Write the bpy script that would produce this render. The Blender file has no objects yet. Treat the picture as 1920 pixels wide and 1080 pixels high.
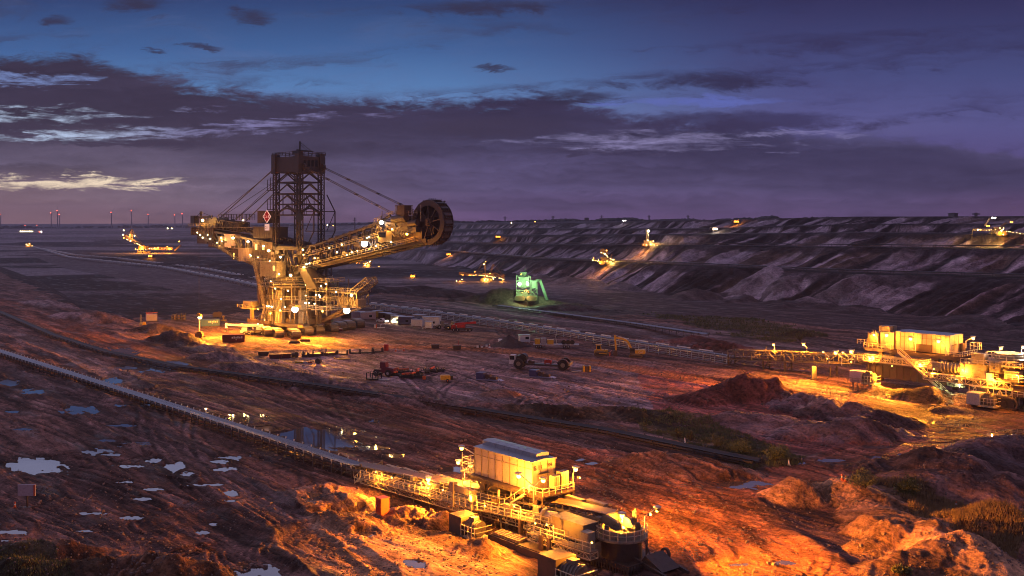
import bpy, math, random
import numpy as np
from mathutils import Vector, Matrix

random.seed(7)
rng = np.random.default_rng(7)
scn = bpy.context.scene
COL = scn.collection
R = math.radians

# ------------------------------------------------------------------ camera
H, F = 45.0, 1920.0            # eye height above the working level, focal length in photo pixels
HY = 415.0                     # horizon row of the photo
cam_d = bpy.data.cameras.new("camera")
cam_d.sensor_width = 36.0
cam_d.lens = 36.0
cam_d.shift_y = -(540.0 - HY) / 1920.0
cam_d.clip_start = 1.0
cam_d.clip_end = 60000.0
cam = bpy.data.objects.new("camera", cam_d)
cam.location = (0, 0, H)
cam.rotation_euler = (R(90), 0, 0)
COL.objects.link(cam)
scn.camera = cam

scn.view_settings.view_transform = 'Standard'
scn.view_settings.look = 'None'
scn.view_settings.exposure = 0.22
scn.view_settings.gamma = 1.0
scn.cycles.filter_width = 0.95
scn.cycles.max_bounces = 4
scn.cycles.diffuse_bounces = 2
scn.cycles.glossy_bounces = 2
scn.cycles.transmission_bounces = 2
scn.cycles.volume_bounces = 0
scn.cycles.sample_clamp_indirect = 4.0
scn.cycles.sample_clamp_direct = 0.0
scn.cycles.caustics_reflective = False
scn.cycles.caustics_refractive = False


def lin(r, g, b):
    def f(c):
        c /= 255.0
        return c / 12.92 if c <= 0.04045 else ((c + 0.055) / 1.055) ** 2.4
    return (f(r), f(g), f(b), 1.0)


# ------------------------------------------------------------------ node helpers
class NT:
    def __init__(s, tree):
        s.t = tree
        tree.nodes.clear()

    def n(s, typ, **kw):
        nd = s.t.nodes.new(typ)
        for k, v in kw.items():
            setattr(nd, k, v)
        return nd

    def set(s, sock, v):
        if hasattr(v, 'is_linked') or isinstance(v, bpy.types.NodeSocket):
            s.t.links.new(v, sock)
        else:
            sock.default_value = v

    def m(s, op, a, b=None, c=None, clamp=False):
        nd = s.n('ShaderNodeMath', operation=op)
        nd.use_clamp = clamp
        s.set(nd.inputs[0], a)
        if b is not None:
            s.set(nd.inputs[1], b)
        if c is not None:
            s.set(nd.inputs[2], c)
        return nd.outputs[0]

    def sstep(s, x, a, b):
        nd = s.n('ShaderNodeMapRange', interpolation_type='SMOOTHSTEP')
        s.set(nd.inputs['Value'], x)
        s.set(nd.inputs['From Min'], a)
        s.set(nd.inputs['From Max'], b)
        return nd.outputs['Result']

    def mix(s, f, a, b, mode='MIX'):
        nd = s.n('ShaderNodeMix', data_type='RGBA', blend_type=mode)
        s.set(nd.inputs[0], f)
        s.set(nd.inputs[6], a)
        s.set(nd.inputs[7], b)
        return nd.outputs[2]

    def ramp(s, x, stops, interp='LINEAR'):
        nd = s.n('ShaderNodeValToRGB')
        cr = nd.color_ramp
        cr.interpolation = interp
        while len(cr.elements) < len(stops):
            cr.elements.new(0.5)
        for el, (p, c) in zip(cr.elements, stops):
            el.position = p
            el.color = c if len(c) == 4 else (*c, 1)
        s.set(nd.inputs[0], x)
        return nd.outputs[0]

    def noise(s, vec, scale, detail=4, rough=0.55, dist=0.0):
        nd = s.n('ShaderNodeTexNoise')
        s.set(nd.inputs['Vector'], vec)
        nd.inputs['Scale'].default_value = scale
        nd.inputs['Detail'].default_value = detail
        nd.inputs['Roughness'].default_value = rough
        nd.inputs['Distortion'].default_value = dist
        return nd.outputs[0]

    def xyz(s, x, y, z):
        nd = s.n('ShaderNodeCombineXYZ')
        s.set(nd.inputs[0], x); s.set(nd.inputs[1], y); s.set(nd.inputs[2], z)
        return nd.outputs[0]


# ------------------------------------------------------------------ dusk sky
SUN_EL, SUN_AZ = R(7.0), R(-58.0)       # last glow, low and to the left of the view


def make_world():
    w = bpy.data.worlds.new("World")
    scn.world = w
    w.use_nodes = True
    T = NT(w.node_tree)
    tc = T.n('ShaderNodeTexCoord')
    sep = T.n('ShaderNodeSeparateXYZ')
    T.t.links.new(tc.outputs['Generated'], sep.inputs[0])
    x, y, z = sep.outputs
    yy = T.m('MAXIMUM', y, 0.12)
    s = T.m('DIVIDE', x, yy)
    e = T.m('DIVIDE', z, yy)
    base = T.xyz(T.m('MULTIPLY', s, 3.0), T.m('MULTIPLY', e, 11.0), 0.0)
    fine = T.xyz(T.m('MULTIPLY', s, 9.0), T.m('MULTIPLY', e, 30.0), 3.7)
    vfin = T.xyz(T.m('MULTIPLY', s, 30.0), T.m('MULTIPLY', T.m('MULTIPLY_ADD', s, 0.03, e), 105.0), 9.1)
    n1 = T.m('SUBTRACT', T.noise(base, 2.0, 8, 0.68, 0.5), 0.5)
    n2 = T.m('SUBTRACT', T.noise(fine, 2.2, 7, 0.7, 0.7), 0.5)
    n3 = T.m('SUBTRACT', T.noise(vfin, 1.6, 6, 0.68, 0.5), 0.5)
    nn = T.m('ADD', T.m('ADD', n1, T.m('MULTIPLY', n2, 0.8)), T.m('MULTIPLY', n3, 0.45))
    n4 = T.m('SUBTRACT', T.noise(T.xyz(T.m('MULTIPLY', s, 7.0), T.m('MULTIPLY', T.m('MULTIPLY_ADD', s, 0.02, e), 62.0), 21.0), 2.0, 7, 0.66, 0.8), 0.5)
    nf = T.m('ADD', T.m('MULTIPLY', n4, 1.3), T.m('MULTIPLY', n3, 0.45))
    sw = T.m('ADD', s, T.m('MULTIPLY', n1, 0.07))
    ew = T.m('ADD', e, T.m('MULTIPLY', n2, 0.026))

    def ell(px, py, rx, ry, k=0.6, amp=2.2, nz=None):
        cx, cy = (px - 960) / F, (HY - py) / F
        a = T.m('MULTIPLY_ADD', sw, F / rx, -cx * F / rx)
        b = T.m('MULTIPLY_ADD', ew, F / ry, -cy * F / ry)
        d = T.m('ADD', T.m('MULTIPLY', a, a), T.m('MULTIPLY', b, b))
        v = T.m('ADD', T.m('SUBTRACT', 1.0, d), T.m('MULTIPLY', nz or nn, amp))
        return T.sstep(v, 0.0, k)

    def union(lst, k=0.7, amp=2.2, nz=None):
        o = None
        for q in lst:
            v = ell(*q, k=k, amp=amp, nz=nz)
            o = v if o is None else T.m('MAXIMUM', o, v)
        return o

    er = T.m('MULTIPLY', e, 2.5, clamp=True)      # 0..0.4 elevation tangent -> 0..1
    side = T.sstep(s, -0.12, 0.30)
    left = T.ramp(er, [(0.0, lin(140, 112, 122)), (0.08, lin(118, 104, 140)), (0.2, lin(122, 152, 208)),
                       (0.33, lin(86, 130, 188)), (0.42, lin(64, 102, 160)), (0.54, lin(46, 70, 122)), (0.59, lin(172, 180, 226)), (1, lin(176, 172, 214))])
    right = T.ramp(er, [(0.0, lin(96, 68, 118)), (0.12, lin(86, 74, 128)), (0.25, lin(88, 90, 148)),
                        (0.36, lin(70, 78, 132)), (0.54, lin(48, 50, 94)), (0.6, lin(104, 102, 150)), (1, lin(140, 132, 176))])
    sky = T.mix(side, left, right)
    # high thin veil
    sky = T.mix(T.m('MULTIPLY', T.sstep(T.m('ADD', n1, T.m('MULTIPLY', n2, 0.3)), -0.05, 0.3), 0.45), sky, T.mix(side, lin(90, 110, 160), lin(62, 58, 104)))
    lay0 = T.m('SUBTRACT', T.noise(T.xyz(T.m('MULTIPLY', sw, 1.6), T.m('MULTIPLY', T.m('MULTIPLY_ADD', s, -0.05, ew), 24.0), 15.5), 1.5, 7, 0.66, 0.5), 0.5)
    veil = T.m('MULTIPLY', T.sstep(T.m('ADD', lay0, T.m('MULTIPLY', n2, 0.35)), -0.02, 0.22), T.sstep(e, 0.235, 0.20))
    sky = T.mix(T.m('MULTIPLY', veil, 0.75), sky, T.mix(side, lin(58, 64, 98), lin(48, 46, 84)))
    # main cloud bank: everything under a ragged upper edge
    bx = T.m('MULTIPLY_ADD', s, 0.5, 0.5)
    pts = [(-400, 70), (0, 98), (150, 98), (300, 140), (480, 176), (600, 188), (760, 188), (900, 178), (1010, 170), (1120, 190), (1230, 222), (1400, 224), (1560, 252), (1750, 262), (1920, 285), (2400, 290)]
    bound = T.ramp(bx, [(((px - 960) / F) * 0.5 + 0.5, ((HY - py) / F * 4,) * 3) for px, py in pts])
    bound = T.m('MULTIPLY', bound, 0.25)
    dpt = T.m('ADD', T.m('SUBTRACT', bound, e), T.m('MULTIPLY', nn, 0.042))
    bank = T.sstep(dpt, -0.003, 0.011)
    cl = T.ramp(er, [(0.0, lin(142, 108, 116)), (0.06, lin(118, 104, 120)), (0.14, lin(90, 83, 106)), (0.25, lin(68, 63, 88)), (0.4, lin(58, 55, 80)), (0.6, lin(44, 44, 74))])
    cr = T.ramp(er, [(0.0, lin(102, 74, 124)), (0.08, lin(88, 80, 122)), (0.2, lin(76, 74, 114)), (0.3, lin(56, 53, 90)), (0.45, lin(46, 44, 82))])
    ccol = T.mix(T.sstep(s, -0.4, 0.05), cl, cr)
    lay = T.m('SUBTRACT', T.noise(T.xyz(T.m('MULTIPLY', sw, 2.4), T.m('MULTIPLY', ew, 42.0), 5.5), 1.5, 6, 0.62, 0.3), 0.5)
    shade = T.m('MULTIPLY_ADD', T.m('ADD', T.m('MULTIPLY', nn, 0.8), T.m('MULTIPLY', lay, 2.0)), 1.0, 0.95)
    ccol = T.mix(1.0, ccol, T.xyz(shade, shade, shade), 'MULTIPLY')
    # darker thickness just under the ragged top edge
    edge = T.m('MULTIPLY', T.sstep(dpt, 0.0, 0.02), T.m('SUBTRACT', 1.0, T.sstep(dpt, 0.025, 0.10)))
    ccol = T.mix(T.m('MULTIPLY', edge, 0.55), ccol, T.mix(side, lin(52, 46, 70), lin(44, 42, 76)))
    sky = T.mix(bank, sky, ccol)
    # breaks in the bank
    g1 = union([(70, 218, 190, 20), (120, 258, 200, 13), (300, 247, 170, 12), (360, 206, 60, 7), (520, 229, 90, 8), (660, 216, 90, 6), (460, 240, 120, 9)], 2.3, 6.5, nf)
    sky = T.mix(T.m('MULTIPLY', g1, 1.0), sky, T.mix(T.sstep(s, -0.46, -0.28), lin(186, 208, 242), lin(130, 128, 180)))
    g0 = ell(50, 148, 130, 16, 1.4, 5.0, nf)
    sky = T.mix(T.m('MULTIPLY', g0, 0.8), sky, lin(122, 146, 206))
    g2 = union([(1180, 266, 240, 22), (1300, 277, 220, 11), (1010, 262, 40, 8), (1500, 250, 160, 6)], 2.4, 4.2, nf)
    sky = T.mix(T.m('MULTIPLY', g2, 0.9), sky, lin(150, 146, 198))
    g3 = union([(1310, 190, 200, 12), (1130, 195, 60, 6)], 1.2, 1.8)
    sky = T.mix(T.m('MULTIPLY', g3, 0.8), sky, lin(96, 112, 196))
    g5 = union([(1600, 240, 260, 26)], 1.6, 2.0)
    sky = T.mix(T.m('MULTIPLY', g5, 0.5), sky, lin(98, 98, 152))
    # dark cloud pieces
    dk = union([(250, 10, 80, 24), (100, 38, 40, 10), (470, 30, 55, 20), (440, 18, 30, 8), (890, 14, 200, 17), (370, 88, 62, 6), (285, 95, 30, 6),
                (930, 127, 42, 6), (1330, 156, 200, 22), (1080, 182, 110, 15)], 1.2, 2.6)
    sky = T.mix(T.m('MULTIPLY', dk, 0.85), sky, T.mix(side, lin(50, 48, 74), lin(42, 38, 70)))
    dk2 = union([(90, 183, 130, 12), (40, 243, 70, 9), (90, 222, 30, 10), (260, 268, 200, 9), (210, 226, 120, 6), (1370, 228, 320, 22), (1120, 285, 170, 9), (960, 240, 200, 24)], 0.9, 2.0)
    sky = T.mix(T.m('MULTIPLY', dk2, 0.75), sky, T.mix(side, lin(58, 52, 76), lin(46, 42, 78)))
    # sunset slit
    g4 = union([(90, 342, 230, 17), (250, 347, 80, 5), (150, 333, 60, 5)], 1.2, 4.2, nf)
    sky = T.mix(T.m('MULTIPLY', g4, 1.0), sky, (1.15, .98, .72, 1))
    # warm dust near the horizon, left and far right
    wl = T.m('MULTIPLY', T.sstep(s, -0.25, -0.55), T.sstep(e, 0.06, 0.0))
    sky = T.mix(T.m('MULTIPLY', wl, 0.7), sky, lin(146, 112, 112))
    wr = T.m('MULTIPLY', T.sstep(s, 0.35, 0.55), T.sstep(e, 0.04, 0.005))
    sky = T.mix(T.m('MULTIPLY', wr, 0.5), sky, lin(112, 62, 104))
    # behind the viewer the sky is plain dusk blue
    back = T.sstep(y, 0.10, 0.28)
    sky = T.mix(1.0, sky, (0.84, 0.80, 0.78, 1), 'MULTIPLY')
    sky = T.mix(back, lin(104, 94, 122), sky)
    nis = T.n('ShaderNodeTexSky', sky_type='NISHITA')
    nis.sun_disc = False
    nis.sun_elevation = R(-2.0)
    nis.sun_rotation = SUN_AZ
    sky = T.mix(0.004, sky, nis.outputs[0], 'ADD')
    bg = T.n('ShaderNodeBackground')
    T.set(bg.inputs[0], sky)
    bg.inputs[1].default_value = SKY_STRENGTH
    out = T.n('ShaderNodeOutputWorld')
    T.t.links.new(bg.outputs[0], out.inputs[0])


SKY_STRENGTH = 1.0
make_world()

sd = bpy.data.lights.new("last_daylight", 'SUN')
sd.energy = 0.16
sd.angle = R(18)
sd.color = (0.86, 0.76, 1.0)
so = bpy.data.objects.new("last_daylight", sd)
COL.objects.link(so)
_d = Vector((math.sin(SUN_AZ) * math.cos(R(16)), math.cos(SUN_AZ) * math.cos(R(16)), math.sin(R(16))))
so.rotation_euler = _d.to_track_quat('Z', 'Y').to_euler()


# ------------------------------------------------------------------ materials
def principled(T):
    b = T.n('ShaderNodeBsdfPrincipled')
    o = T.n('ShaderNodeOutputMaterial')
    T.t.links.new(b.outputs[0], o.inputs[0])
    return b


MATS = {}


def mat(name, col, rough=0.6, metal=0.0, var=0.25, scale=0.8, dirt=None, bump=0.0):
    if name in MATS:
        return MATS[name]
    m = bpy.data.materials.new(name)
    m.use_nodes = True
    T = NT(m.node_tree)
    b = principled(T)
    tc = T.n('ShaderNodeTexCoord')
    n = T.noise(tc.outputs['Object'], scale, 6, 0.65)
    k = T.m('MULTIPLY_ADD', n, 2 * var, 1 - var)
    c = T.mix(1.0, (*col, 1), T.xyz(k, k, k), 'MULTIPLY')
    n2 = T.noise(tc.outputs['Object'], scale * 3.1, 5, 0.7)
    if dirt:
        c = T.mix(T.m('MULTIPLY', T.sstep(n2, 0.5, 0.68), 0.6), c, (*dirt, 1))
    T.set(b.inputs['Base Color'], c)
    T.set(b.inputs['Roughness'], T.m('MULTIPLY_ADD', n2, 0.3, rough - 0.15, clamp=True))
    b.inputs['Metallic'].default_value = metal
    if bump:
        bp = T.n('ShaderNodeBump')
        bp.inputs['Strength'].default_value = 0.6
        bp.inputs['Distance'].default_value = bump
        T.set(bp.inputs['Height'], n2)
        T.t.links.new(bp.outputs[0], b.inputs['Normal'])
    MATS[name] = m
    return m


def glow(name, col, strength):
    if name in MATS:
        return MATS[name]
    m = bpy.data.materials.new(name)
    m.use_nodes = True
    T = NT(m.node_tree)
    e = T.n('ShaderNodeEmission')
    e.inputs[0].default_value = (*col, 1)
    e.inputs[1].default_value = strength
    o = T.n('ShaderNodeOutputMaterial')
    T.t.links.new(e.outputs[0], o.inputs[0])
    MATS[name] = m
    return m


RUST = (0.07, 0.035, 0.02)
STEEL = mat('painted_steel', (0.15, 0.125, 0.095), 0.55, 0.0, 0.35, 0.5, RUST)
PALE = mat('pale_steel', (0.27, 0.23, 0.165), 0.5, 0.0, 0.45, 0.5, (0.085, 0.05, 0.03))
RAILM = mat('rail_paint', (0.62, 0.54, 0.36), 0.45, 0.0, 0.2, 0.8, (0.3, 0.2, 0.1))
DARK = mat('dark_steel', (0.060, 0.048, 0.045), 0.55, 0.0, 0.4, 0.6, RUST)
MAST = mat('unlit_mast_steel', (0.034, 0.026, 0.028), 0.6, 0.0, 0.4, 0.4, RUST)  # the mast stands unlit: that shade is put into the steel's colour
BROWN = mat('rusty_steel', (0.075, 0.046, 0.032), 0.6, 0.0, 0.4, 0.5, (0.05, 0.03, 0.02))
TRACKM = mat('track_steel', (0.17, 0.125, 0.08), 0.5, 0.3, 0.4, 0.8, (0.08, 0.05, 0.03))
PANEL = mat('wall_panel', (0.38, 0.30, 0.245), 0.5, 0.0, 0.22, 0.45, (0.24, 0.17, 0.12))
ROOF = mat('roof_sheet', (0.34, 0.35, 0.38), 0.4, 0.1, 0.2, 0.5, (0.16, 0.15, 0.15))
RUBBER = mat('belt_rubber', (0.055, 0.058, 0.085), 0.30, 0.0, 0.3, 0.7)
TYRE = mat('tyre_rubber', (0.018, 0.017, 0.017), 0.75, 0.0, 0.3, 2.0, (0.09, 0.07, 0.05))
GALV = mat('galvanised_steel', (0.48, 0.47, 0.47), 0.4, 0.4, 0.25, 1.0)
YEL = mat('yellow_paint', (0.62, 0.36, 0.03), 0.4, 0.0, 0.2, 1.0, (0.2, 0.1, 0.03))
RED = mat('red_paint', (0.40, 0.02, 0.02), 0.4, 0.0, 0.25, 1.0, (0.1, 0.02, 0.02))
DKRED = mat('dark_red_paint', (0.11, 0.012, 0.018), 0.5, 0.0, 0.25, 1.0, (0.03, 0.01, 0.01))
ORANGE = mat('orange_paint', (0.62, 0.11, 0.03), 0.5, 0.0, 0.2, 1.0, (0.25, 0.06, 0.03))
WHITE = mat('white_paint', (0.74, 0.71, 0.68), 0.45, 0.0, 0.1, 0.8, (0.42, 0.36, 0.3))
LILAC = mat('lilac_grey_paint', (0.46, 0.36, 0.40), 0.5, 0.0, 0.1, 0.8, (0.3, 0.22, 0.22))
GREYP = mat('grey_paint', (0.34, 0.34, 0.36), 0.5, 0.0, 0.15, 0.8, (0.16, 0.13, 0.12))
BLUE = mat('blue_paint', (0.045, 0.13, 0.30), 0.5, 0.0, 0.2, 1.0, (0.06, 0.07, 0.1))
NAVY = mat('navy_paint', (0.05, 0.055, 0.16), 0.45, 0.0, 0.2, 1.0, (0.05, 0.04, 0.05))
BLACK = mat('black_paint', (0.012, 0.012, 0.013), 0.45, 0.0, 0.3, 1.0)
GLASS = mat('dark_glass', (0.02, 0.025, 0.03), 0.08, 0.0, 0.1, 1.0)
WOOD = mat('weathered_wood', (0.30, 0.2, 0.12), 0.8, 0.0, 0.3, 3.0)
SOILM = mat('heap_soil', (0.05, 0.042, 0.045), 0.9, 0.0, 0.5, 0.7, (0.1, 0.08, 0.075), bump=0.3)
SAND = mat('heap_sand', (0.45, 0.24, 0.12), 0.9, 0.0, 0.3, 1.5, bump=0.15)
SODIUM = (1.0, 0.31, 0.018)
WARM = (1.0, 0.41, 0.055)
GREEN = (0.45, 1.0, 0.40)
B_SOD = glow('sodium_bulb', (1.0, 0.44, 0.06), 16.0)
B_WARM = glow('warm_bulb', (1.0, 0.74, 0.34), 26.0)
B_WHITE = glow('white_bulb', (1.0, 0.92, 0.75), 26.0)
B_GREEN = glow('green_bulb', (0.72, 1.0, 0.52), 8.0)
B_RED = glow('red_beacon', (1.0, 0.10, 0.06), 9.0)
B_DIM = glow('dim_orange_bulb', (1.0, 0.42, 0.08), 7.0)
W_LIT = glow('lit_window', (1.0, 0.66, 0.16), 2.2)


# ------------------------------------------------------------------ mesh builder
def V(p):
    return Vector(p)


class MB:
    def __init__(s):
        s.v = []; s.f = []

    def add(s, verts, faces):
        o = len(s.v)
        s.v.extend([tuple(q) for q in verts])
        s.f.extend([tuple(i + o for i in f) for f in faces])
        return s

    QF = ((0, 3, 2, 1), (4, 5, 6, 7), (0, 1, 5, 4), (1, 2, 6, 5), (2, 3, 7, 6), (3, 0, 4, 7))

    def box(s, x0, x1, y0, y1, z0, z1):
        return s.add([(x0, y0, z0), (x1, y0, z0), (x1, y1, z0), (x0, y1, z0), (x0, y0, z1), (x1, y0, z1), (x1, y1, z1), (x0, y1, z1)], s.QF)

    def cbox(s, c, sx, sy, sz, rz=0.0):
        ca, sa = math.cos(rz), math.sin(rz)
        vs = []
        for dz in (-.5, .5):
            for dx, dy in ((-.5, -.5), (.5, -.5), (.5, .5), (-.5, .5)):
                X, Y = dx * sx, dy * sy
                vs.append((c[0] + X * ca - Y * sa, c[1] + X * sa + Y * ca, c[2] + dz * sz))
        return s.add(vs, s.QF)

    def bar(s, a, b, w, h=None, jit=0.03):
        a, b = V(a), V(b)
        d = b - a
        L = d.length
        if L < 1e-6:
            return s
        d /= L
        up = Vector((0, 0, 1)) if abs(d.z) < 0.985 else Vector((1, 0, 0))
        x = d.cross(up).normalized()
        y = x.cross(d).normalized()
        k = 1 + random.uniform(-jit, jit)
        w2 = w * k / 2
        h2 = (h if h is not None else w) * k / 2
        vs = []
        for p in (a, b):
            for sx, sy in ((-1, -1), (1, -1), (1, 1), (-1, 1)):
                vs.append(p + x * (w2 * sx) + y * (h2 * sy))
        return s.add(vs, s.QF)

    def tube(s, a, b, r, n=8, r2=None, caps=True):
        a, b = V(a), V(b)
        d = (b - a)
        if d.length < 1e-6:
            return s
        d.normalize()
        up = Vector((0, 0, 1)) if abs(d.z) < 0.985 else Vector((1, 0, 0))
        x = d.cross(up).normalized()
        y = x.cross(d)
        r2 = r if r2 is None else r2
        vs = []
        for p, rr in ((a, r), (b, r2)):
            for i in range(n):
                t = 2 * math.pi * i / n
                vs.append(p + x * (rr * math.cos(t)) + y * (rr * math.sin(t)))
        fs = [(i, (i + 1) % n, n + (i + 1) % n, n + i) for i in range(n)]
        if caps:
            fs += [tuple(range(n - 1, -1, -1)), tuple(range(n, 2 * n))]
        return s.add(vs, fs)

    def path(s, pts, w, h=None):
        for a, b in zip(pts[:-1], pts[1:]):
            s.bar(a, b, w, h)
        return s

    def prism(s, poly, y0, y1, axis='y'):
        n = len(poly)
        def P(u, v, w):
            return (u, w, v) if axis == 'y' else ((w, u, v) if axis == 'x' else (u, v, w))
        vs = [P(u, v, y0) for u, v in poly] + [P(u, v, y1) for u, v in poly]
        fs = [(i, (i + 1) % n, n + (i + 1) % n, n + i) for i in range(n)]
        fs += [tuple(range(n - 1, -1, -1)), tuple(range(n, 2 * n))]
        return s.add(vs, fs)

    def ring(s, c, prof, n=32, axis='z', closed=True):
        """revolve a closed (r, h) profile round an axis through c"""
        m = len(prof)
        vs = []
        for i in range(n):
            t = 2 * math.pi * i / n
            ct, st = math.cos(t), math.sin(t)
            for r, h in prof:
                if axis == 'z':
                    vs.append((c[0] + r * ct, c[1] + r * st, c[2] + h))
                elif axis == 'y':
                    vs.append((c[0] + r * ct, c[1] + h, c[2] + r * st))
                else:
                    vs.append((c[0] + h, c[1] + r * ct, c[2] + r * st))
        fs = []
        for i in range(n):
            j = (i + 1) % n
            for k in range(m if closed else m - 1):
                l = (k + 1) % m
                fs.append((i * m + k, j * m + k, j * m + l, i * m + l))
        return s.add(vs, fs)

    def ball(s, c, r, n=8, m=6, sz=1.0):
        vs = [(c[0], c[1], c[2] + r * sz)]
        for k in range(1, m):
            ph = math.pi * k / m
            for i in range(n):
                t = 2 * math.pi * i / n
                vs.append((c[0] + r * math.sin(ph) * math.cos(t), c[1] + r * math.sin(ph) * math.sin(t), c[2] + r * sz * math.cos(ph)))
        vs.append((c[0], c[1], c[2] - r * sz))
        fs = [(0, 1 + i, 1 + (i + 1) % n) for i in range(n)]
        for k in range(m - 2):
            for i in range(n):
                a = 1 + k * n + i; b = 1 + k * n + (i + 1) % n
                fs.append((a, a + n, b + n, b))
        l = len(vs) - 1
        fs += [(l, 1 + (m - 2) * n + (i + 1) % n, 1 + (m - 2) * n + i) for i in range(n)]
        return s.add(vs, fs)

    def truss(s, a, b, w, h, n, r, rd=None, up=(0, 0, 1), x2=False):
        """box truss between a and b, width w, height h, n bays"""
        a, b = V(a), V(b)
        d = (b - a).normalized()
        u = V(up)
        x = d.cross(u)
        if x.length < 1e-3:
            x = d.cross(Vector((0, 1, 0)))
        x.normalize()
        u = x.cross(d).normalized()
        rd = rd or r * 0.7
        cs = [(-w / 2, -h / 2), (w / 2, -h / 2), (w / 2, h / 2), (-w / 2, h / 2)]
        P = [[a.lerp(b, i / n) + x * cx + u * cy for cx, cy in cs] for i in range(n + 1)]
        for k in range(4):
            s.bar(P[0][k], P[n][k], r)
        for i in range(n + 1):
            for k in range(4):
                s.bar(P[i][k], P[i][(k + 1) % 4], rd)
            if i < n:
                for k in range(4):
                    l = (k + 1) % 4
                    if (i + k) % 2 or x2:
                        s.bar(P[i][k], P[i + 1][l], rd)
                    if not (i + k) % 2 or x2:
                        s.bar(P[i][l], P[i + 1][k], rd)
        return s

    def flat_truss(s, pa, pb, n, r, rd=None):
        """planar truss: pa, pb are (start, end) of two chords"""
        rd = rd or r * 0.7
        A = [V(pa[0]).lerp(V(pa[1]), i / n) for i in range(n + 1)]
        B = [V(pb[0]).lerp(V(pb[1]), i / n) for i in range(n + 1)]
        s.bar(A[0], A[-1], r); s.bar(B[0], B[-1], r)
        for i in range(n + 1):
            s.bar(A[i], B[i], rd)
            if i < n:
                if i % 2:
                    s.bar(A[i], B[i + 1], rd)
                else:
                    s.bar(B[i], A[i + 1], rd)
        return s

    def rail(s, pts, h=1.1, sp=2.0, w=0.08, closed=False):
        pts = [V(p) for p in pts]
        if closed:
            pts = pts + [pts[0]]
        for a, b in zip(pts[:-1], pts[1:]):
            L = (b - a).length
            n = max(1, int(round(L / sp)))
            up = Vector((0, 0, h))
            s.bar(a + up, b + up, w)
            s.bar(a + up * 0.52, b + up * 0.52, w * 0.85)
            for i in range(n + 1):
                p = a.lerp(b, i / n)
                s.bar(p, p + up, w)
        return s

    def stairs(s, a, b, wid, dirw, n, w=0.12, h=1.0):
        a, b = V(a), V(b)
        q = V(dirw).normalized() * wid
        s.bar(a, b, w, w * 2.2); s.bar(a + q, b + q, w, w * 2.2)
        for i in range(1, n):
            p = a.lerp(b, i / n)
            s.bar(p, p + q, 0.28, 0.06)
        up = Vector((0, 0, h))
        for o in (Vector(), q):
            s.bar(a + o + up, b + o + up, w * 0.7)
            m = max(2, int((b - a).length / 2.5))
            for i in range(m + 1):
                p = a.lerp(b, i / m) + o
                s.bar(p, p + up, w * 0.7)
        return s

    def build(s, name, material, parent=None, smooth=False):
        me = bpy.data.meshes.new(name)
        me.from_pydata(s.v, [], s.f)
        me.materials.append(material)
        if smooth:
            me.polygons.foreach_set('use_smooth', [True] * len(me.polygons))
        me.update()
        o = bpy.data.objects.new(name, me)
        COL.objects.link(o)
        if parent is not None:
            o.parent = parent
        return o


def flood(root, p, aim, power, col, angle=130, r=.2, head=True):
    """a floodlight housing with bulb whose beam goes one way"""
    p, aim = V(p), V(aim)
    d = aim.normalized()
    o = MB().bar(p - d * (r * 2.4), p - d * r * .8, r * 2.4, r * 2.0).build('floodlight', DARK, root)
    MB().ball(p, r, 8, 6).build('bulb', B_SOD, o, True)
    l = bpy.data.lights.new('flood_beam', 'SPOT')
    l.energy = power; l.color = col; l.spot_size = R(angle); l.spot_blend = 1.0; l.shadow_soft_size = max(.15, r * .6)
    q = bpy.data.objects.new('flood_beam', l)
    COL.objects.link(q)
    q.parent = o
    q.location = p + d * (r * 1.8)
    q.rotation_euler = d.to_track_quat('-Z', 'Y').to_euler()
    return o


def pipes(root, runs, mats):
    for a, b, w in runs:
        MB().bar(a, b, w).build('pipe', random.choice(mats), root)


def tag(o, label, cat, group=None):
    o['label'] = label
    o['category'] = cat
    if group:
        o['group'] = group
    return o


def thing(name, label, cat, loc, rz=0.0, group=None):
    o = bpy.data.objects.new(name, None)
    COL.objects.link(o)
    o.location = loc
    o.rotation_euler = (0, 0, rz)
    o.empty_display_size = 0.5
    return tag(o, label, cat, group)


def structure(o):
    o['kind'] = 'structure'
    return o


def copy_tree(o, parent=None):
    c = o.copy()
    COL.objects.link(c)
    if parent is not None:
        c.parent = parent
    for ch in list(o.children):
        copy_tree(ch, c)
    return c


def point_light(p, power, col, parent=None, r=0.2):
    l = bpy.data.lights.new('lamp_light', 'POINT')
    l.energy = power
    l.color = col
    l.shadow_soft_size = r
    o = bpy.data.objects.new('lamp_light', l)
    COL.objects.link(o)
    o.location = p
    if parent is not None:
        o.parent = parent
    return o


def lamp(parent, p, power, col=SODIUM, r=0.25, bulb=None, post=None, off=(0, 0, -0.45), housing=DARK, name='floodlight'):
    """lamp head with a bright bulb (sub-part), an optional post path, and its light"""
    mb = MB()
    p = V(p)
    mb.box(p.x - r * 1.3, p.x + r * 1.3, p.y - r * 1.1, p.y + r * 1.1, p.z + r * 0.75, p.z + r * 1.45)
    if post:
        mb.path(post, 0.13 if r < 0.4 else 0.2)
    o = mb.build(name, housing, parent)
    bulb = bulb or (B_SOD if col == SODIUM else B_WARM)
    MB().ball(p, r, 8, 6).build('bulb', bulb, o, True)
    if power:
        q = p + V(off) * (r / 0.25 if r > 0.25 else 1.0)
        point_light(q, power, col, o, max(0.15, r * 0.6))
    return o

# ------------------------------------------------------------------ terrain
def W(px, py, z=0.0):
    """where the photo's line of sight through (px, py) meets level z: used to lay the site out on the ground"""
    Y = (H - z) * F / (py - HY)
    return ((px - 960) / F * Y, Y, z)


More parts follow.
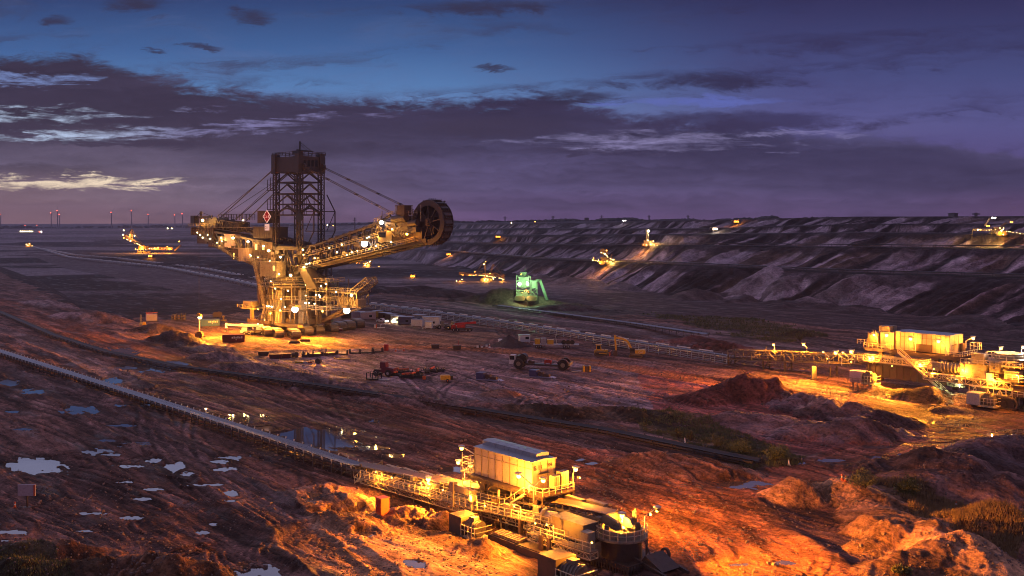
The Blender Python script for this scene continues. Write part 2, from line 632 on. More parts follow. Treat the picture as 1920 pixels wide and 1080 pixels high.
def _hash(ix, iy, seed):
    h = (ix.astype(np.int64) * 374761393 + iy.astype(np.int64) * 668265263 + seed * 1442695041) & 0xFFFFFFFF
    h = ((h ^ (h >> 13)) * 1274126177) & 0xFFFFFFFF
    return ((h ^ (h >> 16)) & 0xFFFF).astype(np.float64) / 65535.0


def vnoise(x, y, seed=0):
    ix, iy = np.floor(x), np.floor(y)
    fx, fy = x - ix, y - iy
    fx = fx * fx * fx * (fx * (fx * 6 - 15) + 10); fy = fy * fy * fy * (fy * (fy * 6 - 15) + 10)
    a = _hash(ix, iy, seed); b = _hash(ix + 1, iy, seed); c = _hash(ix, iy + 1, seed); d = _hash(ix + 1, iy + 1, seed)
    return (a + (b - a) * fx) * (1 - fy) + (c + (d - c) * fx) * fy


def fbm(x, y, oct=5, seed=0, gain=0.5):
    s = 0.0; a = 1.0; t = 0.0
    for o in range(oct):
        s = s + a * vnoise(x, y, seed + o * 17); t += a
        x, y = x * 1.97 + 13.1, y * 1.97 + 7.7
        a *= gain
    return s / t          # 0..1


def ss(x, a, b):
    t = np.clip((x - a) / (b - a), 0, 1)
    return t * t * (3 - 2 * t)


# knots of the ground profile along fixed bearings: distance, level
# columns by photo px; rows: crest of working level, pit floor, foot of wall, then lip/back of each berm, rim, far
KPX = [-500, 0, 150, 300, 480, 600, 700, 800, 1000, 1280, 1600, 1920, 2500]
KN = [
    # (crest Y), (floor Y, z), (foot Y, z), lip1, back1, lip2, back2, lip3, back3, lip4, back4, rim
    [(900, 0), (1150, -6), (2300, -6), (2600, 0), (2700, 0), (2900, 4), (3000, 4), (3200, 8), (3300, 8), (3500, 10), (4000, 10), (4500, 10)],
    [(900, 0), (1150, -6), (2230, -6), (2500, 0), (2650, 0), (2850, 4), (2950, 4), (3150, 8), (3250, 8), (3500, 10), (4000, 10), (4500, 10)],
    [(525, 0), (600, -6), (2300, -6), (2550, 0), (2650, 0), (2850, 4), (2950, 4), (3150, 8), (3250, 8), (3500, 11), (4000, 11), (4500, 12)],
    [(500, 0), (593, -6), (2448, -6), (2618, 0), (2700, 0), (2811, 4), (2900, 4), (3089, 8), (3200, 8), (3435, 11), (4200, 11), (4500, 15)],
    [(530, 0), (640, -6), (2200, -6), (2350, 1), (2450, 1), (2600, 4), (2750, 4), (2900, 8), (3150, 8), (3300, 10), (4200, 10), (4500, 20)],
    [(570, 0), (700, -6), (1958, -6), (2064, 2), (2300, 2), (2460, 4), (2600, 4), (2732, 8), (3050, 8), (3200, 10), (4200, 10), (4500, 24)],
    [(598, 0), (753, -6), (1560, -6), (1640, 5), (1750, 5), (1850, 9), (1990, 9), (2100, 14), (2300, 14), (2400, 18), (3300, 18), (3500, 33)],
    [(570, 0), (700, -6), (1194, -6), (1264, 8.8), (1320, 8.8), (1360, 16), (1450, 16), (1484, 22), (1650, 22), (1678, 26.7), (2400, 27), (2500, 40)],
    [(494, 0), (612, -6), (890, -6), (947, 9.5), (987, 9.5), (1030, 21.4), (1070, 21.4), (1101, 30), (1160, 30), (1183, 36.4), (1300, 36.4), (1350, 42)],
    [(480, 0), (600, -6), (690, -6), (741, 13), (770, 13), (805, 25.7), (832, 25.7), (853, 33.9), (900, 33.9), (911, 37.9), (980, 37.9), (1010, 46)],
    [(430, 0), (515, -6), (579, -6), (620, 13), (653, 13), (686, 27.5), (707, 27.5), (728, 36.7), (780, 36.7), (792, 42.9), (830, 42.9), (850, 49)],
    [(330, 0), (408, -6), (466, -6), (533, 15), (570, 15), (594, 28.6), (630, 28.6), (645, 36.6), (700, 36.6), (711, 43.2), (750, 43.2), (770, 49)],
    [(250, 0), (310, -6), (355, -6), (405, 16), (440, 16), (462, 29), (490, 29), (505, 37), (550, 37), (560, 43), (590, 43), (610, 49)],
]
KT = [(p - 960) / F for p in KPX]
NK = 12

TMAX = 0.78
tcols = np.concatenate([np.linspace(-TMAX, -0.53, 60, endpoint=False), np.linspace(-0.53, 0.53, 940), np.linspace(0.53, TMAX, 61)[1:]])
# rows: even in screen height near by, denser where the walls face the viewer
inv = np.linspace(1 / 100.0, 1 / 5200.0, 760)
rows = np.concatenate([1 / inv, np.geomspace(330, 520, 60), np.geomspace(520, 1150, 330), np.geomspace(1150, 4700, 130), [60, 75, 88, 6500, 9000, 14000]])
rows = np.unique(np.round(rows, 3))
TT, YY = np.meshgrid(tcols, rows, indexing='ij')
XX = TT * YY
GX, GY = 960 + TT * F, HY + H * F / YY     # ground coordinates of the zero level

PROF_Y = np.array([[np.interp(t, KT, [KN[c][k][0] for c in range(len(KPX))]) for k in range(NK)] for t in tcols])
PROF_Z = np.array([[np.interp(t, KT, [KN[c][k][1] for c in range(len(KPX))]) for k in range(NK)] for t in tcols])
# ragged berm edges
for k in range(NK):
    wob = (fbm(tcols * 34 + 11 * k, tcols * 0 + k, 4, 40 + k) - 0.5)
    PROF_Y[:, k] *= 1 + wob * (0.034 if k > 2 else 0.05)
PROF_Y = np.maximum.accumulate(PROF_Y + np.arange(NK) * 1.0, axis=1)
ZZ = np.zeros_like(XX)
SEG = np.zeros_like(XX, dtype=int)
for i in range(len(tcols)):
    ZZ[i] = np.interp(rows, PROF_Y[i], PROF_Z[i])
    SEG[i] = np.searchsorted(PROF_Y[i], rows)        # 0 working level, 1 slope to floor, 2 floor, 3 wall 1, 4 berm 1, ...
WALL = np.isin(SEG, (3, 5, 7, 9, 11)).astype(float)

# spoil cones and gullies on the walls: ridges that run down the slope, leaning
wallk = ss(GX, 640, 900)
along = XX * 0.41 - YY * 0.91
lean = along - ZZ * 0.5
g1 = fbm(lean / 26, ZZ / 60, 4, 3) - 0.5
g2 = np.abs(fbm(lean / 7, ZZ / 50 + SEG, 4, 5) - 0.5) * 2
bulge = np.zeros_like(ZZ)
PY0 = np.take_along_axis(PROF_Y, np.clip(SEG - 1, 0, NK - 1).reshape(len(tcols), -1), axis=1)
PY1 = np.take_along_axis(PROF_Y, np.clip(SEG, 0, NK - 1).reshape(len(tcols), -1), axis=1)
frac = np.clip((YY - PY0) / np.maximum(PY1 - PY0, 1), 0, 1)
bell = np.sin(np.pi * frac) * WALL
ZZ += bell * wallk * (g1 * 8.0 + (g2 - 0.4) * 5.5)
# spoil spilling out on the floor at the foot of the wall, cone by cone
foot = (SEG == 2) * wallk
dfoot = PROF_Y[:, 2][:, None] - YY
cone = fbm(along / 30, along * 0 + 2, 3, 9)
ZZ += foot * np.clip(1 - dfoot / (8 + 40 * np.clip(cone - 0.4, 0, 1) * 2), 0, 1) * 5.0 * np.clip(cone - 0.25, 0, 1) * 2

near = ss(1 / YY, 1 / 1400.0, 1 / 500.0)
DU, DV = (0.64 * XX - 0.77 * YY), (0.77 * XX + 0.64 * YY)     # along / across the direction the site is worked in
rough = (fbm(DU / 34, DV / 9, 5, 21) - 0.5)
fine = (fbm(DU / 4.2, DV / 1.6, 4, 22) - 0.5)
flatk = np.where(SEG <= 1, 1.0, 0.6)
ZZ += rough * 1.1 * near * flatk + fine * 0.50 * near * flatk
ZZ += (fbm(XX / 90, YY / 90, 3, 29) - 0.5) * 1.6 * near * (SEG <= 2)
ZZ += (fbm(XX / 160, YY / 260, 4, 31) - 0.5) * 5 * (SEG >= 2) * ss(YY, 900, 1500)

MASKD = np.zeros_like(ZZ)      # extra darkness of piled material
MASKC = {}                     # colour overrides


def polyline_dist(pts):
    d = np.full(XX.shape, 1e9); u = np.zeros_like(XX); acc = 0.0; side = np.zeros_like(XX)
    for (x0, y0), (x1, y1) in zip(pts[:-1], pts[1:]):
        dx, dy = x1 - x0, y1 - y0
        L = math.hypot(dx, dy)
        t = np.clip(((XX - x0) * dx + (YY - y0) * dy) / (L * L), 0, 1)
        ex, ey = XX - x0 - t * dx, YY - y0 - t * dy
        q = np.hypot(ex, ey)
        m = q < d
        d = np.where(m, q, d); u = np.where(m, acc + t * L, u)
        side = np.where(m, np.sign(ex * dy - ey * dx), side)
        acc += L
    return d, u, side


# colour of the bare ground, by kind of soil
def C(*c):
    return np.array(c)


base = C(0.165, 0.100, 0.080)
COLR = np.ones(XX.shape + (3,)) * base


def paint(mask, col, k=1.0):
    global COLR
    m = (np.clip(mask, 0, 1) * k)[..., None]
    COLR = COLR * (1 - m) + np.array(col) * m


WX = GX + (fbm(XX / 12, YY / 12, 4, 50) - 0.5) * 60 * near + (fbm(DU / 60, DV / 12, 3, 57) - 0.5) * 60 * near
WYp = GY + (fbm(XX / 12, YY / 12, 4, 51) - 0.5) * 16 * near * (GY - HY) / 200 + (fbm(DU / 60, DV / 12, 3, 58) - 0.5) * 18 * near


def inside(poly, soft=None):
    m = np.zeros(XX.shape, bool)
    n = len(poly)
    for i in range(n):
        x0, y0 = poly[i]; x1, y1 = poly[(i + 1) % n]
        if y0 == y1:
            continue
        c = ((y0 > WYp) != (y1 > WYp)) & (WX < (x1 - x0) * (WYp - y0) / (y1 - y0) + x0)
        m ^= c
    return m.astype(float)


streak = fbm(DU / 26, DV / 2.8, 5, 60)
streak2 = fbm(DU / 14, DV / 1.2, 4, 61)
blot = fbm(XX / 22, YY / 30, 5, 62)
# left foreground: dark mud with paler worked streaks
paint(ss(streak, 0.42, 0.62) * near, C(0.250, 0.165, 0.140), 0.75)
paint(ss(1 - streak2, 0.50, 0.70) * near, C(0.050, 0.032, 0.028), 0.75)
paint(ss(blot, 0.52, 0.66) * near, C(0.070, 0.044, 0.038), 0.65)
# pale dried level in the middle
pale = inside([(390, 664), (560, 640), (760, 646), (980, 660), (1260, 698), (1420, 742), (1330, 790), (1020, 776), (760, 745), (560, 705)])
paint(pale * (0.45 + 0.75 * blot), C(0.34, 0.26, 0.28), 0.9)
paint(pale * ss(streak, 0.5, 0.66), C(0.17, 0.135, 0.13), 0.7)
paint(pale * ss(streak2, 0.56, 0.72), C(0.46, 0.40, 0.40), 0.7)
redp = inside([(1180, 690), (1420, 720), (1680, 800), (1920, 830), (1920, 870), (1500, 850), (1240, 790)])
paint(redp * (0.45 + 0.75 * blot), C(0.40, 0.13, 0.10), 0.9)
paint(redp * ss(streak2, 0.5, 0.68), C(0.12, 0.075, 0.07), 0.6)
yard = inside([(250, 606), (420, 585), (700, 590), (930, 628), (900, 655), (560, 648), (470, 668), (300, 640)])
paint(yard, C(0.27, 0.185, 0.115), 0.85)
paint(yard * ss(streak2, 0.52, 0.7), C(0.13, 0.085, 0.055), 0.6)
# dark worked strips between the conveyor and the far floor
strip = inside([(680, 560), (900, 572), (1300, 615), (1920, 680), (1920, 720), (1640, 690), (1360, 655), (1000, 600), (700, 575)])
paint(strip, C(0.080, 0.066, 0.070), 0.85)
paint(strip * ss(fbm(DU / 120, DV / 5, 4, 65), 0.48, 0.60), C(0.24, 0.195, 0.19), 0.8)
# coal seam
coal = inside([(-300, 520), (0, 508), (160, 580), (240, 606), (310, 592), (480, 584), (700, 566), (700, 520), (300, 470), (-300, 466)])
paint(coal * (SEG <= 2), C(0.021, 0.017, 0.020), 0.95)
paint(coal * ss(fbm(XX / 60, YY / 40, 5, 66), 0.60, 0.74) * (SEG <= 2), C(0.06, 0.048, 0.052), 0.7)
fl = (SEG == 2) * 1.0 + (SEG == 1) * ss(GX, 900, 1000)
paint(fl * (1 - coal), C(0.060, 0.052, 0.060), 0.9)
band = fbm(XX / 260, YY / 110, 5, 67)
paint(fl * ss(band, 0.50, 0.60) * ss(YY, 600, 900), C(0.27, 0.235, 0.25), 0.85)
paint(fl * ss(1 - band, 0.53, 0.60) * ss(YY, 700, 1000), C(0.020, 0.018, 0.021), 0.9)
# strip the far conveyors stand on
cs = inside([(40, 468), (130, 474), (330, 488), (560, 520), (700, 548), (700, 566), (480, 556), (300, 522), (120, 492)])
paint(cs * (SEG <= 2), C(0.13, 0.105, 0.11), 0.9)
# spoil walls: sand, loam, gravel and coal-dark dumps side by side
wl = np.where(SEG >= 3, 1.0, 0.0)
hue = fbm(lean / 8, ZZ / 70 + SEG * 3.3, 5, 70)
hue2 = fbm(lean / 30, ZZ / 120 + SEG * 7.7, 3, 71)
paint(wl, C(0.105, 0.085, 0.095), 1.0)
paint(wl * ss(hue, 0.50, 0.55), C(0.36, 0.31, 0.35), 0.9)
paint(wl * ss(hue, 0.575, 0.62) * ss(hue2, 0.40, 0.55), C(0.66, 0.58, 0.66), 0.9)
paint(wl * ss(1 - hue, 0.52, 0.58), C(0.022, 0.018, 0.022), 0.9)
paint(wl * ss(hue2, 0.58, 0.68), C(0.20, 0.145, 0.115), 0.6)
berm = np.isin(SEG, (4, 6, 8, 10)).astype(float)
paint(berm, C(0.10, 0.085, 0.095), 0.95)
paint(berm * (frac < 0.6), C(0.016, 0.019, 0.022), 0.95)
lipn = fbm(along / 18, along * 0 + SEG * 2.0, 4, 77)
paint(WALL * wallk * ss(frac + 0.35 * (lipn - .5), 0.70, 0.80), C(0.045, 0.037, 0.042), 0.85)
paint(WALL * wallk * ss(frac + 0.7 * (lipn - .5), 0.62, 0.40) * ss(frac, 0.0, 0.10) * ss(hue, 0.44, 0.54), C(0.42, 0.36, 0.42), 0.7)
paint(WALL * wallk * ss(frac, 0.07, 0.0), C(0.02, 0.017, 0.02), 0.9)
leftfar = (1 - wallk) * wl
paint(leftfar, C(0.16, 0.135, 0.15), 0.8)
paint(leftfar * ss(fbm(XX / 420, YY / 120, 5, 74), 0.50, 0.62), C(0.30, 0.26, 0.29), 0.8)
paint((SEG >= 12) * 1.0, C(0.045, 0.042, 0.050), 0.9)

# ---- haul roads
RUT = np.zeros_like(XX)


def road(pix, width, col, k=0.8, ruts=5, z=0.0, level=0.0, flat=0.7):
    global ZZ, RUT
    pts = [W(a, b, z)[:2] for a, b in pix]
    d, u, sd_ = polyline_dist(pts)
    d = d + (fbm(XX / 7, YY / 7, 3, 81) - 0.5) * 2.0
    m = ss(d, width * 0.62, width * 0.42)
    paint(m, col, k)
    off = d * sd_
    st = fbm(u / 40, off * 1.25, 3, 83 + ruts)
    paint(m * ss(st, 0.5, 0.68), C(*[c * 0.48 for c in col]), 0.75)
    paint(m * ss(1 - st, 0.56, 0.72), C(*[min(1, c * 1.4) for c in col]), 0.6)
    ZZ = ZZ * (1 - m * flat) + level * m * flat + (st - 0.5) * 0.30 * m
    ZZ += ss(d, width * 0.75, width * 0.56) * (1 - m) * 0.5 * near


road([(460, 655), (700, 650), (900, 657), (1100, 680), (1300, 712), (1500, 748), (1700, 800), (2000, 850)], 11, C(0.34, 0.155, 0.060))
road([(-150, 640), (60, 705), (250, 800), (420, 890), (560, 985), (700, 1110)], 9, C(0.20, 0.135, 0.120))
road([(0, 690), (120, 750), (330, 850), (520, 955), (640, 1080)], 6, C(0.13, 0.095, 0.088), 0.7)
road([(-60, 600), (60, 640), (150, 672), (260, 730)], 7, C(0.27, 0.21, 0.19), 0.6)
road([(1130, 860), (1300, 940), (1450, 905), (1560, 872), (1680, 835), (1920, 800)], 11, C(0.33, 0.145, 0.095), 0.8)
road([(-30, 560), (200, 640), (400, 700), (700, 770), (960, 840), (1150, 900), (1350, 1000), (1500, 1100)], 16, C(0.26, 0.115, 0.065), 0.6, flat=0.4)
road([(640, 1010), (820, 1070), (900, 1120)], 18, C(0.36, 0.24, 0.14), 0.7, flat=0.4)
road([(1240, 900), (1330, 985), (1420, 1100)], 20, C(0.27, 0.125, 0.055), 0.75, flat=0.5)
paint(inside([(560, 905), (680, 925), (760, 965), (870, 1000), (960, 1050), (1040, 1100), (620, 1100), (600, 980)]), C(0.40, 0.265, 0.15), 0.55)

# ---- heaps, berms and banks
HEAPS = [
    # px, py, length, width, angle deg, height, colour or None, roughness
    (1335, 752, 15, 7, 10, 3.2, C(0.16, 0.06, 0.045)), (1395, 748, 13, 7, -5, 3.8, C(0.13, 0.05, 0.04)), (1455, 752, 13, 7, 0, 3.8, C(0.12, 0.05, 0.042)),
    (1500, 765, 10, 7, 20, 3.6, C(0.17, 0.14, 0.15)), (1548, 775, 10, 6, 30, 3.6, C(0.22, 0.17, 0.15)), (1600, 786, 12, 7, 10, 4.0, C(0.10, 0.085, 0.09)),
    (1655, 800, 12, 7, 0, 3.8, C(0.05, 0.042, 0.045)), (1560, 815, 18, 6, -4, 2.6, C(0.18, 0.14, 0.145)), (1450, 800, 20, 8, -12, 2.0, C(0.20, 0.15, 0.15)),
    (1620, 822, 14, 6, 8, 2.8, C(0.16, 0.13, 0.14)), (1380, 790, 16, 7, -10, 1.6, C(0.17, 0.125, 0.125)),
    (290, 622, 16, 9, -25, 3.6, C(0.045, 0.036, 0.040)), (328, 640, 15, 9, -25, 4.4, C(0.040, 0.033, 0.038)), (350, 650, 10, 7, -20, 3.4, C(0.06, 0.05, 0.055)),
    (385, 658, 16, 8, -25, 2.4, C(0.15, 0.12, 0.12)), (420, 672, 18, 8, -25, 2.4, C(0.16, 0.13, 0.13)), (480, 692, 24, 7, -28, 2.2, C(0.17, 0.135, 0.13)),
    (560, 712, 26, 7, -28, 2.2, C(0.15, 0.12, 0.12)), (660, 737, 28, 6, -28, 1.9, C(0.14, 0.11, 0.11)), (790, 758, 28, 6, -24, 1.7, C(0.15, 0.115, 0.11)), (930, 772, 26, 6, -20, 1.8, C(0.16, 0.12, 0.115)),
    (1090, 780, 26, 7, -15, 1.5, C(0.07, 0.055, 0.03)), (1200, 778, 20, 6, -10, 1.6, C(0.12, 0.08, 0.05)),
    (150, 598, 30, 10, -40, 2.6, C(0.30, 0.23, 0.23)), (200, 604, 22, 10, -35, 2.8, C(0.32, 0.20, 0.15)), (90, 572, 40, 12, -50, 2.4, C(0.27, 0.22, 0.22)),
    (940, 745, 7, 5, 0, 1.6, C(0.42, 0.24, 0.16)),
    (1275, 876, 14, 6, -8, 1.8, C(0.26, 0.15, 0.10)), (1330, 890, 14, 6, -4, 1.6, C(0.22, 0.13, 0.09)), (1210, 872, 10, 5, -10, 1.0, C(0.25, 0.15, 0.10)),
    (1480, 935, 6, 5, 0, 2.8, C(0.40, 0.26, 0.15)), (1510, 940, 6, 4, 0, 1.8, C(0.30, 0.19, 0.11)), (1560, 930, 7, 4, -10, 1.6, C(0.28, 0.18, 0.11)),
    (1615, 935, 11, 5, -25, 2.6, C(0.38, 0.25, 0.14)), (1655, 955, 12, 5, -40, 2.6, C(0.38, 0.25, 0.14)), (1685, 985, 13, 6, -50, 2.6, C(0.36, 0.235, 0.14)),
    (1715, 1015, 13, 6, -50, 2.6, C(0.34, 0.225, 0.13)), (1752, 1040, 14, 6, -45, 2.5, C(0.36, 0.24, 0.14)), (1800, 1062, 14, 7, -40, 2.5, C(0.34, 0.22, 0.13)), (1850, 1092, 12, 8, -40, 2.8, C(0.36, 0.24, 0.14)),
    (1650, 1030, 6, 4, 20, 2.6, C(0.22, 0.14, 0.08)), (1690, 1075, 8, 5, 10, 2.6, C(0.22, 0.14, 0.08)), (1620, 1000, 4, 3, 0, 1.8, C(0.2, 0.13, 0.08)),
    (1840, 880, 22, 12, 20, 3.4, C(0.14, 0.10, 0.10)), (1780, 905, 18, 9, 15, 3.4, C(0.19, 0.13, 0.11)), (1900, 855, 22, 12, 10, 3.6, C(0.15, 0.11, 0.11)), (1720, 880, 14, 8, 0, 2.4, C(0.09, 0.07, 0.07)), (1880, 925, 16, 8, 0, 3.2, C(0.20, 0.13, 0.11)),
    (1900, 1010, 14, 8, -30, 3.4, C(0.24, 0.16, 0.11)), (1850, 1000, 10, 6, -30, 2.2, C(0.16, 0.11, 0.08)),
    (605, 922, 7, 5, 10, 2.0, C(0.34, 0.23, 0.16)), (640, 940, 8, 5, -20, 2.2, C(0.36, 0.25, 0.16)), (745, 968, 7, 3.5, -40, 1.6, C(0.38, 0.25, 0.14)), (800, 975, 6, 3, -35, 1.6, C(0.38, 0.25, 0.14)),
    (835, 985, 4.5, 3, 10, 2.0, C(0.34, 0.22, 0.12)), (670, 985, 10, 4, -35, 1.5, C(0.30, 0.2, 0.12)), (905, 1035, 6, 3.5, -20, 1.4, C(0.34, 0.22, 0.12)),
    (40, 1040, 12, 5, -5, 1.6, C(0.10, 0.06, 0.03)), (120, 1035, 9, 4, 0, 1.3, C(0.16, 0.085, 0.045)), (240, 1060, 9, 4, 10, 1.8, C(0.16, 0.09, 0.05)), (330, 1075, 9, 5, -10, 2.4, C(0.14, 0.08, 0.04)), (20, 1080, 14, 6, 0, 2.2, C(0.07, 0.05, 0.025)),
    (1785, 770, 10, 4, -30, 1.4, C(0.06, 0.05, 0.05)), (1700, 745, 16, 6, -25, 2.2, C(0.04, 0.034, 0.034)), (1745, 752, 12, 5, -20, 2.6, C(0.035, 0.03, 0.03)), (1640, 738, 4, 3, 0, 1.2, C(0.28, 0.18, 0.14)),
    (1820, 758, 5, 5, 0, 2.2, C(0.36, 0.31, 0.2)),
    (1300, 645, 16, 7, -20, 2.6, C(0.15, 0.06, 0.05)), (1350, 655, 14, 7, -20, 2.6, C(0.12, 0.05, 0.045)), (1500, 632, 12, 6, 0, 2.4, C(0.04, 0.035, 0.035)),
]
for i, (px, py, ln, wd, ang, hh, col) in enumerate(HEAPS):
    cx, cy, _ = W(px, py)
    ca, sa = math.cos(R(ang)), math.sin(R(ang))
    box_ = (np.abs(XX - cx) < ln * 2) & (np.abs(YY - cy) < ln * 2)
    ii = np.where(box_)
    if not len(ii[0]):
        continue
    x, y = XX[ii] - cx, YY[ii] - cy
    n = fbm(XX[ii] / (wd * 0.55), YY[ii] / (wd * 0.55), 4, 100 + i) - 0.5
    a, b = (x * ca + y * sa) / ln, (-x * sa + y * ca) / wd
    r = np.sqrt(a * a * 1.3 + b * b * 1.3) + n * (0.42 if px > 1590 and py > 925 else 0.75)
    hgt = np.clip(1.0 - r, 0, 1)
    hgt = hgt ** 0.85
    nf = fbm(XX[ii] / 1.3, YY[ii] / 1.3, 4, 300 + i) - 0.5
    ZZ[ii] += hh * hgt * (1 + 0.45 * n + 0.22 * nf + 0.2 * (0.5 - np.abs(fbm(XX[ii] / 2.6, YY[ii] / 2.6, 3, 350 + i) - 0.5) * 2))
    m = ss(hgt, 0.02, 0.16) * 0.85
    cc = np.array(col) * (1 + 0.9 * (fbm(XX[ii] / 2.2, YY[ii] / 2.2, 4, 200 + i) - 0.5))[:, None]
    COLR[ii] = COLR[ii] * (1 - m[:, None]) + cc * m[:, None]

# coal and soil ridges on the far floor
for i, (px, py, z, ln, wd, ang, hh, col) in enumerate([
        (790, 552, -5, 60, 22, -8, 7.0, C(0.028, 0.022, 0.024)), (700, 545, -5, 60, 20, -8, 5.0, C(0.022, 0.018, 0.020)), (850, 560, -5, 40, 18, -5, 6.5, C(0.035, 0.028, 0.028)),
        (985, 575, -5, 42, 14, -10, 7.5, C(0.075, 0.052, 0.042)), (930, 574, -5, 30, 12, -5, 5.5, C(0.05, 0.036, 0.032)), (1060, 590, -5, 30, 10, -20, 3.5, C(0.06, 0.045, 0.045)),
        (400, 500, -6, 120, 36, -25, 8.0, C(0.028, 0.022, 0.025)), (300, 486, -6, 120, 40, -20, 7.0, C(0.026, 0.021, 0.024)), (500, 522, -6, 60, 24, -30, 6.0, C(0.03, 0.024, 0.026)),
        (130, 458, -6, 200, 90, 0, 7.0, C(0.03, 0.025, 0.03)), (700, 510, -6, 90, 40, -10, 4.0, C(0.03, 0.025, 0.03)), (300, 455, -6, 200, 60, 0, 9.0, C(0.05, 0.042, 0.05)),
        (1418, 560, -6, 24, 15, 0, 6.0, C(0.36, 0.31, 0.35)), (1470, 566, -6, 14, 10, 0, 3.0, C(0.2, 0.17, 0.18)), (1395, 562, -6, 14, 12, 0, 4.0, C(0.28, 0.24, 0.26)), (1560, 575, -6, 20, 14, 0, 5.0, C(0.26, 0.22, 0.24)), (1300, 560, -6, 22, 14, 0, 4.0, C(0.12, 0.1, 0.1))]):
    cx, cy, _ = W(px, py, z)
    ca, sa = math.cos(R(ang)), math.sin(R(ang))
    x, y = XX - cx, YY - cy
    n = fbm(XX / (wd * 0.7), YY / (wd * 0.7), 4, 400 + i) - 0.5
    a, b = (x * ca + y * sa) / ln, (-x * sa + y * ca) / wd
    hgt = np.clip(1.0 - np.sqrt(a * a + b * b) - n * 0.7, 0, 1)
    ZZ += hh * hgt * (1 + 0.4 * n)
    paint(ss(hgt, 0.02, 0.12) * (1 + 0.0 * n), col, 0.9)

# ---- tyre marks, stamped on a metric raster of the working level
RES = 0.16
RX0, RY0, RNX, RNY = -230.0, 105.0, 2880, 2350
RAS = np.zeros((RNX, RNY), np.float32)


def stamp(xs, ys, a):
    i = ((np.asarray(xs) - RX0) / RES).astype(int); j = ((np.asarray(ys) - RY0) / RES).astype(int)
    k = (i > 0) & (i < RNX - 1) & (j > 0) & (j < RNY - 1)
    i, j = i[k], j[k]
    a = a if np.isscalar(a) else np.asarray(a)[k]
    for dx, dy, q in ((0, 0, 1.0), (1, 0, 0.6), (0, 1, 0.6), (-1, 0, .35), (0, -1, .35)):
        np.maximum.at(RAS, (i + dx, j + dy), np.float32(1) * a * q)


def track(x, y, ang, L, curv, gauge=2.2, a=1.0):
    n = int(L / 0.12)
    s_ = np.arange(n) * 0.12
    wob = np.cumsum(rng.normal(0, 0.0018, n))
    th = ang + curv * s_ + wob
    xs = x + np.cumsum(np.cos(th)) * 0.12; ys = y + np.cumsum(np.sin(th)) * 0.12
    fade = a * (0.84 + 0.16 * np.sin(s_ / 0.14)) * np.clip(np.minimum(s_, L - s_) / 6, 0, 1)
    for g in (-gauge / 2, gauge / 2):
        for w_ in (-0.24, -0.12, 0.0, 0.12, 0.24):
            stamp(xs - np.sin(th) * (g + w_), ys + np.cos(th) * (g + w_), fade)


A0 = math.atan2(0.77, -0.64)
for i in range(150):
    px, py = rng.uniform(-60, 1980), 640 + 440 * rng.uniform(0, 1)
    x, y, _ = W(px, py)
    loop = rng.uniform() < 0.30
    if not loop and rng.uniform() < .4:
        aa, ll, cc = A0 + rng.normal(0, 0.12), rng.uniform(60, 140), rng.normal(0, 0.003)
        for q in range(3):
            track(x + q * rng.uniform(.5, 1.6), y + q * rng.uniform(.5, 1.6), aa + rng.normal(0, .012), ll, cc, 2.2, 1.0)
        continue
    track(x, y, A0 + (rng.normal(0, 0.22) if not loop else rng.uniform(0, 6.28)), rng.uniform(25, 110) if not loop else rng.uniform(15, 45),
          rng.normal(0, 0.006) if not loop else rng.choice([-1, 1]) * rng.uniform(0.05, 0.16), rng.choice([2.0, 2.3, 3.2]), rng.uniform(0.4, 1.0))
for px, py, ang, L, cv in [(640, 1000, 2.4, 40, 0.11), (650, 1010, 2.4, 36, 0.13), (700, 1040, 2.2, 50, 0.06), (520, 940, 2.6, 40, 0.12), (430, 960, 2.0, 30, 0.15), (1150, 740, 2.9, 60, 0.05), (1190, 735, 2.8, 50, 0.06),
                           (1000, 700, 2.5, 60, 0.05), (1060, 690, 2.2, 50, 0.07), (100, 880, 1.0, 30, 0.2), (130, 870, 1.2, 26, 0.22), (1420, 960, 2.6, 60, 0.02), (1480, 1010, 2.7, 60, 0.015), (1380, 1000, 2.6, 70, 0.02), (1300, 1040, 2.5, 50, 0.02)]:
    x, y, _ = W(px, py)
    for q in range(3):
        track(x + q * 0.9, y + q * 1.3, ang, L, cv, 2.4, 1.0)
fi = np.clip((XX - RX0) / RES, 0, RNX - 1.01); fj = np.clip((YY - RY0) / RES, 0, RNY - 1.01)
ok = (XX > RX0) & (XX < RX0 + RNX * RES) & (YY > RY0) & (YY < RY0 + RNY * RES)
TR = np.where(ok, RAS[fi.astype(int), fj.astype(int)], 0) * (SEG <= 1)
TB = TR
for _k in (1, 2, 3):
    TB = (TB + np.roll(TB, _k, 0) + np.roll(TB, -_k, 0)) / 3
TR = 0.6 * TR + 0.2 * (np.roll(TR, 1, 0) + np.roll(TR, -1, 0))
ZZ += (np.clip(TB * 1.6 - TR, 0, 1) * 0.14 - TR * 0.22)
COLR *= (1 - 0.62 * TR + 0.6 * np.clip(TB * 1.6 - TR, 0, 1))[..., None]

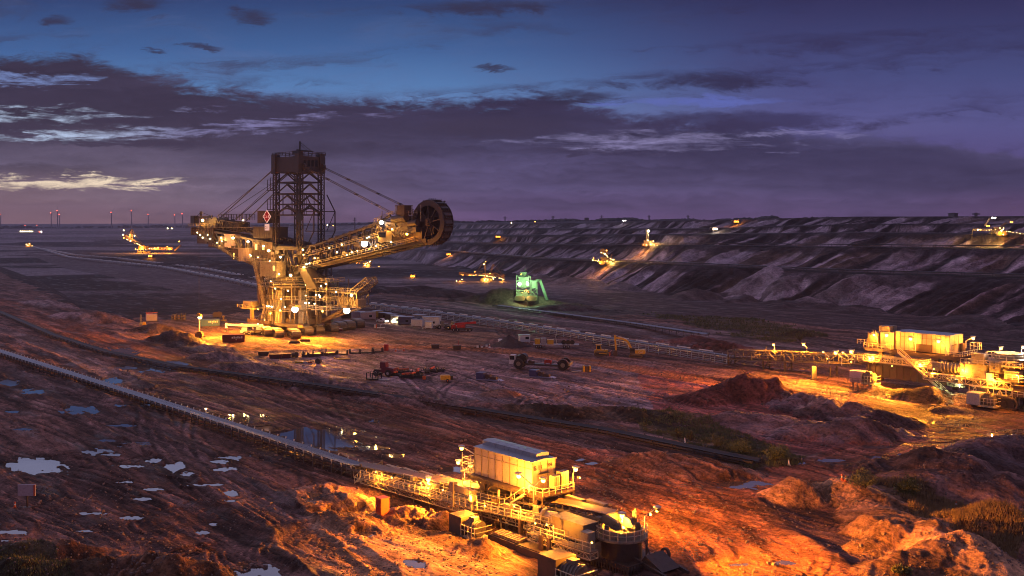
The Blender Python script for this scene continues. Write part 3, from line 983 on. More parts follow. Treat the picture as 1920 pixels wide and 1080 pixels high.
# ---- puddles: shallow basins; a sheet of water fills each one
PUD = [(62, 866, 56, 14), (150, 770, 34, 7), (20, 718, 16, 5), (186, 846, 24, 6), (228, 829, 12, 4), (330, 875, 20, 8), (290, 860, 12, 4), (352, 888, 12, 5), (436, 858, 24, 7), (434, 922, 10, 6), (432, 940, 14, 3),
       (590, 940, 18, 9), (275, 1050, 18, 5), (490, 1070, 40, 11), (380, 990, 10, 3), (400, 975, 8, 3),
       (225, 660, 34, 7), (300, 687, 46, 10), (395, 677, 46, 5), (430, 672, 40, 4), (470, 688, 30, 3), (60, 735, 20, 4), (210, 715, 18, 5), (120, 695, 16, 3),
       (445, 785, 58, 9), (590, 818, 76, 18), (490, 800, 30, 5), (385, 779, 18, 5), (700, 838, 30, 4), (740, 852, 22, 4), (640, 832, 22, 5), (790, 891, 26, 5), (840, 878, 26, 5),
       (1392, 908, 46, 8), (1660, 858, 34, 5), (1640, 826, 40, 4), (1690, 806, 44, 5), (1770, 832, 44, 4), (1800, 800, 50, 4), (1740, 762, 26, 4), (1880, 815, 40, 4), (1560, 862, 24, 3), (1720, 820, 40, 4), (1650, 838, 30, 3),
       (1105, 868, 14, 3), (1090, 862, 10, 3), (780, 1060, 22, 6), (690, 1000, 14, 4), (20, 992, 28, 4), (240, 690, 20, 3), (700, 790, 14, 3), (1500, 868, 14, 3), (1470, 1055, 20, 4), (1385, 1058, 18, 3)]
for _k in range(24):
    PUD.append((float(rng.uniform(-20, 420)), float(rng.uniform(690, 1010)), float(rng.uniform(8, 26)), float(rng.uniform(1.6, 3.2))))
for _k in range(14):
    PUD.append((float(rng.uniform(1560, 1920)), float(rng.uniform(790, 870)), float(rng.uniform(10, 30)), float(rng.uniform(1.6, 3.2))))
PUDZ = []
for i, (px, py, rx, ry) in enumerate(PUD):
    cx, cy, _ = W(px, py)
    s_ = cy / F
    ax, ay = rx * s_, ry * cy * cy / (H * F)
    m = (np.abs(XX - cx) < ax * 3.2) & (np.abs(YY - cy) < ay * 3.2)
    ii = np.where(m)
    if len(ii[0]) < 4:
        PUDZ.append(None); continue
    x, y = XX[ii] - cx - (YY[ii] - cy) * (cx / cy) , YY[ii] - cy
    n = fbm(XX[ii] / (ax * 0.42), YY[ii] / (ay * 0.42), 4, 500 + i) - 0.5
    n2 = fbm(DU[ii] / 5.0, DV[ii] / 1.1, 3, 560 + i) - 0.5
    r = np.sqrt((x / ax) ** 2 + (y / ay) ** 2) + n * 1.0 + n2 * 1.5
    if not (r < 1.0).any() or float(np.ptp(np.percentile(ZZ[ii][r < 1.0], (10, 90)))) > 0.9:
        PUDZ.append(None); continue
    lev = float(np.percentile(ZZ[ii][r < 1.0], 35))
    wgt = ss(r, 1.75, 1.15)
    target = lev + np.clip(r - 0.98, -0.45, 0.22) * 0.5
    ZZ[ii] = ZZ[ii] * (1 - wgt) + target * wgt
    rim = (r > 1.0) & (((x / ax) ** 2 + (y / ay) ** 2) < 2.1 ** 2)
    ZZ[ii] = np.where(rim, np.maximum(ZZ[ii], lev + 0.05 * np.clip((r - 1.0) / .3, 0, 1)), ZZ[ii])
    wet = ss(r, 1.9, 1.0)[:, None] * 0.75
    COLR[ii] = COLR[ii] * (1 - wet) + COLR[ii] * 0.45 * wet
    PUDZ.append((cx, cy, ax, ay, lev))

# grass zones, used by the ground colour and by the tufts
GRZ = {
    'mid': inside([(1170, 786), (1260, 762), (1500, 858), (1440, 880), (1300, 842)]),
    'right': inside([(1600, 900), (1720, 915), (1920, 975), (1920, 1050), (1760, 985), (1660, 930)]),
    'far': inside([(1190, 585), (1420, 598), (1560, 632), (1480, 646), (1330, 618)]),
    'corner': inside([(-40, 1005), (100, 1030), (170, 1100), (-40, 1100)]),
}
for k_, m_ in GRZ.items():
    paint(m_, C(0.060, 0.060, 0.026) if k_ != 'right' else C(0.10, 0.07, 0.035), 0.8)

# general mottling
mot = fbm(XX / 3.1, YY / 4.3, 5, 90)
COLR *= (0.50 + 0.78 * mot)[..., None] * (0.55 + 0.9 * ss(fbm(DU / 20, DV / 3.4, 5, 94), 0.30, 0.70))[..., None] ** near[..., None]
COLR *= (1 + 0.15 * near)[..., None]
COLR *= 1 + near[..., None] * (np.array([1.10, 0.86, 0.82]) - 1)
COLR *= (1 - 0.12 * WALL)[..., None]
COLR = np.clip(COLR, 0.006, 0.85)

nI, nJ = XX.shape
verts = np.stack([XX, YY, ZZ], -1).reshape(-1, 3).astype(np.float32)
ia = (np.arange(nI - 1)[:, None] * nJ + np.arange(nJ - 1)[None, :]).ravel()
quads = np.stack([ia, ia + nJ, ia + nJ + 1, ia + 1], -1).astype(np.int32)
me = bpy.data.meshes.new('ground')
me.vertices.add(len(verts)); me.vertices.foreach_set('co', verts.ravel())
me.loops.add(quads.size); me.loops.foreach_set('vertex_index', quads.ravel())
me.polygons.add(len(quads))
me.polygons.foreach_set('loop_start', np.arange(0, quads.size, 4, dtype=np.int32))
me.polygons.foreach_set('loop_total', np.full(len(quads), 4, np.int32))
me.polygons.foreach_set('use_smooth', np.ones(len(quads), bool))
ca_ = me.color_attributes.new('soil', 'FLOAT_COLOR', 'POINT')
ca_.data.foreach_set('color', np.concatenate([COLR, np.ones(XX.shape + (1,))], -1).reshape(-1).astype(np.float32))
me.update(calc_edges=True)
ground = bpy.data.objects.new('ground', me)
COL.objects.link(ground)
structure(ground)


def ground_material():
    m = bpy.data.materials.new('soil')
    m.use_nodes = True
    T = NT(m.node_tree)
    b = principled(T)
    at = T.n('ShaderNodeAttribute', attribute_name='soil')
    ge = T.n('ShaderNodeNewGeometry')
    pos = ge.outputs['Position']
    m0 = T.n('ShaderNodeMapping')
    m0.inputs['Rotation'].default_value = (0, 0, R(50))
    T.t.links.new(pos, m0.inputs['Vector'])
    mp = T.n('ShaderNodeMapping')
    mp.inputs['Scale'].default_value = (0.26, 1.0, 1.0)
    T.t.links.new(m0.outputs[0], mp.inputs['Vector'])
    nA = T.noise(pos, 1.7, 6, 0.7)
    nB = T.noise(mp.outputs[0], 1.3, 6, 0.68)
    nC = T.noise(pos, 0.16, 5, 0.6)
    k = T.m('ADD', T.m('MULTIPLY', T.m('SUBTRACT', nA, 0.5), 2.6), T.m('MULTIPLY', T.m('SUBTRACT', nB, 0.5), 2.6))
    k = T.m('MAXIMUM', T.m('ADD', k, T.m('MULTIPLY_ADD', nC, 0.6, 0.66)), 0.20)
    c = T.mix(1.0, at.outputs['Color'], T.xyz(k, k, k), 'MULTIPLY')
    T.set(b.inputs['Base Color'], c)
    wet = T.sstep(T.noise(mp.outputs[0], 0.22, 5, 0.6), 0.50, 0.66)
    T.set(b.inputs['Roughness'], T.m('MULTIPLY_ADD', wet, -0.38, 0.90))
    b.inputs['Specular IOR Level'].default_value = 0.16
    hsum = T.m('ADD', T.m('MULTIPLY', nA, 0.45), T.m('ADD', T.m('MULTIPLY', nB, 1.1), T.m('MULTIPLY', T.noise(pos, 5.0, 4, 0.65), 0.18)))
    bp = T.n('ShaderNodeBump')
    bp.inputs['Strength'].default_value = 1.0
    bp.inputs['Distance'].default_value = 0.8
    T.set(bp.inputs['Height'], hsum)
    T.t.links.new(bp.outputs[0], b.inputs['Normal'])
    return m


me.materials.append(ground_material())


def zat(x, y):
    t = x / y
    i = int(np.clip(np.searchsorted(tcols, t), 1, nI - 1)); j = int(np.clip(np.searchsorted(rows, y), 1, nJ - 1))
    fi_ = (t - tcols[i - 1]) / (tcols[i] - tcols[i - 1]); fj_ = (y - rows[j - 1]) / (rows[j] - rows[j - 1])
    fi_, fj_ = min(max(fi_, 0), 1), min(max(fj_, 0), 1)
    return float((ZZ[i - 1, j - 1] * (1 - fi_) + ZZ[i, j - 1] * fi_) * (1 - fj_) + (ZZ[i - 1, j] * (1 - fi_) + ZZ[i, j] * fi_) * fj_)


def G(px, py, h=0.0):
    """ground point seen at (px, py) of the photo, h above it"""
    t = (px - 960) / F
    i = int(np.clip(np.searchsorted(tcols, t), 1, nI - 1))
    z = ZZ[i] + h
    pr = HY + (H - z) * F / rows
    k = np.where(pr <= py)[0]
    j = int(k[0]) if len(k) else nJ - 1
    Y = rows[j]
    if j > 0 and pr[j - 1] > py:
        f = (pr[j - 1] - py) / (pr[j - 1] - pr[j])
        Y = rows[j - 1] + (rows[j] - rows[j - 1]) * f
    return Vector((t * Y, Y, zat(t * Y, Y)))


# water
WATER = bpy.data.materials.new('muddy_water')
WATER.use_nodes = True
_T = NT(WATER.node_tree)
_b = principled(_T)
_b.inputs['Base Color'].default_value = (0.07, 0.055, 0.05, 1)
_b.inputs['Roughness'].default_value = 0.03
_b.inputs['IOR'].default_value = 2.5
_g = _T.n('ShaderNodeNewGeometry')
_bp = _T.n('ShaderNodeBump')
_bp.inputs['Strength'].default_value = 0.05
_bp.inputs['Distance'].default_value = 0.05
_T.set(_bp.inputs['Height'], _T.noise(_g.outputs['Position'], 1.2, 3))
_T.t.links.new(_bp.outputs[0], _b.inputs['Normal'])
for q in PUDZ:
    if q is None:
        continue
    cx, cy, ax, ay, lev = q
    n = 40
    vs = []
    for i in range(n):
        a = 2 * math.pi * i / n
        y = cy + ay * 1.62 * math.sin(a)
        vs.append((cx + ax * 1.62 * math.cos(a) + (y - cy) * cx / cy, y, lev))
    o = MB().add(vs, [tuple(range(n))]).build('puddle', WATER)
    structure(o)

# ------------------------------------------------------------------ bucket wheel excavator
def make_crawler(parent, loc, rz, L=11.0, w=3.4, h=3.1):
    """one crawler unit: plated belt loop (part) with its frame and rollers as sub-part"""
    mb = MB()
    r = h / 2
    n = 34
    per = 2 * (L - h) + math.pi * h
    def at(u):
        u %= per
        a = L - h
        if u < a:
            return (-a / 2 + u, r, 0.0)
        u -= a
        if u < math.pi * r:
            t = u / r
            return (a / 2 + r * math.sin(t), r * math.cos(t), -t)
        u -= math.pi * r
        if u < a:
            return (a / 2 - u, -r, -math.pi)
        u -= a
        t = u / r
        return (-a / 2 - r * math.sin(t), -r * math.cos(t), -math.pi - t)
    for i in range(n):
        x, z, t = at((i + .5) * per / n)
        pl = per / n * 0.92
        ct, st = math.cos(t), math.sin(t)
        vs = []
        for dz in (-0.34, 0.0):
            for dx, dy in ((-.5, -.5), (.5, -.5), (.5, .5), (-.5, .5)):
                X = dx * pl; Y = dy * w
                vs.append((x + X * ct - dz * st, Y, r + z + X * st + dz * ct))
        mb.add(vs, MB.QF)
    o = mb.build('crawler_track', TRACKM, parent)
    o.location = loc
    o.rotation_euler = (0, 0, rz)
    f = MB()
    f.prism([(-L / 2 + r, 0.4), (L / 2 - r, 0.4), (L / 2 - 0.5, r), (L / 2 - r, h - 0.4), (-L / 2 + r, h - 0.4), (-L / 2 + 0.5, r)], -w * 0.36, w * 0.36)
    for i in range(5):
        f.tube((-L / 2 + r + i * (L - h) / 4, -w * 0.46, r * 0.8), (-L / 2 + r + i * (L - h) / 4, w * 0.46, r * 0.8), 0.7, 10)
    f.build('track_frame', DARK, o)
    c = MB()
    c.box(-L * 0.30, L * 0.30, -w * 0.47, w * 0.47, h + 0.03, h + 0.30)
    c.build('track_cover', PALE, o)
    return o


EXO = Vector((-87.4, 425.0, 0.0))
EXA = R(-40)
EX = thing('bucket_wheel_excavator', 'huge floodlit bucket wheel excavator with lattice mast and raised wheel boom on crawlers', 'excavator',
           (EXO.x, EXO.y, 0.0), EXA)


def to_ex(p):
    d = V(p) - EXO
    c, s = math.cos(-EXA), math.sin(-EXA)
    return Vector((d.x * c - d.y * s, d.x * s + d.y * c, d.z))


def build_excavator():
    # crawlers: placed on the ground by where they stand, all steered the same way
    heading = math.atan2(-0.90, 0.42)
    for px, py in [(556, 634), (580, 627), (600, 624), (628, 622), (644, 619), (660, 617), (677, 614), (484, 627), (504, 630), (524, 632), (500, 616), (530, 617)]:
        g = W(px, py)
        ctr = Vector((g[0], g[1], 0)) - Vector((math.cos(heading), math.sin(heading), 0)) * 5.0
        l = to_ex(ctr)
        make_crawler(EX, (l.x, l.y, zat(ctr.x, ctr.y) - 0.1), heading - EXA)
    # undercarriage
    m = MB()
    for a in range(3):
        t = R(120 * a + 35)
        m.bar((0, 0, 4.6), (13 * math.cos(t), 13 * math.sin(t), 3.7), 4.0, 1.6)
    m.ring((0, 0, 3.4), [(8.5, 0), (12.5, 0), (12.5, 2.3), (8.5, 2.3)], 28)
    m.box(-18, -3, -14, -10.5, 3.1, 4.4); m.box(4, 18, -16, -13.5, 3.1, 4.2)
    m.build('undercarriage', BROWN, EX)
    # support tower: drum, columns, panels and ring decks
    MB().tube((0, -1, 5.2), (0, -1, 19), 8.6, 24).build('slewing_drum', BROWN, EX)
    for i in range(14):
        t = 2 * math.pi * i / 14 + 0.1
        x, y = 12.2 * math.cos(t), -1 + 12.2 * math.sin(t)
        MB().bar((x, y, 3.4), (x, y, 18.6), 1.0 + 0.4 * (i % 2), 1.0).build('portal_column', STEEL if i % 2 else DARK, EX)
    for i in (7, 8, 9, 10, 12):
        t = 2 * math.pi * (i + .5) / 14 + 0.1
        x, y = 12.0 * math.cos(t), -1 + 12.0 * math.sin(t)
        p = MB(); p.cbox((x, y, 10.6), 3.1, 0.25, 13.5, t + math.pi / 2)
        for k in (-1, 0, 1):
            p.cbox((x + 0.2 * math.cos(t) - k * math.sin(t), y + 0.2 * math.sin(t) + k * math.cos(t), 10.6), 0.16, 0.22, 13.4, t + math.pi / 2)
        p.build('wall_panel', PALE, EX)
    for z in (8.7, 13.3):
        MB().ring((0, -1, z), [(12.0, 0), (13.6, 0), (13.6, 0.35), (12.0, 0.35)], 28).build('ring_walkway', STEEL, EX)
        pts = [(13.5 * math.cos(2 * math.pi * i / 16), -1 + 13.5 * math.sin(2 * math.pi * i / 16), z + 0.3) for i in range(16)]
        MB().rail(pts, 1.2, 3, 0.16, True).build('railing', PALE, EX)
    # slewing deck
    d = MB()
    d.ring((0, -1, 18.4), [(3, 0), (15.5, 0), (15.5, 0.7), (3, 0.7)], 24)
    d.ring((0, -1, 20.6), [(3, 0), (14.0, 0), (14.0, 0.5), (3, 0.5)], 24)
    for i in range(16):
        t = 2 * math.pi * i / 16
        d.bar((13.8 * math.cos(t), -1 + 13.8 * math.sin(t), 19), (13.8 * math.cos(t), -1 + 13.8 * math.sin(t), 20.7), 0.4)
    d.build('slewing_deck', DARK, EX)
    for rr, z in ((15.3, 19.1), (13.8, 21.1)):
        MB().rail([(rr * math.cos(2 * math.pi * i / 18), -1 + rr * math.sin(2 * math.pi * i / 18), z) for i in range(18)], 1.2, 2.6, 0.17, True).build('railing', PALE, EX)
    # pipes, ducts and cable trays on the tower
    for k in range(34):
        t = random.uniform(3.0, 6.2)
        rr = random.uniform(12.7, 14.2)
        z0 = random.uniform(3, 14)
        MB
        pm = MB().tube((rr * math.cos(t), -1 + rr * math.sin(t), z0), (rr * math.cos(t), -1 + rr * math.sin(t), z0 + random.uniform(2, 8)), random.uniform(0.14, 0.42), 7)
        pm.build('pipe', random.choice([STEEL, PALE, BROWN, DARK]), EX)
    # superstructure above the deck
    m = MB()
    for x0, y0, x1, y1, z0, z1, w in [(-7.6, -7, -3, -4, 35, 21, 1.5), (7.8, -7, 4, -4, 34, 21, 1.5), (-7.6, 4, -3, 2, 35, 21, 1.3), (7.8, 4, 4, 2, 34, 21, 1.3),
                                      (-16, -6.5, 2, -6.5, 34, 23, 1.3), (-22, -5, -4, -5, 27, 21, 0.9), (9, -6, 20, -6, 24, 30, 0.8), (3, -6.2, 14, -6.2, 22, 34, 0.8)]:
        m.bar((x0, y0, z0), (x1, y1, z1), w)
    m.box(-9, 9, -7.6, -6.6, 33.2, 34.8); m.box(-9, 9, 3.6, 4.6, 33.2, 34.8); m.box(-9, 9, -6.6, 3.6, 33.6, 34.4)
    m.truss((-12, -6.4, 24), (14, -6.4, 25), 2.4, 4.5, 7, 0.45)
    m.truss((-12, 3, 24), (14, 3, 25), 2.4, 4.5, 7, 0.45)
    m.build('superstructure', DARK, EX)
    # houses
    def house(x0, x1, y0, y1, z0, z1, mt=PALE, wins=(), name='machine_house', lit=True):
        h = MB().box(x0, x1, y0, y1, z0, z1)
        h.box(x0 - .25, x1 + .25, y0 - .25, y1 + .25, z1, z1 + .25)
        for k in range(int((x1 - x0) / 1.2)):
            h.box(x0 + .5 + k * 1.2, x0 + .6 + k * 1.2, y0 - .06, y0, z0 + .1, z1 - .1)
        o = h.build(name, mt, EX)
        for wx, wz, ww, wh in wins:
            MB().box(wx, wx + ww, y0 - .16, y0 - .08, wz, wz + wh).build('window', W_LIT if lit else GLASS, o)
        return o
    house(-11.2, -0.2, -12.5, -7.8, 22.4, 28.2, PALE, [(-2.4, 25, 1.1, 1.9)], 'control_house')
    house(-31, -23.5, -9.2, -4, 28.2, 33.4, PANEL, [], 'switch_house')
    house(-36, -31.2, -9.0, -4, 28.4, 33.0, BROWN, [(-34.6, 28.8, 0.7, 2.6)], 'switch_house')
    house(-23, -9.5, -7.6, -2, 29.5, 36.2, BROWN, [(-21.2, 33, 1.5, 2.4), (-16.2, 33, 1.4, 1.8)], 'machine_house')
    house(-47.5, -43.5, -8, -3, 33, 38.3, PALE, [(-46.8, 33.8, 1.0, 2.0)], 'switch_house')
    house(-42.5, -38, -8.2, -3, 33.4, 39.2, LILAC, [], 'switch_house')
    house(-20.5, -13.6, -7.0, -1, 44.2, 49.2, BROWN, [(-16.5, 45.6, 2.0, 1.6)], 'winch_house', False)
    house(-22, -9, -8.0, 0, 38.0, 42.5, DARK, [], 'machine_house', False)
    # counterweight boom
    m = MB()
    for y in (-6.2, 3.0):
        m.flat_truss(((-70, y, 42.2), (2, y, 34.2)), ((-66, y, 38.5), (6, y, 19.5)), 16, 0.85, 0.5)
        m.bar((-70, y, 42.2), (-54, y, 35.0), 0.9)
        m.bar((-54, y, 35.0), (-23, y, 26.2), 1.0); m.bar((-23, y, 26.2), (0, y, 20.6), 1.0)
    for i in range(17):
        q = i / 16
        m.bar((-70 + 72 * q, -6.2, 42.2 - 8 * q), (-70 + 72 * q, 3.0, 42.2 - 8 * q), 0.5)
        m.bar((-66 + 72 * q, -6.2, 38.5 - 19 * q), (-66 + 72 * q, 3.0, 38.5 - 19 * q), 0.5)
    m.build('counterweight_boom', STEEL, EX)
    m = MB()
    m.box(-70.5, -53, -6.9, 3.8, 38.8, 42.0); m.box(-66, -58, -6.6, 3.2, 35.0, 38.9); m.box(-57, -53, -6.7, 3.3, 33.4, 38.9)
    for k in range(12):
        m.box(-70 + k * 1.4, -69.8 + k * 1.4, -7.1, -6.9, 38.9, 41.9)
    m.build('counterweight', BROWN, EX)
    MB().box(-74, -8, -7.6, -6.7, 42.3, 42.5).build('walkway', STEEL, EX).rotation_euler = (0, 0, 0)
    MB().rail([(-72, -7.4, 42.6), (-52, -7.4, 42.6)], 1.3, 2.2, 0.17).build('railing', PALE, EX)
    w2 = MB(); w2.bar((-52, -7.3, 34.0), (-24, -7.3, 27.6), 1.4, 0.25); w2.bar((-44, -9, 33.0), (-30, -9, 28.0), 1.6, 0.25); w2.bar((-26, -9.6, 28.0), (-9, -9.6, 28.4), 2.0, 0.25)
    w2.build('walkway', STEEL, EX)
    rr = MB()
    rr.rail([(-52, -8.0, 34.1), (-24, -8.0, 27.7)], 1.2, 2.2, 0.16); rr.rail([(-44, -9.8, 33.1), (-30, -9.8, 28.1)], 1.2, 2.2, 0.16); rr.rail([(-26, -10.5, 28.1), (-9, -10.5, 28.5)], 1.2, 2.2, 0.16)
    rr.build('railing', PALE, EX)
    # winches and sheaves on the counterweight deck
    for x, r in ((-63.5, 1.7), (-59.6, 2.1), (-55.4, 2.1), (-50, 1.4)):
        o = MB().tube((x, -4.5, 44.3), (x, 1.5, 44.3), r, 16).ring((x, -4.6, 44.3), [(r * .3, 0), (r * 1.25, 0), (r * 1.25, .3), (r * .3, .3)], 18, 'y').ring((x, 1.3, 44.3), [(r * .3, 0), (r * 1.25, 0), (r * 1.25, .3), (r * .3, .3)], 18, 'y').box(x - r, x + r, -4, 1, 42.0, 43.2).build('winch_drum', DARK, EX)
    g = MB(); g.truss((-52, -3, 43.6), (-36, -3, 42.4), 6, 4.0, 6, 0.4); g.box(-50, -38, -4, 1, 42, 44.5)
    g.build('rope_gantry', DARK, EX)
    for x in (-48.5, -35):
        MB().rail([(x - 3, -5, 45.5), (x + 3, -5, 45.5), (x + 3, 0, 45.5), (x - 3, 0, 45.5)], 2.6, 2, 0.18, True).build('railing', DARK, EX)
    # small crane at the tail
    k = MB(); k.bar((-67, -4, 42), (-67, -4, 49.5), 0.8); k.bar((-71.5, -4, 46.6), (-58, -4, 47.2), 0.6, 0.9); k.bar((-67, -4, 49.2), (-59, -4, 47.4), 0.15); k.bar((-67, -4, 49.2), (-71, -4, 46.8), 0.15)
    k.box(-73.5, -70.4, -5.2, -2.8, 43.6, 47.6)
    k.build('service_crane', DARK, EX)
    # upper conveyor along the counterweight boom and discharge
    m = MB()
    m.truss((-54, -1.5, 43.9), (6, -1.5, 35.3), 3.0, 1.6, 22, 0.32)
    for i in range(36):
        q = i / 35
        m.box(-54 + 60 * q - .15, -54 + 60 * q + .15, -3.4, 0.4, 43.6 - 8.6 * q, 44.9 - 8.6 * q)
    m.build('upper_conveyor', DARK, EX)
    # mast
    legs = [(-7.6, -7), (7.8, -7), (7.8, 4), (-7.6, 4)]
    for x, y in legs:
        MB().truss((x, y, 34.5), (x, y, 65.2), 1.75, 1.75, 15, 0.36, 0.17, up=(0, 1, 0)).build('mast_leg', MAST, EX)
    m = MB()
    for (xa, ya), (xb, yb) in zip(legs, legs[1:] + legs[:1]):
        for z in (47.6, 52.0, 56.3, 61.0):
            m.bar((xa, ya, z), (xb, yb, z), 0.55)
        for z0, z1 in ((61.0, 65.0), (56.3, 60.4), (52.0, 55.8), (47.6, 51.6)):
            xm, ym = (xa + xb) / 2, (ya + yb) / 2
            m.bar((xa, ya, z0), (xm, ym, z1), 0.42); m.bar((xb, yb, z0), (xm, ym, z1), 0.42)
        xm, ym = (xa + xb) / 2, (ya + yb) / 2
        for q in (0.3, 0.7):
            m.bar((xa + (xb - xa) * q, ya + (yb - ya) * q, 47.6), (xa + (xb - xa) * q, ya + (yb - ya) * q, 56), 0.16)
        # arched braces at the foot of the mast
        for q in range(8):
            t0, t1 = math.pi * q / 8, math.pi * (q + 1) / 8
            f0, f1 = (1 - math.cos(t0)) / 2, (1 - math.cos(t1)) / 2
            m.bar((xa + (xb - xa) * f0, ya + (yb - ya) * f0, 46.0 + 4.4 * math.sin(t0)), (xa + (xb - xa) * f1, ya + (yb - ya) * f1, 46.0 + 4.4 * math.sin(t1)), 0.6)
    m.build('mast_bracing', MAST, EX)
    # side cage on the wheel side
    m = MB()
    for y in (-5, 6):
        m.path([(9, y, 56), (13, y + 1, 49), (13, y + 1, 41), (9.5, y, 34.5)], 0.35); m.bar((9, y, 49), (13, y + 1, 49), .3); m.bar((9, y, 41), (13, y + 1, 41), .3)
        m.bar((9, y, 41), (13, y + 1, 49), .2)
    m.bar((13, -4, 49), (13, 7, 49), .35); m.bar((13, -4, 41), (13, 7, 41), .35)
    m.build('access_cage', MAST, EX)
    l = MB()
    for z in (50, 58):
        l.rail([(-9.5, -8.6, z), (-9.5, -6, z)], 5, 1.2, 0.22); l.box(-11.2, -9, -9, -6, z - .3, z)
        l.rail([(-11.1, -8.9, z), (-11.1, -6, z)], 4.2, 1.2, 0.2)
    l.build('ladder_cage', MAST, EX)
    # head box
    m = MB()
    m.box(-8.6, 8.8, 4.4, 5.4, 65, 71.4); m.box(-9.0, 9.2, -6.6, 3.2, 65.0, 65.8)
    m.box(-8.6, 8.8, -8.0, -7.2, 65.0, 71.4)
    m.box(-8.9, -7.4, -7.2, 3.2, 65.8, 71.4); m.box(7.2, 8.6, -7.2, 3.2, 65.8, 67.4); m.box(7.2, 8.6, -7.2, 3.2, 70.0, 71.5)
    for y in (-6, -4, -2, 0, 2):
        m.box(7.3, 8.5, y - .35, y + .35, 67.4, 70.0)
    for x, y in legs:
        m.cbox((x, y - .35, 68.6), 2.4, 2.6, 8.0)
    m.build('mast_head', MAST, EX)
    s = MB()
    for x, y in ((-9.2, -6.5), (-9.2, 3.6), (9.6, -6.5), (9.6, 3.6)):
        s.ring((x, y - .3, 67.2), [(.4, 0), (1.3, 0), (1.3, .8), (.4, .8)], 16, 'y')
    s.build('rope_sheave', DARK, EX)
    MB().rail([(-9, -8, 72), (9, -8, 72), (9, 5.4, 72), (-9, 5.4, 72)], 1.3, 2.4, 0.2, True).build('railing', MAST, EX)
    c = MB(); c.bar((1.5, -2, 71), (1.5, -2, 78), 0.5); c.bar((-.5, -2, 74.6), (10, -2, 73.4), 0.4, .6); c.bar((1.5, -2, 77.8), (8.6, -2, 73.8), .18); c.bar((1.5, -2, 77), (6, -2, 74.2), .14); c.box(-2, 2, -3.2, -.8, 72.8, 74.2)
    c.build('maintenance_crane', MAST, EX)
    # stays
    def stay(pa, pb, n=2, gap=0.5, r=0.16, knots=True):
        mb = MB()
        for k in range(n):
            o = (k - (n - 1) / 2) * gap
            a, b = V(pa) + Vector((0, o, o * .4)), V(pb) + Vector((0, o, o * .4))
            mb.tube(a, b, r, 5)
        if knots:
            for q in (0.28, 0.6, 0.82):
                p = V(pa).lerp(V(pb), q)
                mb.cbox(p, 0.7, gap * n, 0.5)
        mb.build('stay_cable', DARK, EX)
    stay((9.6, -6.5, 67.2), (61.5, -5.5, 47.6), 2, .75, .14); stay((9.6, 3.6, 67.2), (66, 2.6, 48.2), 2, .75, .14)
    stay((-9.2, -6.5, 67.2), (-55.4, -3.6, 45), 2, .7, .11, False); stay((-9.2, -6.5, 66.6), (-59.6, -3.6, 45), 1, .5, .11, False)
    stay((-9.2, 3.6, 67.2), (-48, 1.6, 46), 2, .7, .11, False); stay((-9.2, 3.6, 67.2), (-63.5, 1, 45), 1, .7, .11, False)
    stay((-9.2, -6.5, 57), (-36, -3, 44), 2, .7, .11, False); stay((-9.2, -6.5, 61), (-44, -3, 45), 1, .7, .10, False)
    # wheel boom
    m = MB()
    for y in (-6.0, 3.0):
        m.path([(9, y, 34.6), (17, y, 35.4), (53, y, 44.2), (60, y, 47.2)], 0.9)
        m.path([(4, y, 25.0), (30, y, 29.2), (78, y * .8, 38.2)], 1.3, 1.5)
        TA = [V((9, y, 34.6)).lerp(V((57, y, 45.6)), i / 12) for i in range(13)]
        TB = [V((7, y, 25.4)).lerp(V((60, y, 34.6)), i / 12) for i in range(13)]
        for i in range(13):
            m.bar(TA[i], TB[i], 0.45)
            if i < 12:
                m.bar(*((TA[i], TB[i + 1]) if i % 2 else (TB[i], TA[i + 1])), 0.5)
    for i in range(13):
        q = i / 12
        m.bar((9 + 48 * q, -6, 34.6 + 11 * q), (9 + 48 * q, 3, 34.6 + 11 * q), .4)
        m.bar((7 + 53 * q, -6, 25.4 + 9.2 * q), (7 + 53 * q, 3, 25.4 + 9.2 * q), .4)
        if i < 12:
            q2 = (i + 1) / 12
            m.bar((9 + 48 * q, -6, 34.6 + 11 * q), (9 + 48 * q2, 3, 34.6 + 11 * q2), .3)
    m.build('wheel_boom', DARK, EX)
    m = MB()
    m.bar((8, -1.5, 27.5), (72, -1.5, 40.0), 3.0, 0.5)
    for i in range(26):
        q = i / 25
        m.box(8 + 64 * q - .2, 8 + 64 * q + .2, -3.4, .4, 26.8 + 12.5 * q, 28.6 + 12.5 * q)
    m.build('boom_conveyor', DARK, EX)
    m = MB(); m.bar((8, -7.2, 25.6), (74, -6.6, 37.8), 1.5, 0.2); m.bar((12, -7.0, 31), (60, -7.0, 40.5), 1.2, 0.2)
    m.build('walkway', STEEL, EX)
    m = MB(); m.rail([(8, -7.9, 25.8), (74, -7.3, 38)], 1.3, 2.4, .17); m.rail([(12, -7.6, 31.2), (60, -7.6, 40.6)], 1.2, 2.4, .16)
    m.build('railing', PALE, EX)
    # wheel head: gearbox, drives, cab
    m = MB()
    m.box(56, 76, -5.6, 2.6, 37.0, 42.6); m.box(58, 70, -6.4, 2.0, 42.6, 44.6); m.box(60, 66, -5, 1, 44.6, 47.0)
    m.prism([(66, 37), (80, 40.5), (80, 46.5), (72, 47.5), (62, 44)], -3.4, -1.2); m.prism([(66, 37), (80, 40.5), (80, 46.5), (72, 47.5), (62, 44)], 3.4, 4.6)
    m.build('wheel_head', BROWN, EX)
    m = MB(); m.tube((62, -6.6, 45.6), (69, -6.6, 46.4), 1.4, 12); m.tube((70.5, -6.6, 44), (75, -6.6, 44.6), 1.2, 12); m.box(70.5, 75, -7.4, -5.6, 41, 43)
    m.build('drive_motor', DARK, EX)
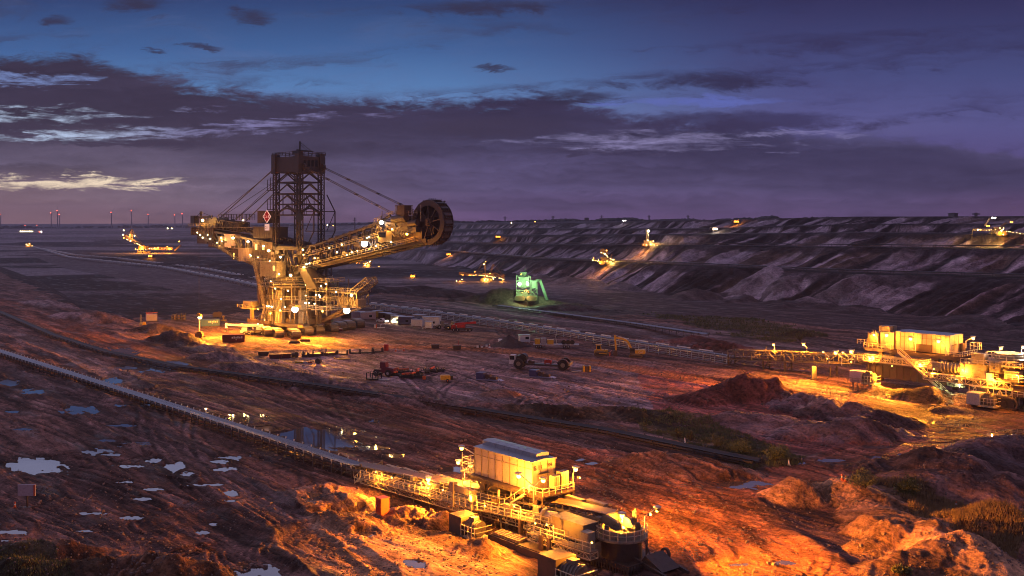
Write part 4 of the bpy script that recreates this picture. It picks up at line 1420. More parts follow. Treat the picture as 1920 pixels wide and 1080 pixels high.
    MB().box(65.6, 69.6, -8.2, -4.6, 47.2, 50.6).box(65.2, 70, -8.6, -4.2, 50.6, 50.9).build('hoist_cabin', BROWN, EX)
    cb = MB().box(57, 61.5, -9.6, -6.7, 37.4, 41.2).box(56.7, 61.9, -9.9, -6.4, 41.2, 41.45).build('operator_cab', PALE, EX)
    MB().box(57.4, 61.1, -9.7, -9.61, 39.0, 40.8).build('window', GLASS, cb)
    m = MB()
    m.rail([(52, -7.0, 44.4), (62, -7.0, 47.4), (75, -7.0, 47.4)], 1.4, 2, .18); m.rail([(55, 3.2, 46), (76, 3.2, 48)], 1.4, 2.2, .18)
    for x in (56, 63.5, 72, 76.5):
        m.bar((x, -6.6, 45), (x, -6.6, 51.0 if x > 60 else 49), .25)
    m.build('railing', PALE, EX)
    m = []
    for k in range(60):
        x = random.uniform(50, 74); y = random.choice([-6.6, -6.9, -6.2]); z = 35 + (x - 50) * 0.24 + random.uniform(0, 8)
        a = (x, y, z); b = (x + random.uniform(-3, 3), y - random.uniform(0, .6), z + random.uniform(-2, 2.4))
        m.append((a, b, random.uniform(.14, .34)))
    pipes(EX, m, [STEEL, DARK, PALE])
    # bucket wheel
    wc = Vector((78.6, -2.6, 44.6)); RW = 7.6
    bw = MB()
    bw.ring(wc, [(RW - .5, -2.2), (RW + .1, -2.2), (RW + .1, 2.2), (RW - .5, 2.2)], 48, 'y')
    bw.ring(wc, [(RW - 1.5, -2.5), (RW + .5, -2.5), (RW + .5, -2.1), (RW - 1.5, -2.1)], 48, 'y')
    bw.ring(wc, [(RW - 1.5, 2.1), (RW + .5, 2.1), (RW + .5, 2.5), (RW - 1.5, 2.5)], 48, 'y')
    bw.ring(wc, [(1.2, 0.8), (RW - 1.6, 1.6), (RW - 1.6, 1.9), (1.2, 1.2)], 48, 'y')
    wheel = bw.build('bucket_wheel', mat('wheel_steel', (0.05, 0.029, 0.024), 0.55, 0.1, 0.4, 0.5, RUST), EX)
    hb = MB().tube(wc + Vector((0, -2.6, 0)), wc + Vector((0, 2.6, 0)), 1.5, 18).tube(wc + Vector((0, -3.0, 0)), wc + Vector((0, 3.4, 0)), .7, 14)
    hb.build('hub', BROWN, wheel)
    for i in range(9):
        t = 2 * math.pi * i / 9 + .2
        MB().bar(wc + Vector((1.2 * math.cos(t), -1.8, 1.2 * math.sin(t))), wc + Vector(((RW - 1.2) * math.cos(t), -2.2, (RW - 1.2) * math.sin(t))), .55, .4).build('spoke', BROWN, wheel)
    for i in range(18):
        t = 2 * math.pi * i / 18
        b = MB()
        prof = [(RW - .2, -.9), (RW + .6, -1.1), (RW + .75, -.35), (RW + .4, .75), (RW - .2, .9)]
        q = []
        for y in (-2.0, 2.0):
            for r, tt in prof:
                ct, st = math.cos(t), math.sin(t)
                q.append((wc.x + r * ct - tt * st, wc.y + y * (1 if r > RW + 1 else .9), wc.z + r * st + tt * ct))
        b.add(q, [(4, 3, 2, 1, 0), (5, 6, 7, 8, 9), (0, 1, 6, 5), (2, 3, 8, 7), (3, 4, 9, 8), (4, 0, 5, 9)])
        for y in (-1.6, -.5, .5, 1.6):
            ct, st = math.cos(t), math.sin(t)
            r0, t0 = RW + .6, -1.1
            b.bar((wc.x + r0 * ct - t0 * st, wc.y + y, wc.z + r0 * st + t0 * ct), (wc.x + (r0 + .45) * ct - (t0 - .35) * st, wc.y + y, wc.z + (r0 + .45) * st + (t0 - .35) * ct), .26)
        b.build('bucket', DARK, wheel)
    ch = MB(); ch.prism([(66, 38), (79, 41), (77, 47), (64, 42)], -1.0, 3.0); ch.bar((72, -1, 47), (80, -1, 52.4), .5); ch.bar((80, 2.4, 52.4), (72, 2.4, 47), .5); ch.box(73, 80, -1, 3, 47.0, 47.5)
    ch.build('ring_chute', BROWN, EX)
    # stairs tower on the left
    m = MB(); m.stairs((-16.2, -10.4, 29.2), (-5.6, -12.6, 10.2), 1.5, (0, -1, 0), 34, .22, 1.5); m.stairs((-5.6, -12.6, 10.2), (-8.5, -12.6, 4.0), 1.5, (0, -1, 0), 12, .22, 1.3)
    m.truss((-16.6, -11.2, 28.4), (-6.0, -13.4, 9.4), 1.6, 1.2, 12, .2)
    m.build('access_stairs', PALE, EX)
    m = MB(); m.bar((-15.5, -9.4, 24), (-14.2, -9.4, 10.5), 2.8, 1.4); m.build('dust_duct', BROWN, EX)
    # discharge chute on the near side
    m = MB(); m.prism([(9.5, 26.4), (14.6, 26.4), (22.0, 18.4), (15.6, 18.4)], -9.6, -5.2)
    for k in range(8):
        m.bar((10.6 + k * .8, -9.75, 26.0 - k * .95), (15.0 + k * .85, -9.75, 26.0 - k * .95), .18)
    m.build('discharge_chute', DARK, EX)
    # cluttered drive platforms right of the tower
    m = MB()
    for z in (10.0, 13.6, 17.2, 20.8):
        m.box(14, 27 if z < 18 else 24, -9, 3, z, z + .3)
    for x in (14.5, 20, 26.4):
        for y in (-8.6, 2.6):
            m.bar((x, y, 8), (x, y, 22.0), .4)
    m.build('drive_platform', STEEL, EX)
    m = MB()
    for z in (10.3, 13.9, 17.5, 21.1):
        xr = 26.6 if z < 18 else 23.8
        m.rail([(14.2, -8.8, z), (xr, -8.8, z), (xr, 2.8, z)], 1.3, 2, .17)
    m.build('railing', PALE, EX)
    for k in range(22):
        x = random.uniform(14.6, 25); z = random.choice([10.3, 13.9, 17.5, 20.9, 21.1]); y = random.uniform(-8.4, -5)
        if k % 3:
            o = MB().tube((x, y, z + .9), (x + random.uniform(1, 2.4), y, z + .9), random.uniform(.5, .9), 10)
        else:
            o = MB().box(x, x + random.uniform(1, 2), y, y + 1.5, z, z + random.uniform(1, 2.3))
        o.build('drive_unit', random.choice([PALE, STEEL, BROWN]), EX)
    # connecting bridge
    m = MB()
    m.truss((24, -2, 14.4), (40, -2, 14.4), 6, 5.2, 6, .4); m.truss((36, -2, 17), (45.5, -2, 22.5), 5, 2.4, 4, .35)
    m.box(26, 42, -5, 1, 11.6, 12.0); m.box(27, 40, -5, 1, 17.2, 17.5)
    m.build('connecting_bridge', STEEL, EX)
    m = MB(); m.box(28, 33, -4.4, 0, 12.0, 15.2); m.box(35, 39.5, -4, 0.4, 12, 14.6); m.build('machine_house', PALE, EX)
    MB().rail([(24, -5.1, 17.5), (41, -5.1, 17.5), (41, 1.1, 17.5)], 1.3, 2, .18).build('railing', PALE, EX)
    m = MB()
    m.bar((30, 1, 11.6), (14, 0, 4.4), 1.2); m.bar((38, 1, 11.6), (14, 0, 4.4), .8)
    m.build('bridge_support', BROWN, EX)
    # low rear platform, left of the tower
    m = MB(); m.box(-24, -15, -13, -7, 8.4, 9.0); m.box(-23, -17, -12.5, -8, 9.0, 11.6); m.rail([(-26, -13.2, 8.8), (-15, -13.2, 8.8)], 1.3, 2, .18); m.bar((-20, -10, 4), (-20, -10, 8.6), 1.2)
    m.build('rear_platform', PALE, EX)
    # signs
    def sign(x, z, s, mt_in, mt_rim):
        y = -9.4
        o = MB().add([(x - s, y, z), (x, y, z - s), (x + s, y, z), (x, y, z + s), (x - s, y - .15, z), (x, y - .15, z - s), (x + s, y - .15, z), (x, y - .15, z + s)], MB.QF).build('diamond_sign', mt_rim, EX)
        k = s * .82; y2 = y - .154
        MB().add([(x - k, y2, z), (x, y2, z - k), (x + k, y2, z), (x, y2, z + k), (x - k, y2 - .06, z), (x, y2 - .06, z - k), (x + k, y2 - .06, z), (x, y2 - .06, z + k)], MB.QF).build('sign_face', mt_in, o)
        return o
    sgw = glow('lit_sign_white', (1.0, 0.52, 0.40), 0.75); sgr = glow('lit_sign_red', (0.75, 0.02, 0.02), 0.35)
    o = sign(-10.6, 47.0, 2.75, sgr, sgw)
    text('C a 6', (-10.6, -9.66, 46.55), 1.7, sgw, o, rot=(R(90), 0, 0), name='sign_lettering')
    MB().box(-12.1, -9.1, -9.5, -9.35, 41.2, 43.9).build('number_plate', sgw, EX)
    text('211', (-10.6, -9.54, 41.9), 1.5, mat('sign_brown', (0.2, .06, .03), .6), EX, rot=(R(90), 0, 0), name='number_lettering')
    sp = MB(); sp.bar((-10.6, -9.2, 41), (-10.6, -9.2, 49), .3); sp.bar((-10.6, -9.2, 46), (-7.6, -8, 46), .3); sp.build('sign_post', DARK, EX)
    sign(10.8, 46.6, 2.6, BLACK, BLACK)
    # hanging cable drum winch line
    MB().bar((-64, -6.9, 35), (-64, -6.9, -5), .12).build('trailing_cable', DARK, EX)

    # lamps
    def L(px, py, y, power, col=WARM, r=.42, bulb=None):
        t = (px - 960) / F
        c, s = math.cos(EXA), math.sin(EXA)
        x = (t * (EXO.y + y * c) - EXO.x + y * s) / (c - t * s)
        Yw = EXO.y + x * s + y * c
        z = H - (py - HY) / F * Yw
        return lamp(EX, (x, y, z), power * .22, col, r * (.72 if r < .8 else .85), bulb, off=(0, -.9, -.35))
    B = B_WHITE
    L(683, 457, -8.6, 30000, WARM, 1.4, B); L(715, 417, -7.6, 16000, WARM, .9, B); L(711, 441, -8.2, 12000, WARM, .65); L(763, 439, -8.8, 9000, SODIUM, .62)
    L(632, 473, -8.2, 5000, WARM, .4); L(568, 468, -8.2, 6000, WARM, .45); L(590, 484, -8.2, 6000, WARM, .3); L(650, 478, -8.2, 5000, WARM, .3); L(735, 430, -8.2, 4000, WARM, .4)
    L(553, 580, -15.5, 16000, SODIUM, 1.5, B); L(650, 582, -5.5, 16000, SODIUM, 1.5, B)
    flood(EX, (6, -15.4, 9.4), (-.25, -1, -.36), 240000, SODIUM, 140, .4); flood(EX, (22, -7, 9.4), (.3, -1, -.34), 280000, SODIUM, 140, .4); flood(EX, (-9, -15, 9.0), (-1, -.6, -.4), 100000, SODIUM, 140, .3); L(659, 553, -5.6, 16000, WARM, .75)
    L(380, 413, -7.4, 12000, WARM, .75); L(437, 446, -9.6, 12000, WARM, .7); L(465, 453, -9.6, 14000, WARM, .7); L(504, 470, -10.8, 14000, WARM, .7); L(494, 461, -10.2, 8000, WARM, .55)
    L(526, 482, -10.2, 12000, WARM, .6); L(545, 516, -13.6, 14000, WARM, .7); L(570, 501, -9, 9000, WARM, .6); L(456, 413, -5.6, 3000, WARM, .38); L(523, 514, -13, 8000, WARM, .45)
    L(611, 532, -10.2, 9000, WARM, .4); L(630, 547, -10.2, 9000, WARM, .4); L(540, 545, -16, 12000, WARM, .4); L(600, 556, -12, 9000, WARM, .4)
    L(507, 588, -17.5, 16000, SODIUM, .4); L(527, 560, -16.5, 14000, WARM, .35); L(516, 541, -16, 9000, WARM, .35)
    # many small lamps along walkways and stairs
    for i in range(46):
        k = i % 4
        q = random.random()
        if k == 0:
            p = (10 + 60 * q, -8.1, 27.2 + 11.6 * q + random.choice([0, 0, 4]))
        elif k == 1:
            p = (-66 + 60 * q, -8.6, 40 - 13 * q + random.uniform(-1, 1.5))
        elif k == 2:
            t = random.uniform(3.2, 6.0)
            p = (14.4 * math.cos(t), -1 + 14.4 * math.sin(t), random.choice([10.6, 15.2, 20.8, 22.4]))
        else:
            p = (14 + 12 * q, -9.3, random.choice([12.4, 16, 19.6, 22.6]))
        MB().ball(p, random.uniform(.16, .3), 6, 4).build('bulkhead_lamp', B_WARM, EX)
    # plates, boxes and ducts that break up the big members
    for i in range(70):
        q = random.random(); k = i % 3
        if k == 0:
            c = (8 + 58 * q, -7.0, 26.5 + 13 * q + random.uniform(-.5, 5))
        elif k == 1:
            c = (-62 + 60 * q, -7.9, 38.5 - 13 * q + random.uniform(-1.5, 2.5))
        else:
            c = (-14 + 28 * q, -8.4, random.uniform(21.5, 33))
        m = MB().cbox(c, random.uniform(.6, 3.0), random.uniform(.4, 1.0), random.uniform(.5, 1.8))
        m.build('equipment_box', random.choice([DARK, DARK, BROWN, STEEL, MAST]), EX)
    L(496, 600, -18, 12000, SODIUM, .3); L(415, 446, -9, 6000, WARM, .35)


def text(s, loc, size, mt, parent, rot=(R(90), 0, 0), name='lettering', ext=0.02):
    cu = bpy.data.curves.new(name, 'FONT')
    cu.body = s
    cu.size = size
    cu.align_x = 'CENTER'
    cu.extrude = ext
    o = bpy.data.objects.new(name, cu)
    dg = bpy.context.evaluated_depsgraph_get()
    me = bpy.data.meshes.new_from_object(o.evaluated_get(dg)) if False else None
    COL.objects.link(o)
    bpy.context.view_layer.update()
    dg = bpy.context.evaluated_depsgraph_get()
    me = bpy.data.meshes.new_from_object(o.evaluated_get(dg))
    bpy.data.objects.remove(o)
    me.materials.clear(); me.materials.append(mt)
    o = bpy.data.objects.new(name, me)
    COL.objects.link(o)
    o.location = loc
    o.rotation_euler = rot
    o.parent = parent
    return o


build_excavator()

# ------------------------------------------------------------------ belt drive stations and conveyors
STA = math.atan2(-0.763, 0.646)


def panel_house(root, x0, x1, y0, y1, z0, z1, npan, doors=True, roofbox=True):
    hs = MB().box(x0, x1, y0, y1, z0, z1)
    o = hs.build('house', PANEL, root)
    rb = MB()
    dx = (x1 - x0) / npan
    for i in range(npan + 1):
        x = x0 + dx * i
        rb.box(x - .06, x + .06, y0 - .07, y0, z0 + .02, z1 - .02)
    rb.box(x0, x1, y0 - .035, y0, z0 + (z1 - z0) * .74, z0 + (z1 - z0) * .76)
    for i in range(4):
        y = y0 + (y1 - y0) * i / 3
        rb.box(x1, x1 + .05, y - .05, y + .05, z0 + .02, z1 - .02)
    rb.build('panel_joint', STEEL, o)
    rf = MB()
    rf.prism([(y0 - .18, z1), (y1 + .18, z1), (y1 + .18, z1 + .12), ((y0 + y1) / 2, z1 + .32), (y0 - .18, z1 + .12)], x0 - .15, x1 + .15, 'x')
    rf = rf.build('roof', ROOF, o)
    if roofbox:
        v = MB()
        ym, yw = (y0 + y1) / 2 + .3, (y1 - y0) * .27
        n = 8
        ddx = (x1 - x0 - .8) / n
        for i in range(n):
            a = x0 + .25 + ddx * i
            v.prism([(ym - yw, z1 + .1), (ym + yw, z1 + .1), (ym + yw, z1 + .95), (ym - yw * .2, z1 + 1.1), (ym - yw, z1 + .95)], a + .03, a + ddx - .03, 'x')
        v.build('roof_vent', ROOF, rf)
    if doors:
        d = MB().box(x1 + .02, x1 + .09, y0 + 1.0, y0 + 2.1, z0 + .05, z0 + 2.2).build('door', PALE, o)
        MB().box(x1 + .1, x1 + .16, y0 + 1.9, y0 + 2.0, z0 + 1.0, z0 + 1.2).build('handle', DARK, d)
        MB().box(x1 + .02, x1 + .5, y0 + .9, y0 + 2.9, z0 + 2.3, z0 + 2.36).build('canopy', DARK, o)
    return o


def lamp_post(root, base, head, power, col=SODIUM, r=.32, double=None, arm=True, lit=True):
    b, h = V(base), V(head)
    elbow = Vector((b.x, b.y, h.z - 1.0 if arm else h.z - .3))
    path = [b, elbow, Vector((h.x, h.y, h.z + .35))]
    o = lamp(root, h, power if lit else 0, col, r, None if lit else DARK, path, name='lamp_post', housing=GALV)
    return o


def drive_unit(root, x, y, z, rz=0.0, s=1.0, box=BROWN, cage=True):
    """square gear housing with a ribbed motor in a guard cage"""
    o = MB().box(-2.3 * s, .6 * s, -1.5 * s, 1.5 * s, 0, 2.6 * s).build('gear_housing', box, root)
    for xx in (-1.4, -.45):
        pass
    o.location = (x, y, z); o.rotation_euler = (0, 0, rz)
    m = MB().tube((.6 * s, 0, 1.25 * s), (3.2 * s, 0, 1.25 * s), 1.05 * s, 18)
    for k in range(5):
        m.ring((.9 * s + k * .5 * s, 0, 1.25 * s), [(1.0 * s, 0), (1.18 * s, 0), (1.18 * s, .12), (1.0 * s, .12)], 18, 'x')
    m.box(1.2 * s, 2.3 * s, -.5 * s, .5 * s, 2.2 * s, 2.7 * s)
    m.build('motor', STEEL, o)
    if cage:
        c = MB()
        for z_ in (.15, 1.0, 1.7):
            c.path([(.6 * s, -1.6 * s, z_ * s), (3.8 * s, -1.6 * s, z_ * s), (3.8 * s, 1.6 * s, z_ * s)], .08 * s)
        for x_ in (.7, 1.5, 2.3, 3.1, 3.8):
            c.bar((x_ * s, -1.6 * s, -.1), (x_ * s, -1.6 * s, 1.8 * s), .08 * s)
        c.box(.6 * s, 3.8 * s, -1.6 * s, 1.6 * s, -.15, -.02)
        c.build('guard_cage', RAILM, o)
    return o


def make_station_front():
    s = thing('belt_drive_station', 'lamplit conveyor drive station marked B 11 with pale panelled house, in the foreground', 'drive station', (2.97, 148.0, 0), STA)
    h = panel_house(s, -13.5, 0, 0, 4.42, 6.0, 10.1, 8)
    blk = mat('letter_black', (.012, .012, .012), .5)
    text('B 11', (.08, 1.05, 8.9), .95, blk, h, rot=(R(90), 0, R(90)))
    text('026', (.08, 3.3, 9.1), .7, blk, h, rot=(R(90), 0, R(90)))
    # cabinets on the platform
    for y0, y1, z1 in ((1.9, 3.0, 8.3), (3.3, 4.7, 8.7)):
        c = MB().box(1.5, 2.6, y0, y1, 6.45, z1)
        for k in range(3):
            c.box(2.6, 2.64, y0 + .1 + k * .33, y0 + .34 + k * .33, 6.6, z1 - .15)
        c.build('control_cabinet', PALE, s)
    MB().box(1.2, 1.9, 5.0, 5.4, 6.1, 8.6).build('cable_rack', BROWN, s)
    # platform and legs
    p = MB().box(-14.2, 3.2, -.9, 5.4, 5.68, 5.9)
    for i in range(17):
        p.box(-14.0 + i * 1.02, -13.85 + i * 1.02, -.95, 5.45, 5.4, 5.66)
    p.bar((-14.2, -.7, 5.5), (3.2, -.7, 5.5), .3, .4); p.bar((-14.2, 5.2, 5.5), (3.2, 5.2, 5.5), .3, .4)
    p.build('platform', BROWN, s)
    for x, y in ((-10.6, -.5), (-10.6, 5.0), (1.6, -.5), (1.6, 5.0)):
        l = MB().box(x - .35, x + .35, y - .3, y + .3, 0.8, 5.4)
        l.bar((x, y, 3.6), (x + 1.5, y, 5.4), .25); l.bar((x, y, 3.6), (x - 1.5, y, 5.4), .25)
        l.build('leg', BROWN, s)
    MB().rail([(0.1, -.8, 5.9), (3.1, -.8, 5.9), (3.1, 5.3, 5.9), (0.2, 5.3, 5.9)], 1.1, 1.2, .08).build('railing', RAILM, s)
    MB().rail([(-14.1, 5.3, 5.9), (-17.3, 5.3, 5.9), (-17.3, .2, 5.9), (-14.1, .2, 5.9)], 1.1, 1.2, .08).box(-17.4, -14.2, .1, 5.3, 5.6, 5.8).build('end_platform', PALE, s)
    t = MB()
    for x, y in ((-17.2, .4), (-15.0, .4), (-17.2, 5.0), (-15, 5.0)):
        t.bar((x, y, 1.5), (x, y, 8.6), .12)
    for z in (3, 4.4, 7.0, 7.8):
        t.path([(-17.2, .4, z), (-15, .4, z), (-15, 5, z), (-17.2, 5, z), (-17.2, .4, z)], .09)
    t.build('ladder_tower', RAILM, s)
    # main frame under the belt
    fr = MB()
    fr.bar((-46, -1.6, 1.0), (-24, -1.6, 2.2), .5, .9); fr.bar((-46, 2.2, 1.0), (-24, 2.2, 2.2), .5, .9)
    fr.bar((-24, -1.6, 2.2), (14, -1.6, 3.5), .6, 1.1); fr.bar((-24, 3.4, 2.2), (14, 3.4, 3.5), .6, 1.1)
    for i in range(20):
        x = -24 + i * 2
        fr.bar((x, -1.6, 2.3 + (x + 24) * .034), (x, 3.4, 2.3 + (x + 24) * .034), .2, .35)
        if i % 2 == 0:
            fr.bar((x, -1.6, 2.3 + (x + 24) * .034), (x + 2, 3.4, 2.4 + (x + 24) * .034), .14)
    for x in range(-44, 16, 5):
        for y in (-1.6, 2.8):
            fr.bar((x, y, -.2), (x, y, 2.2 + max(0, (x + 24)) * .034), .28)
        fr.bar((x, -1.6, .3), (x, 2.8, 2.0), .14)
    fr.build('main_frame', STEEL, s)
    tr = MB()
    for y in (-1.9, -3.0, 3.9):
        tr.flat_truss(((-44, y, 1.3), (13, y, 3.7)), ((-44, y, .1), (13, y, 1.9)), 30, .13, .09)
    tr.truss((-40, -3.6, .55), (-9, -3.6, 1.75), 1.2, .9, 20, .09, .06)
    tr.truss((6, -5.6, 2.1), (18.2, -5.6, 2.35), 1.4, .8, 10, .1, .07)
    tr.build('side_truss', RAILM, s)
    for k in range(16):
        cl = MB()
        x0 = random.uniform(-38, 8); z0 = .9 + (x0 + 40) * .045; y0 = random.choice([-3.2, -2.0, -4.3])
        cl.path([(x0 + q * .9, y0, z0 + q * .05 - .45 * math.sin(math.pi * q / 6)) for q in range(7)], .07)
        cl.build('cable', BLACK, s)
    bxs = [(-36, -2.6, 1.2, .9), (-31, -3.0, 1.4, 1.2), (-27.5, -2.4, 2.3, .8), (-21, -2.8, 2.0, 1.3), (-17, -2.2, 2.6, 1.0), (-6, -2.8, 3.0, 1.1), (-2.5, -3.4, 2.7, 1.4), (3, -2.6, 3.6, 1.2), (5.5, -4.2, 2.8, 1.0)]
    for x0, y0, z0, sz in bxs:
        MB().box(x0, x0 + sz, y0, y0 + .6, z0, z0 + sz * 1.1).box(x0 - .06, x0 + sz + .06, y0 - .06, y0 + .66, z0 + sz * 1.1, z0 + sz * 1.1 + .08).build('junction_box', random.choice([PALE, STEEL, BROWN]), s)
    # belt over the station with idler frames
    pts = [(-46, -1.5, 1.7), (-22, -.1, 3.1), (7, 1.2, 5.2), (14.4, 1.2, 5.6)]
    b = MB()
    for pa, pb in zip(pts[:-1], pts[1:]):
        pa, pb = V(pa), V(pb)
        for y0, y1, z0, z1 in ((-1.4, -.6, .35, 0), (-.6, .6, 0, 0), (.6, 1.4, 0, .35)):
            a1, a2 = pa + Vector((0, y0, z0)), pa + Vector((0, y1, z1)); c1, c2 = pb + Vector((0, y0, z0)), pb + Vector((0, y1, z1))
            b.add([a1, a2, c2, c1, a1 - Vector((0, 0, .05)), a2 - Vector((0, 0, .05)), c2 - Vector((0, 0, .05)), c1 - Vector((0, 0, .05))], ((0, 3, 2, 1), (4, 5, 6, 7), (0, 1, 5, 4), (2, 3, 7, 6)))
    b.build('belt', mat('muddy_belt', (.20, .12, .075), .5, 0, .3, .6), s)
    ib = MB()
    for pa, pb in zip(pts[:-1], pts[1:]):
        n = int((V(pb) - V(pa)).length / 1.3)
        for i in range(n):
            q = V(pa).lerp(V(pb), i / n)
            ib.bar(q + Vector((0, -1.7, -.2)), q + Vector((0, 1.7, -.2)), .14)
            ib.bar(q + Vector((0, -1.75, -.9)), q + Vector((0, -1.75, .35)), .12); ib.bar(q + Vector((0, 1.75, -.9)), q + Vector((0, 1.75, .35)), .12)
        for y in (-1.85, 1.85):
            ib.bar(V(pa) + Vector((0, y, -.35)), V(pb) + Vector((0, y, -.35)), .16, .3)
    ib.build('idler_frames', STEEL, s)
    for k in range(7):
        x = -40 + k * 4.6
        z = np.interp(x, [-46, -22, 7], [1.7, 3.1, 5.2]); y = np.interp(x, [-46, -22, 7], [-1.5, -.1, 1.2])
        if k != 4:
            MB().box(x, x + 3.9, y + 2.2, y + 2.9, z - .1, z + .35).build('belt_cover', PALE, s)
    for k in range(2):
        MB().box(3 + k * 4.4, 6.6 + k * 4.4, 3.5, 4.3, 5.0 + k * .3, 5.45 + k * .3).build('belt_cover', PALE, s)
    # walkways on the near side
    w = MB()
    w.bar((-40, -3.6, 1.1), (-9, -3.6, 2.3), 1.3, .12); w.bar((-9, -3.6, 2.3), (8, -3.6, 3.6), 1.3, .12); w.bar((6, -5.6, 2.6), (18.2, -5.6, 2.9), 1.5, .14); w.bar((-34, -2.4, 1.9), (-4, -2.4, 3.2), .8, .1)
    for i in range(9):
        x = -38 + i * 4.4
        w.bar((x, -3.6, -.3), (x, -3.6, 1.1 + (x + 40) * .039), .16)
    w.build('walkway', STEEL, s)
    r = MB()
    r.rail([(-40, -4.2, 1.15), (-9, -4.2, 2.35), (8, -4.2, 3.65)], 1.1, 1.5, .075); r.rail([(-38, -3.0, 1.2), (-9, -3.0, 2.4), (6, -3, 3.4)], 1.1, 1.6, .07)
    r.rail([(6, -6.3, 2.7), (18.2, -6.3, 3.0)], 1.1, 1.4, .075); r.rail([(-30, -2, 2.2), (-4, -2, 3.4)], 1.0, 1.8, .07); r.rail([(6, -4.9, 2.7), (12, -4.9, 2.85)], 1.1, 1.4, .07)
    r.build('railing', RAILM, s)
    r = []
    for k in range(60):
        x = random.uniform(-38, 12); z = 1.0 + (x + 40) * .045 + random.uniform(-.5, 1.2); y = random.uniform(-3.4, -1.6)
        r.append(((x, y, z), (x + random.uniform(.6, 3.5), y + random.uniform(-.2, .2), z + random.uniform(-.2, .3)), random.uniform(.06, .2)))
    pipes(s, r, [PALE, STEEL, DARK])
    st = MB(); st.stairs((-41.5, -4.4, -.2), (-39.6, -4.4, 1.3), 1.2, (0, 1, 0), 6, .09); st.build('access_stairs', RAILM, s)
    st = MB(); st.stairs((-4.6, -1.4, 3.0), (-.2, -1.4, 5.8), 1.0, (0, 1, 0), 14, .1); st.build('access_stairs', RAILM, s)
    st = MB(); st.path([(-5.5, -1.8, 2.6), (-5.5, -1.8, 5.4)], .22); st.path([(-4.0, -.6, 2.6), (-4.0, -.6, 5.6)], .22); st.build('stair_post', RAILM, s)
    # stand with cabinet in front of the house
    m = MB(); m.box(-13.6, -12.6, -4.9, -4.0, 4.2, 5.6); m.box(-12.6, -8.6, -4.7, -4.3, 4.3, 5.3); m.box(-8.7, -8.0, -4.9, -4.0, 3.6, 5.2); m.bar((-13.1, -4.5, 1.8), (-13.1, -4.5, 4.2), .3); m.bar((-8.4, -4.5, 2.2), (-8.4, -4.5, 3.6), .3)
    m.build('cable_stand', PALE, s)
    # drive unit standing outside and the second one nearer the viewer
    drive_unit(s, -5.7, -7.6, .15, 0.0, 1.0)
    drive_unit(s, 17.4, -10.4, .2, 0.0, 1.15)
    # long gear case with its motor
    m = MB().box(9.0, 15.0, -4.4, -2.0, 3.0, 5.2); m.box(8.8, 15.2, -4.6, -1.8, 5.2, 5.35); m.build('gear_case', STEEL, s)
    MB().tube((6.6, -3.2, 4.5), (9.0, -3.2, 4.5), .75, 16, .95).tube((6.2, -3.2, 4.5), (6.6, -3.2, 4.5), 1.05, 14).build('motor', PALE, s)
    MB().box(15.6, 17.0, -5.6, -4.2, 1.4, 4.9).box(17.0, 17.06, -5.5, -4.3, 1.5, 4.8).build('control_cabinet', PALE, s)
    # turret
    c = (16.9, .8)
    tu = MB()
    tu.ring((c[0], c[1], 3.3), [(.4, 0), (3.5, 0), (3.5, .25), (.4, .25)], 30)
    tu.ring((c[0], c[1], 3.55), [(2.7, 0), (2.9, 0), (2.9, 1.0), (2.7, 1.0)], 30)
    tu.build('turret_deck', PALE, s)
    tu = MB(); tu.ring((c[0], c[1], .8), [(1.8, 0), (2.7, 0), (2.7, 2.4), (1.8, 2.4)], 30); tu.build('turret_drum', BROWN, s)
    MB().rail([(c[0] + 3.45 * math.cos(2 * math.pi * i / 20), c[1] + 3.45 * math.sin(2 * math.pi * i / 20), 3.55) for i in range(20)], 1.3, 1.2, .085, True).build('railing', RAILM, s)
    hd = MB()
    hd.prism([(13.6, 5.0), (17.0, 4.2), (17.8, 4.6), (17.4, 5.4), (15.0, 5.9)], 1.9, 2.4); hd.prism([(13.6, 5.0), (17.0, 4.2), (17.8, 4.6), (17.4, 5.4), (15.0, 5.9)], -.4, 0.1)
    hd.tube((14.6, .1, 5.3), (14.6, 1.9, 5.3), .6, 14)
    for k in range(9):
        t = random.uniform(0, 6.28); rr = random.uniform(1.2, 2.6)
        x, y = c[0] + rr * math.cos(t), c[1] + rr * math.sin(t)
        hd.cbox((x, y, 4.1), random.uniform(.4, 1.0), random.uniform(.3, .8), random.uniform(.9, 1.6), t)
    for k in range(4):
        hd.bar((c[0] + .2 * k, c[1] + 2.2, 4.4), (c[0] + .2 * k, c[1] + 2.2, 6.2 + .2 * k), .14)
    hd.build('discharge_head', STEEL, s)
    sk = MB(); sk.box(11.0, 21.6, -3.0, 4.6, .55, .8)
    sk.bar((11.0, -3.0, 1.2), (21.6, -3.0, 1.2), .14); sk.bar((11.0, -3, 1.2), (11, 4.6, 1.2), .14); sk.bar((21.6, -3, 1.2), (21.6, 4.6, 1.2), .14)
    for k in range(22):
        sk.bar((11.0 + k * .5, -3.0, -.1), (11.0 + k * .5, -3.0, 1.2), .12, .2)
    for k in range(14):
        sk.bar((21.6, -3 + k * .55, -.1), (21.6, -3 + k * .55, 1.2), .12, .2)
    sk.build('skirt_frame', BROWN, s)
    cb = MB(); cb.path([(20.4, 1.5, 3.4), (21.0, 1.6, 2.2), (21.4, 1.6, .9), (22.6, 1.4, -.1)], .12); cb.path([(14.2, -3.4, 2.8), (13.6, -3.6, 3.7), (14.3, -3.9, 3.9), (15.1, -3.9, 3.2), (15.2, -3.8, 1.2)], .16)
    for k in range(5):
        cb.bar((19.6 + .2 * k, 2.9 - .3 * k, 3.4), (19.6 + .2 * k, 2.9 - .3 * k, 1.3), .06)
    cb.build('cable_loop', DARK, s)
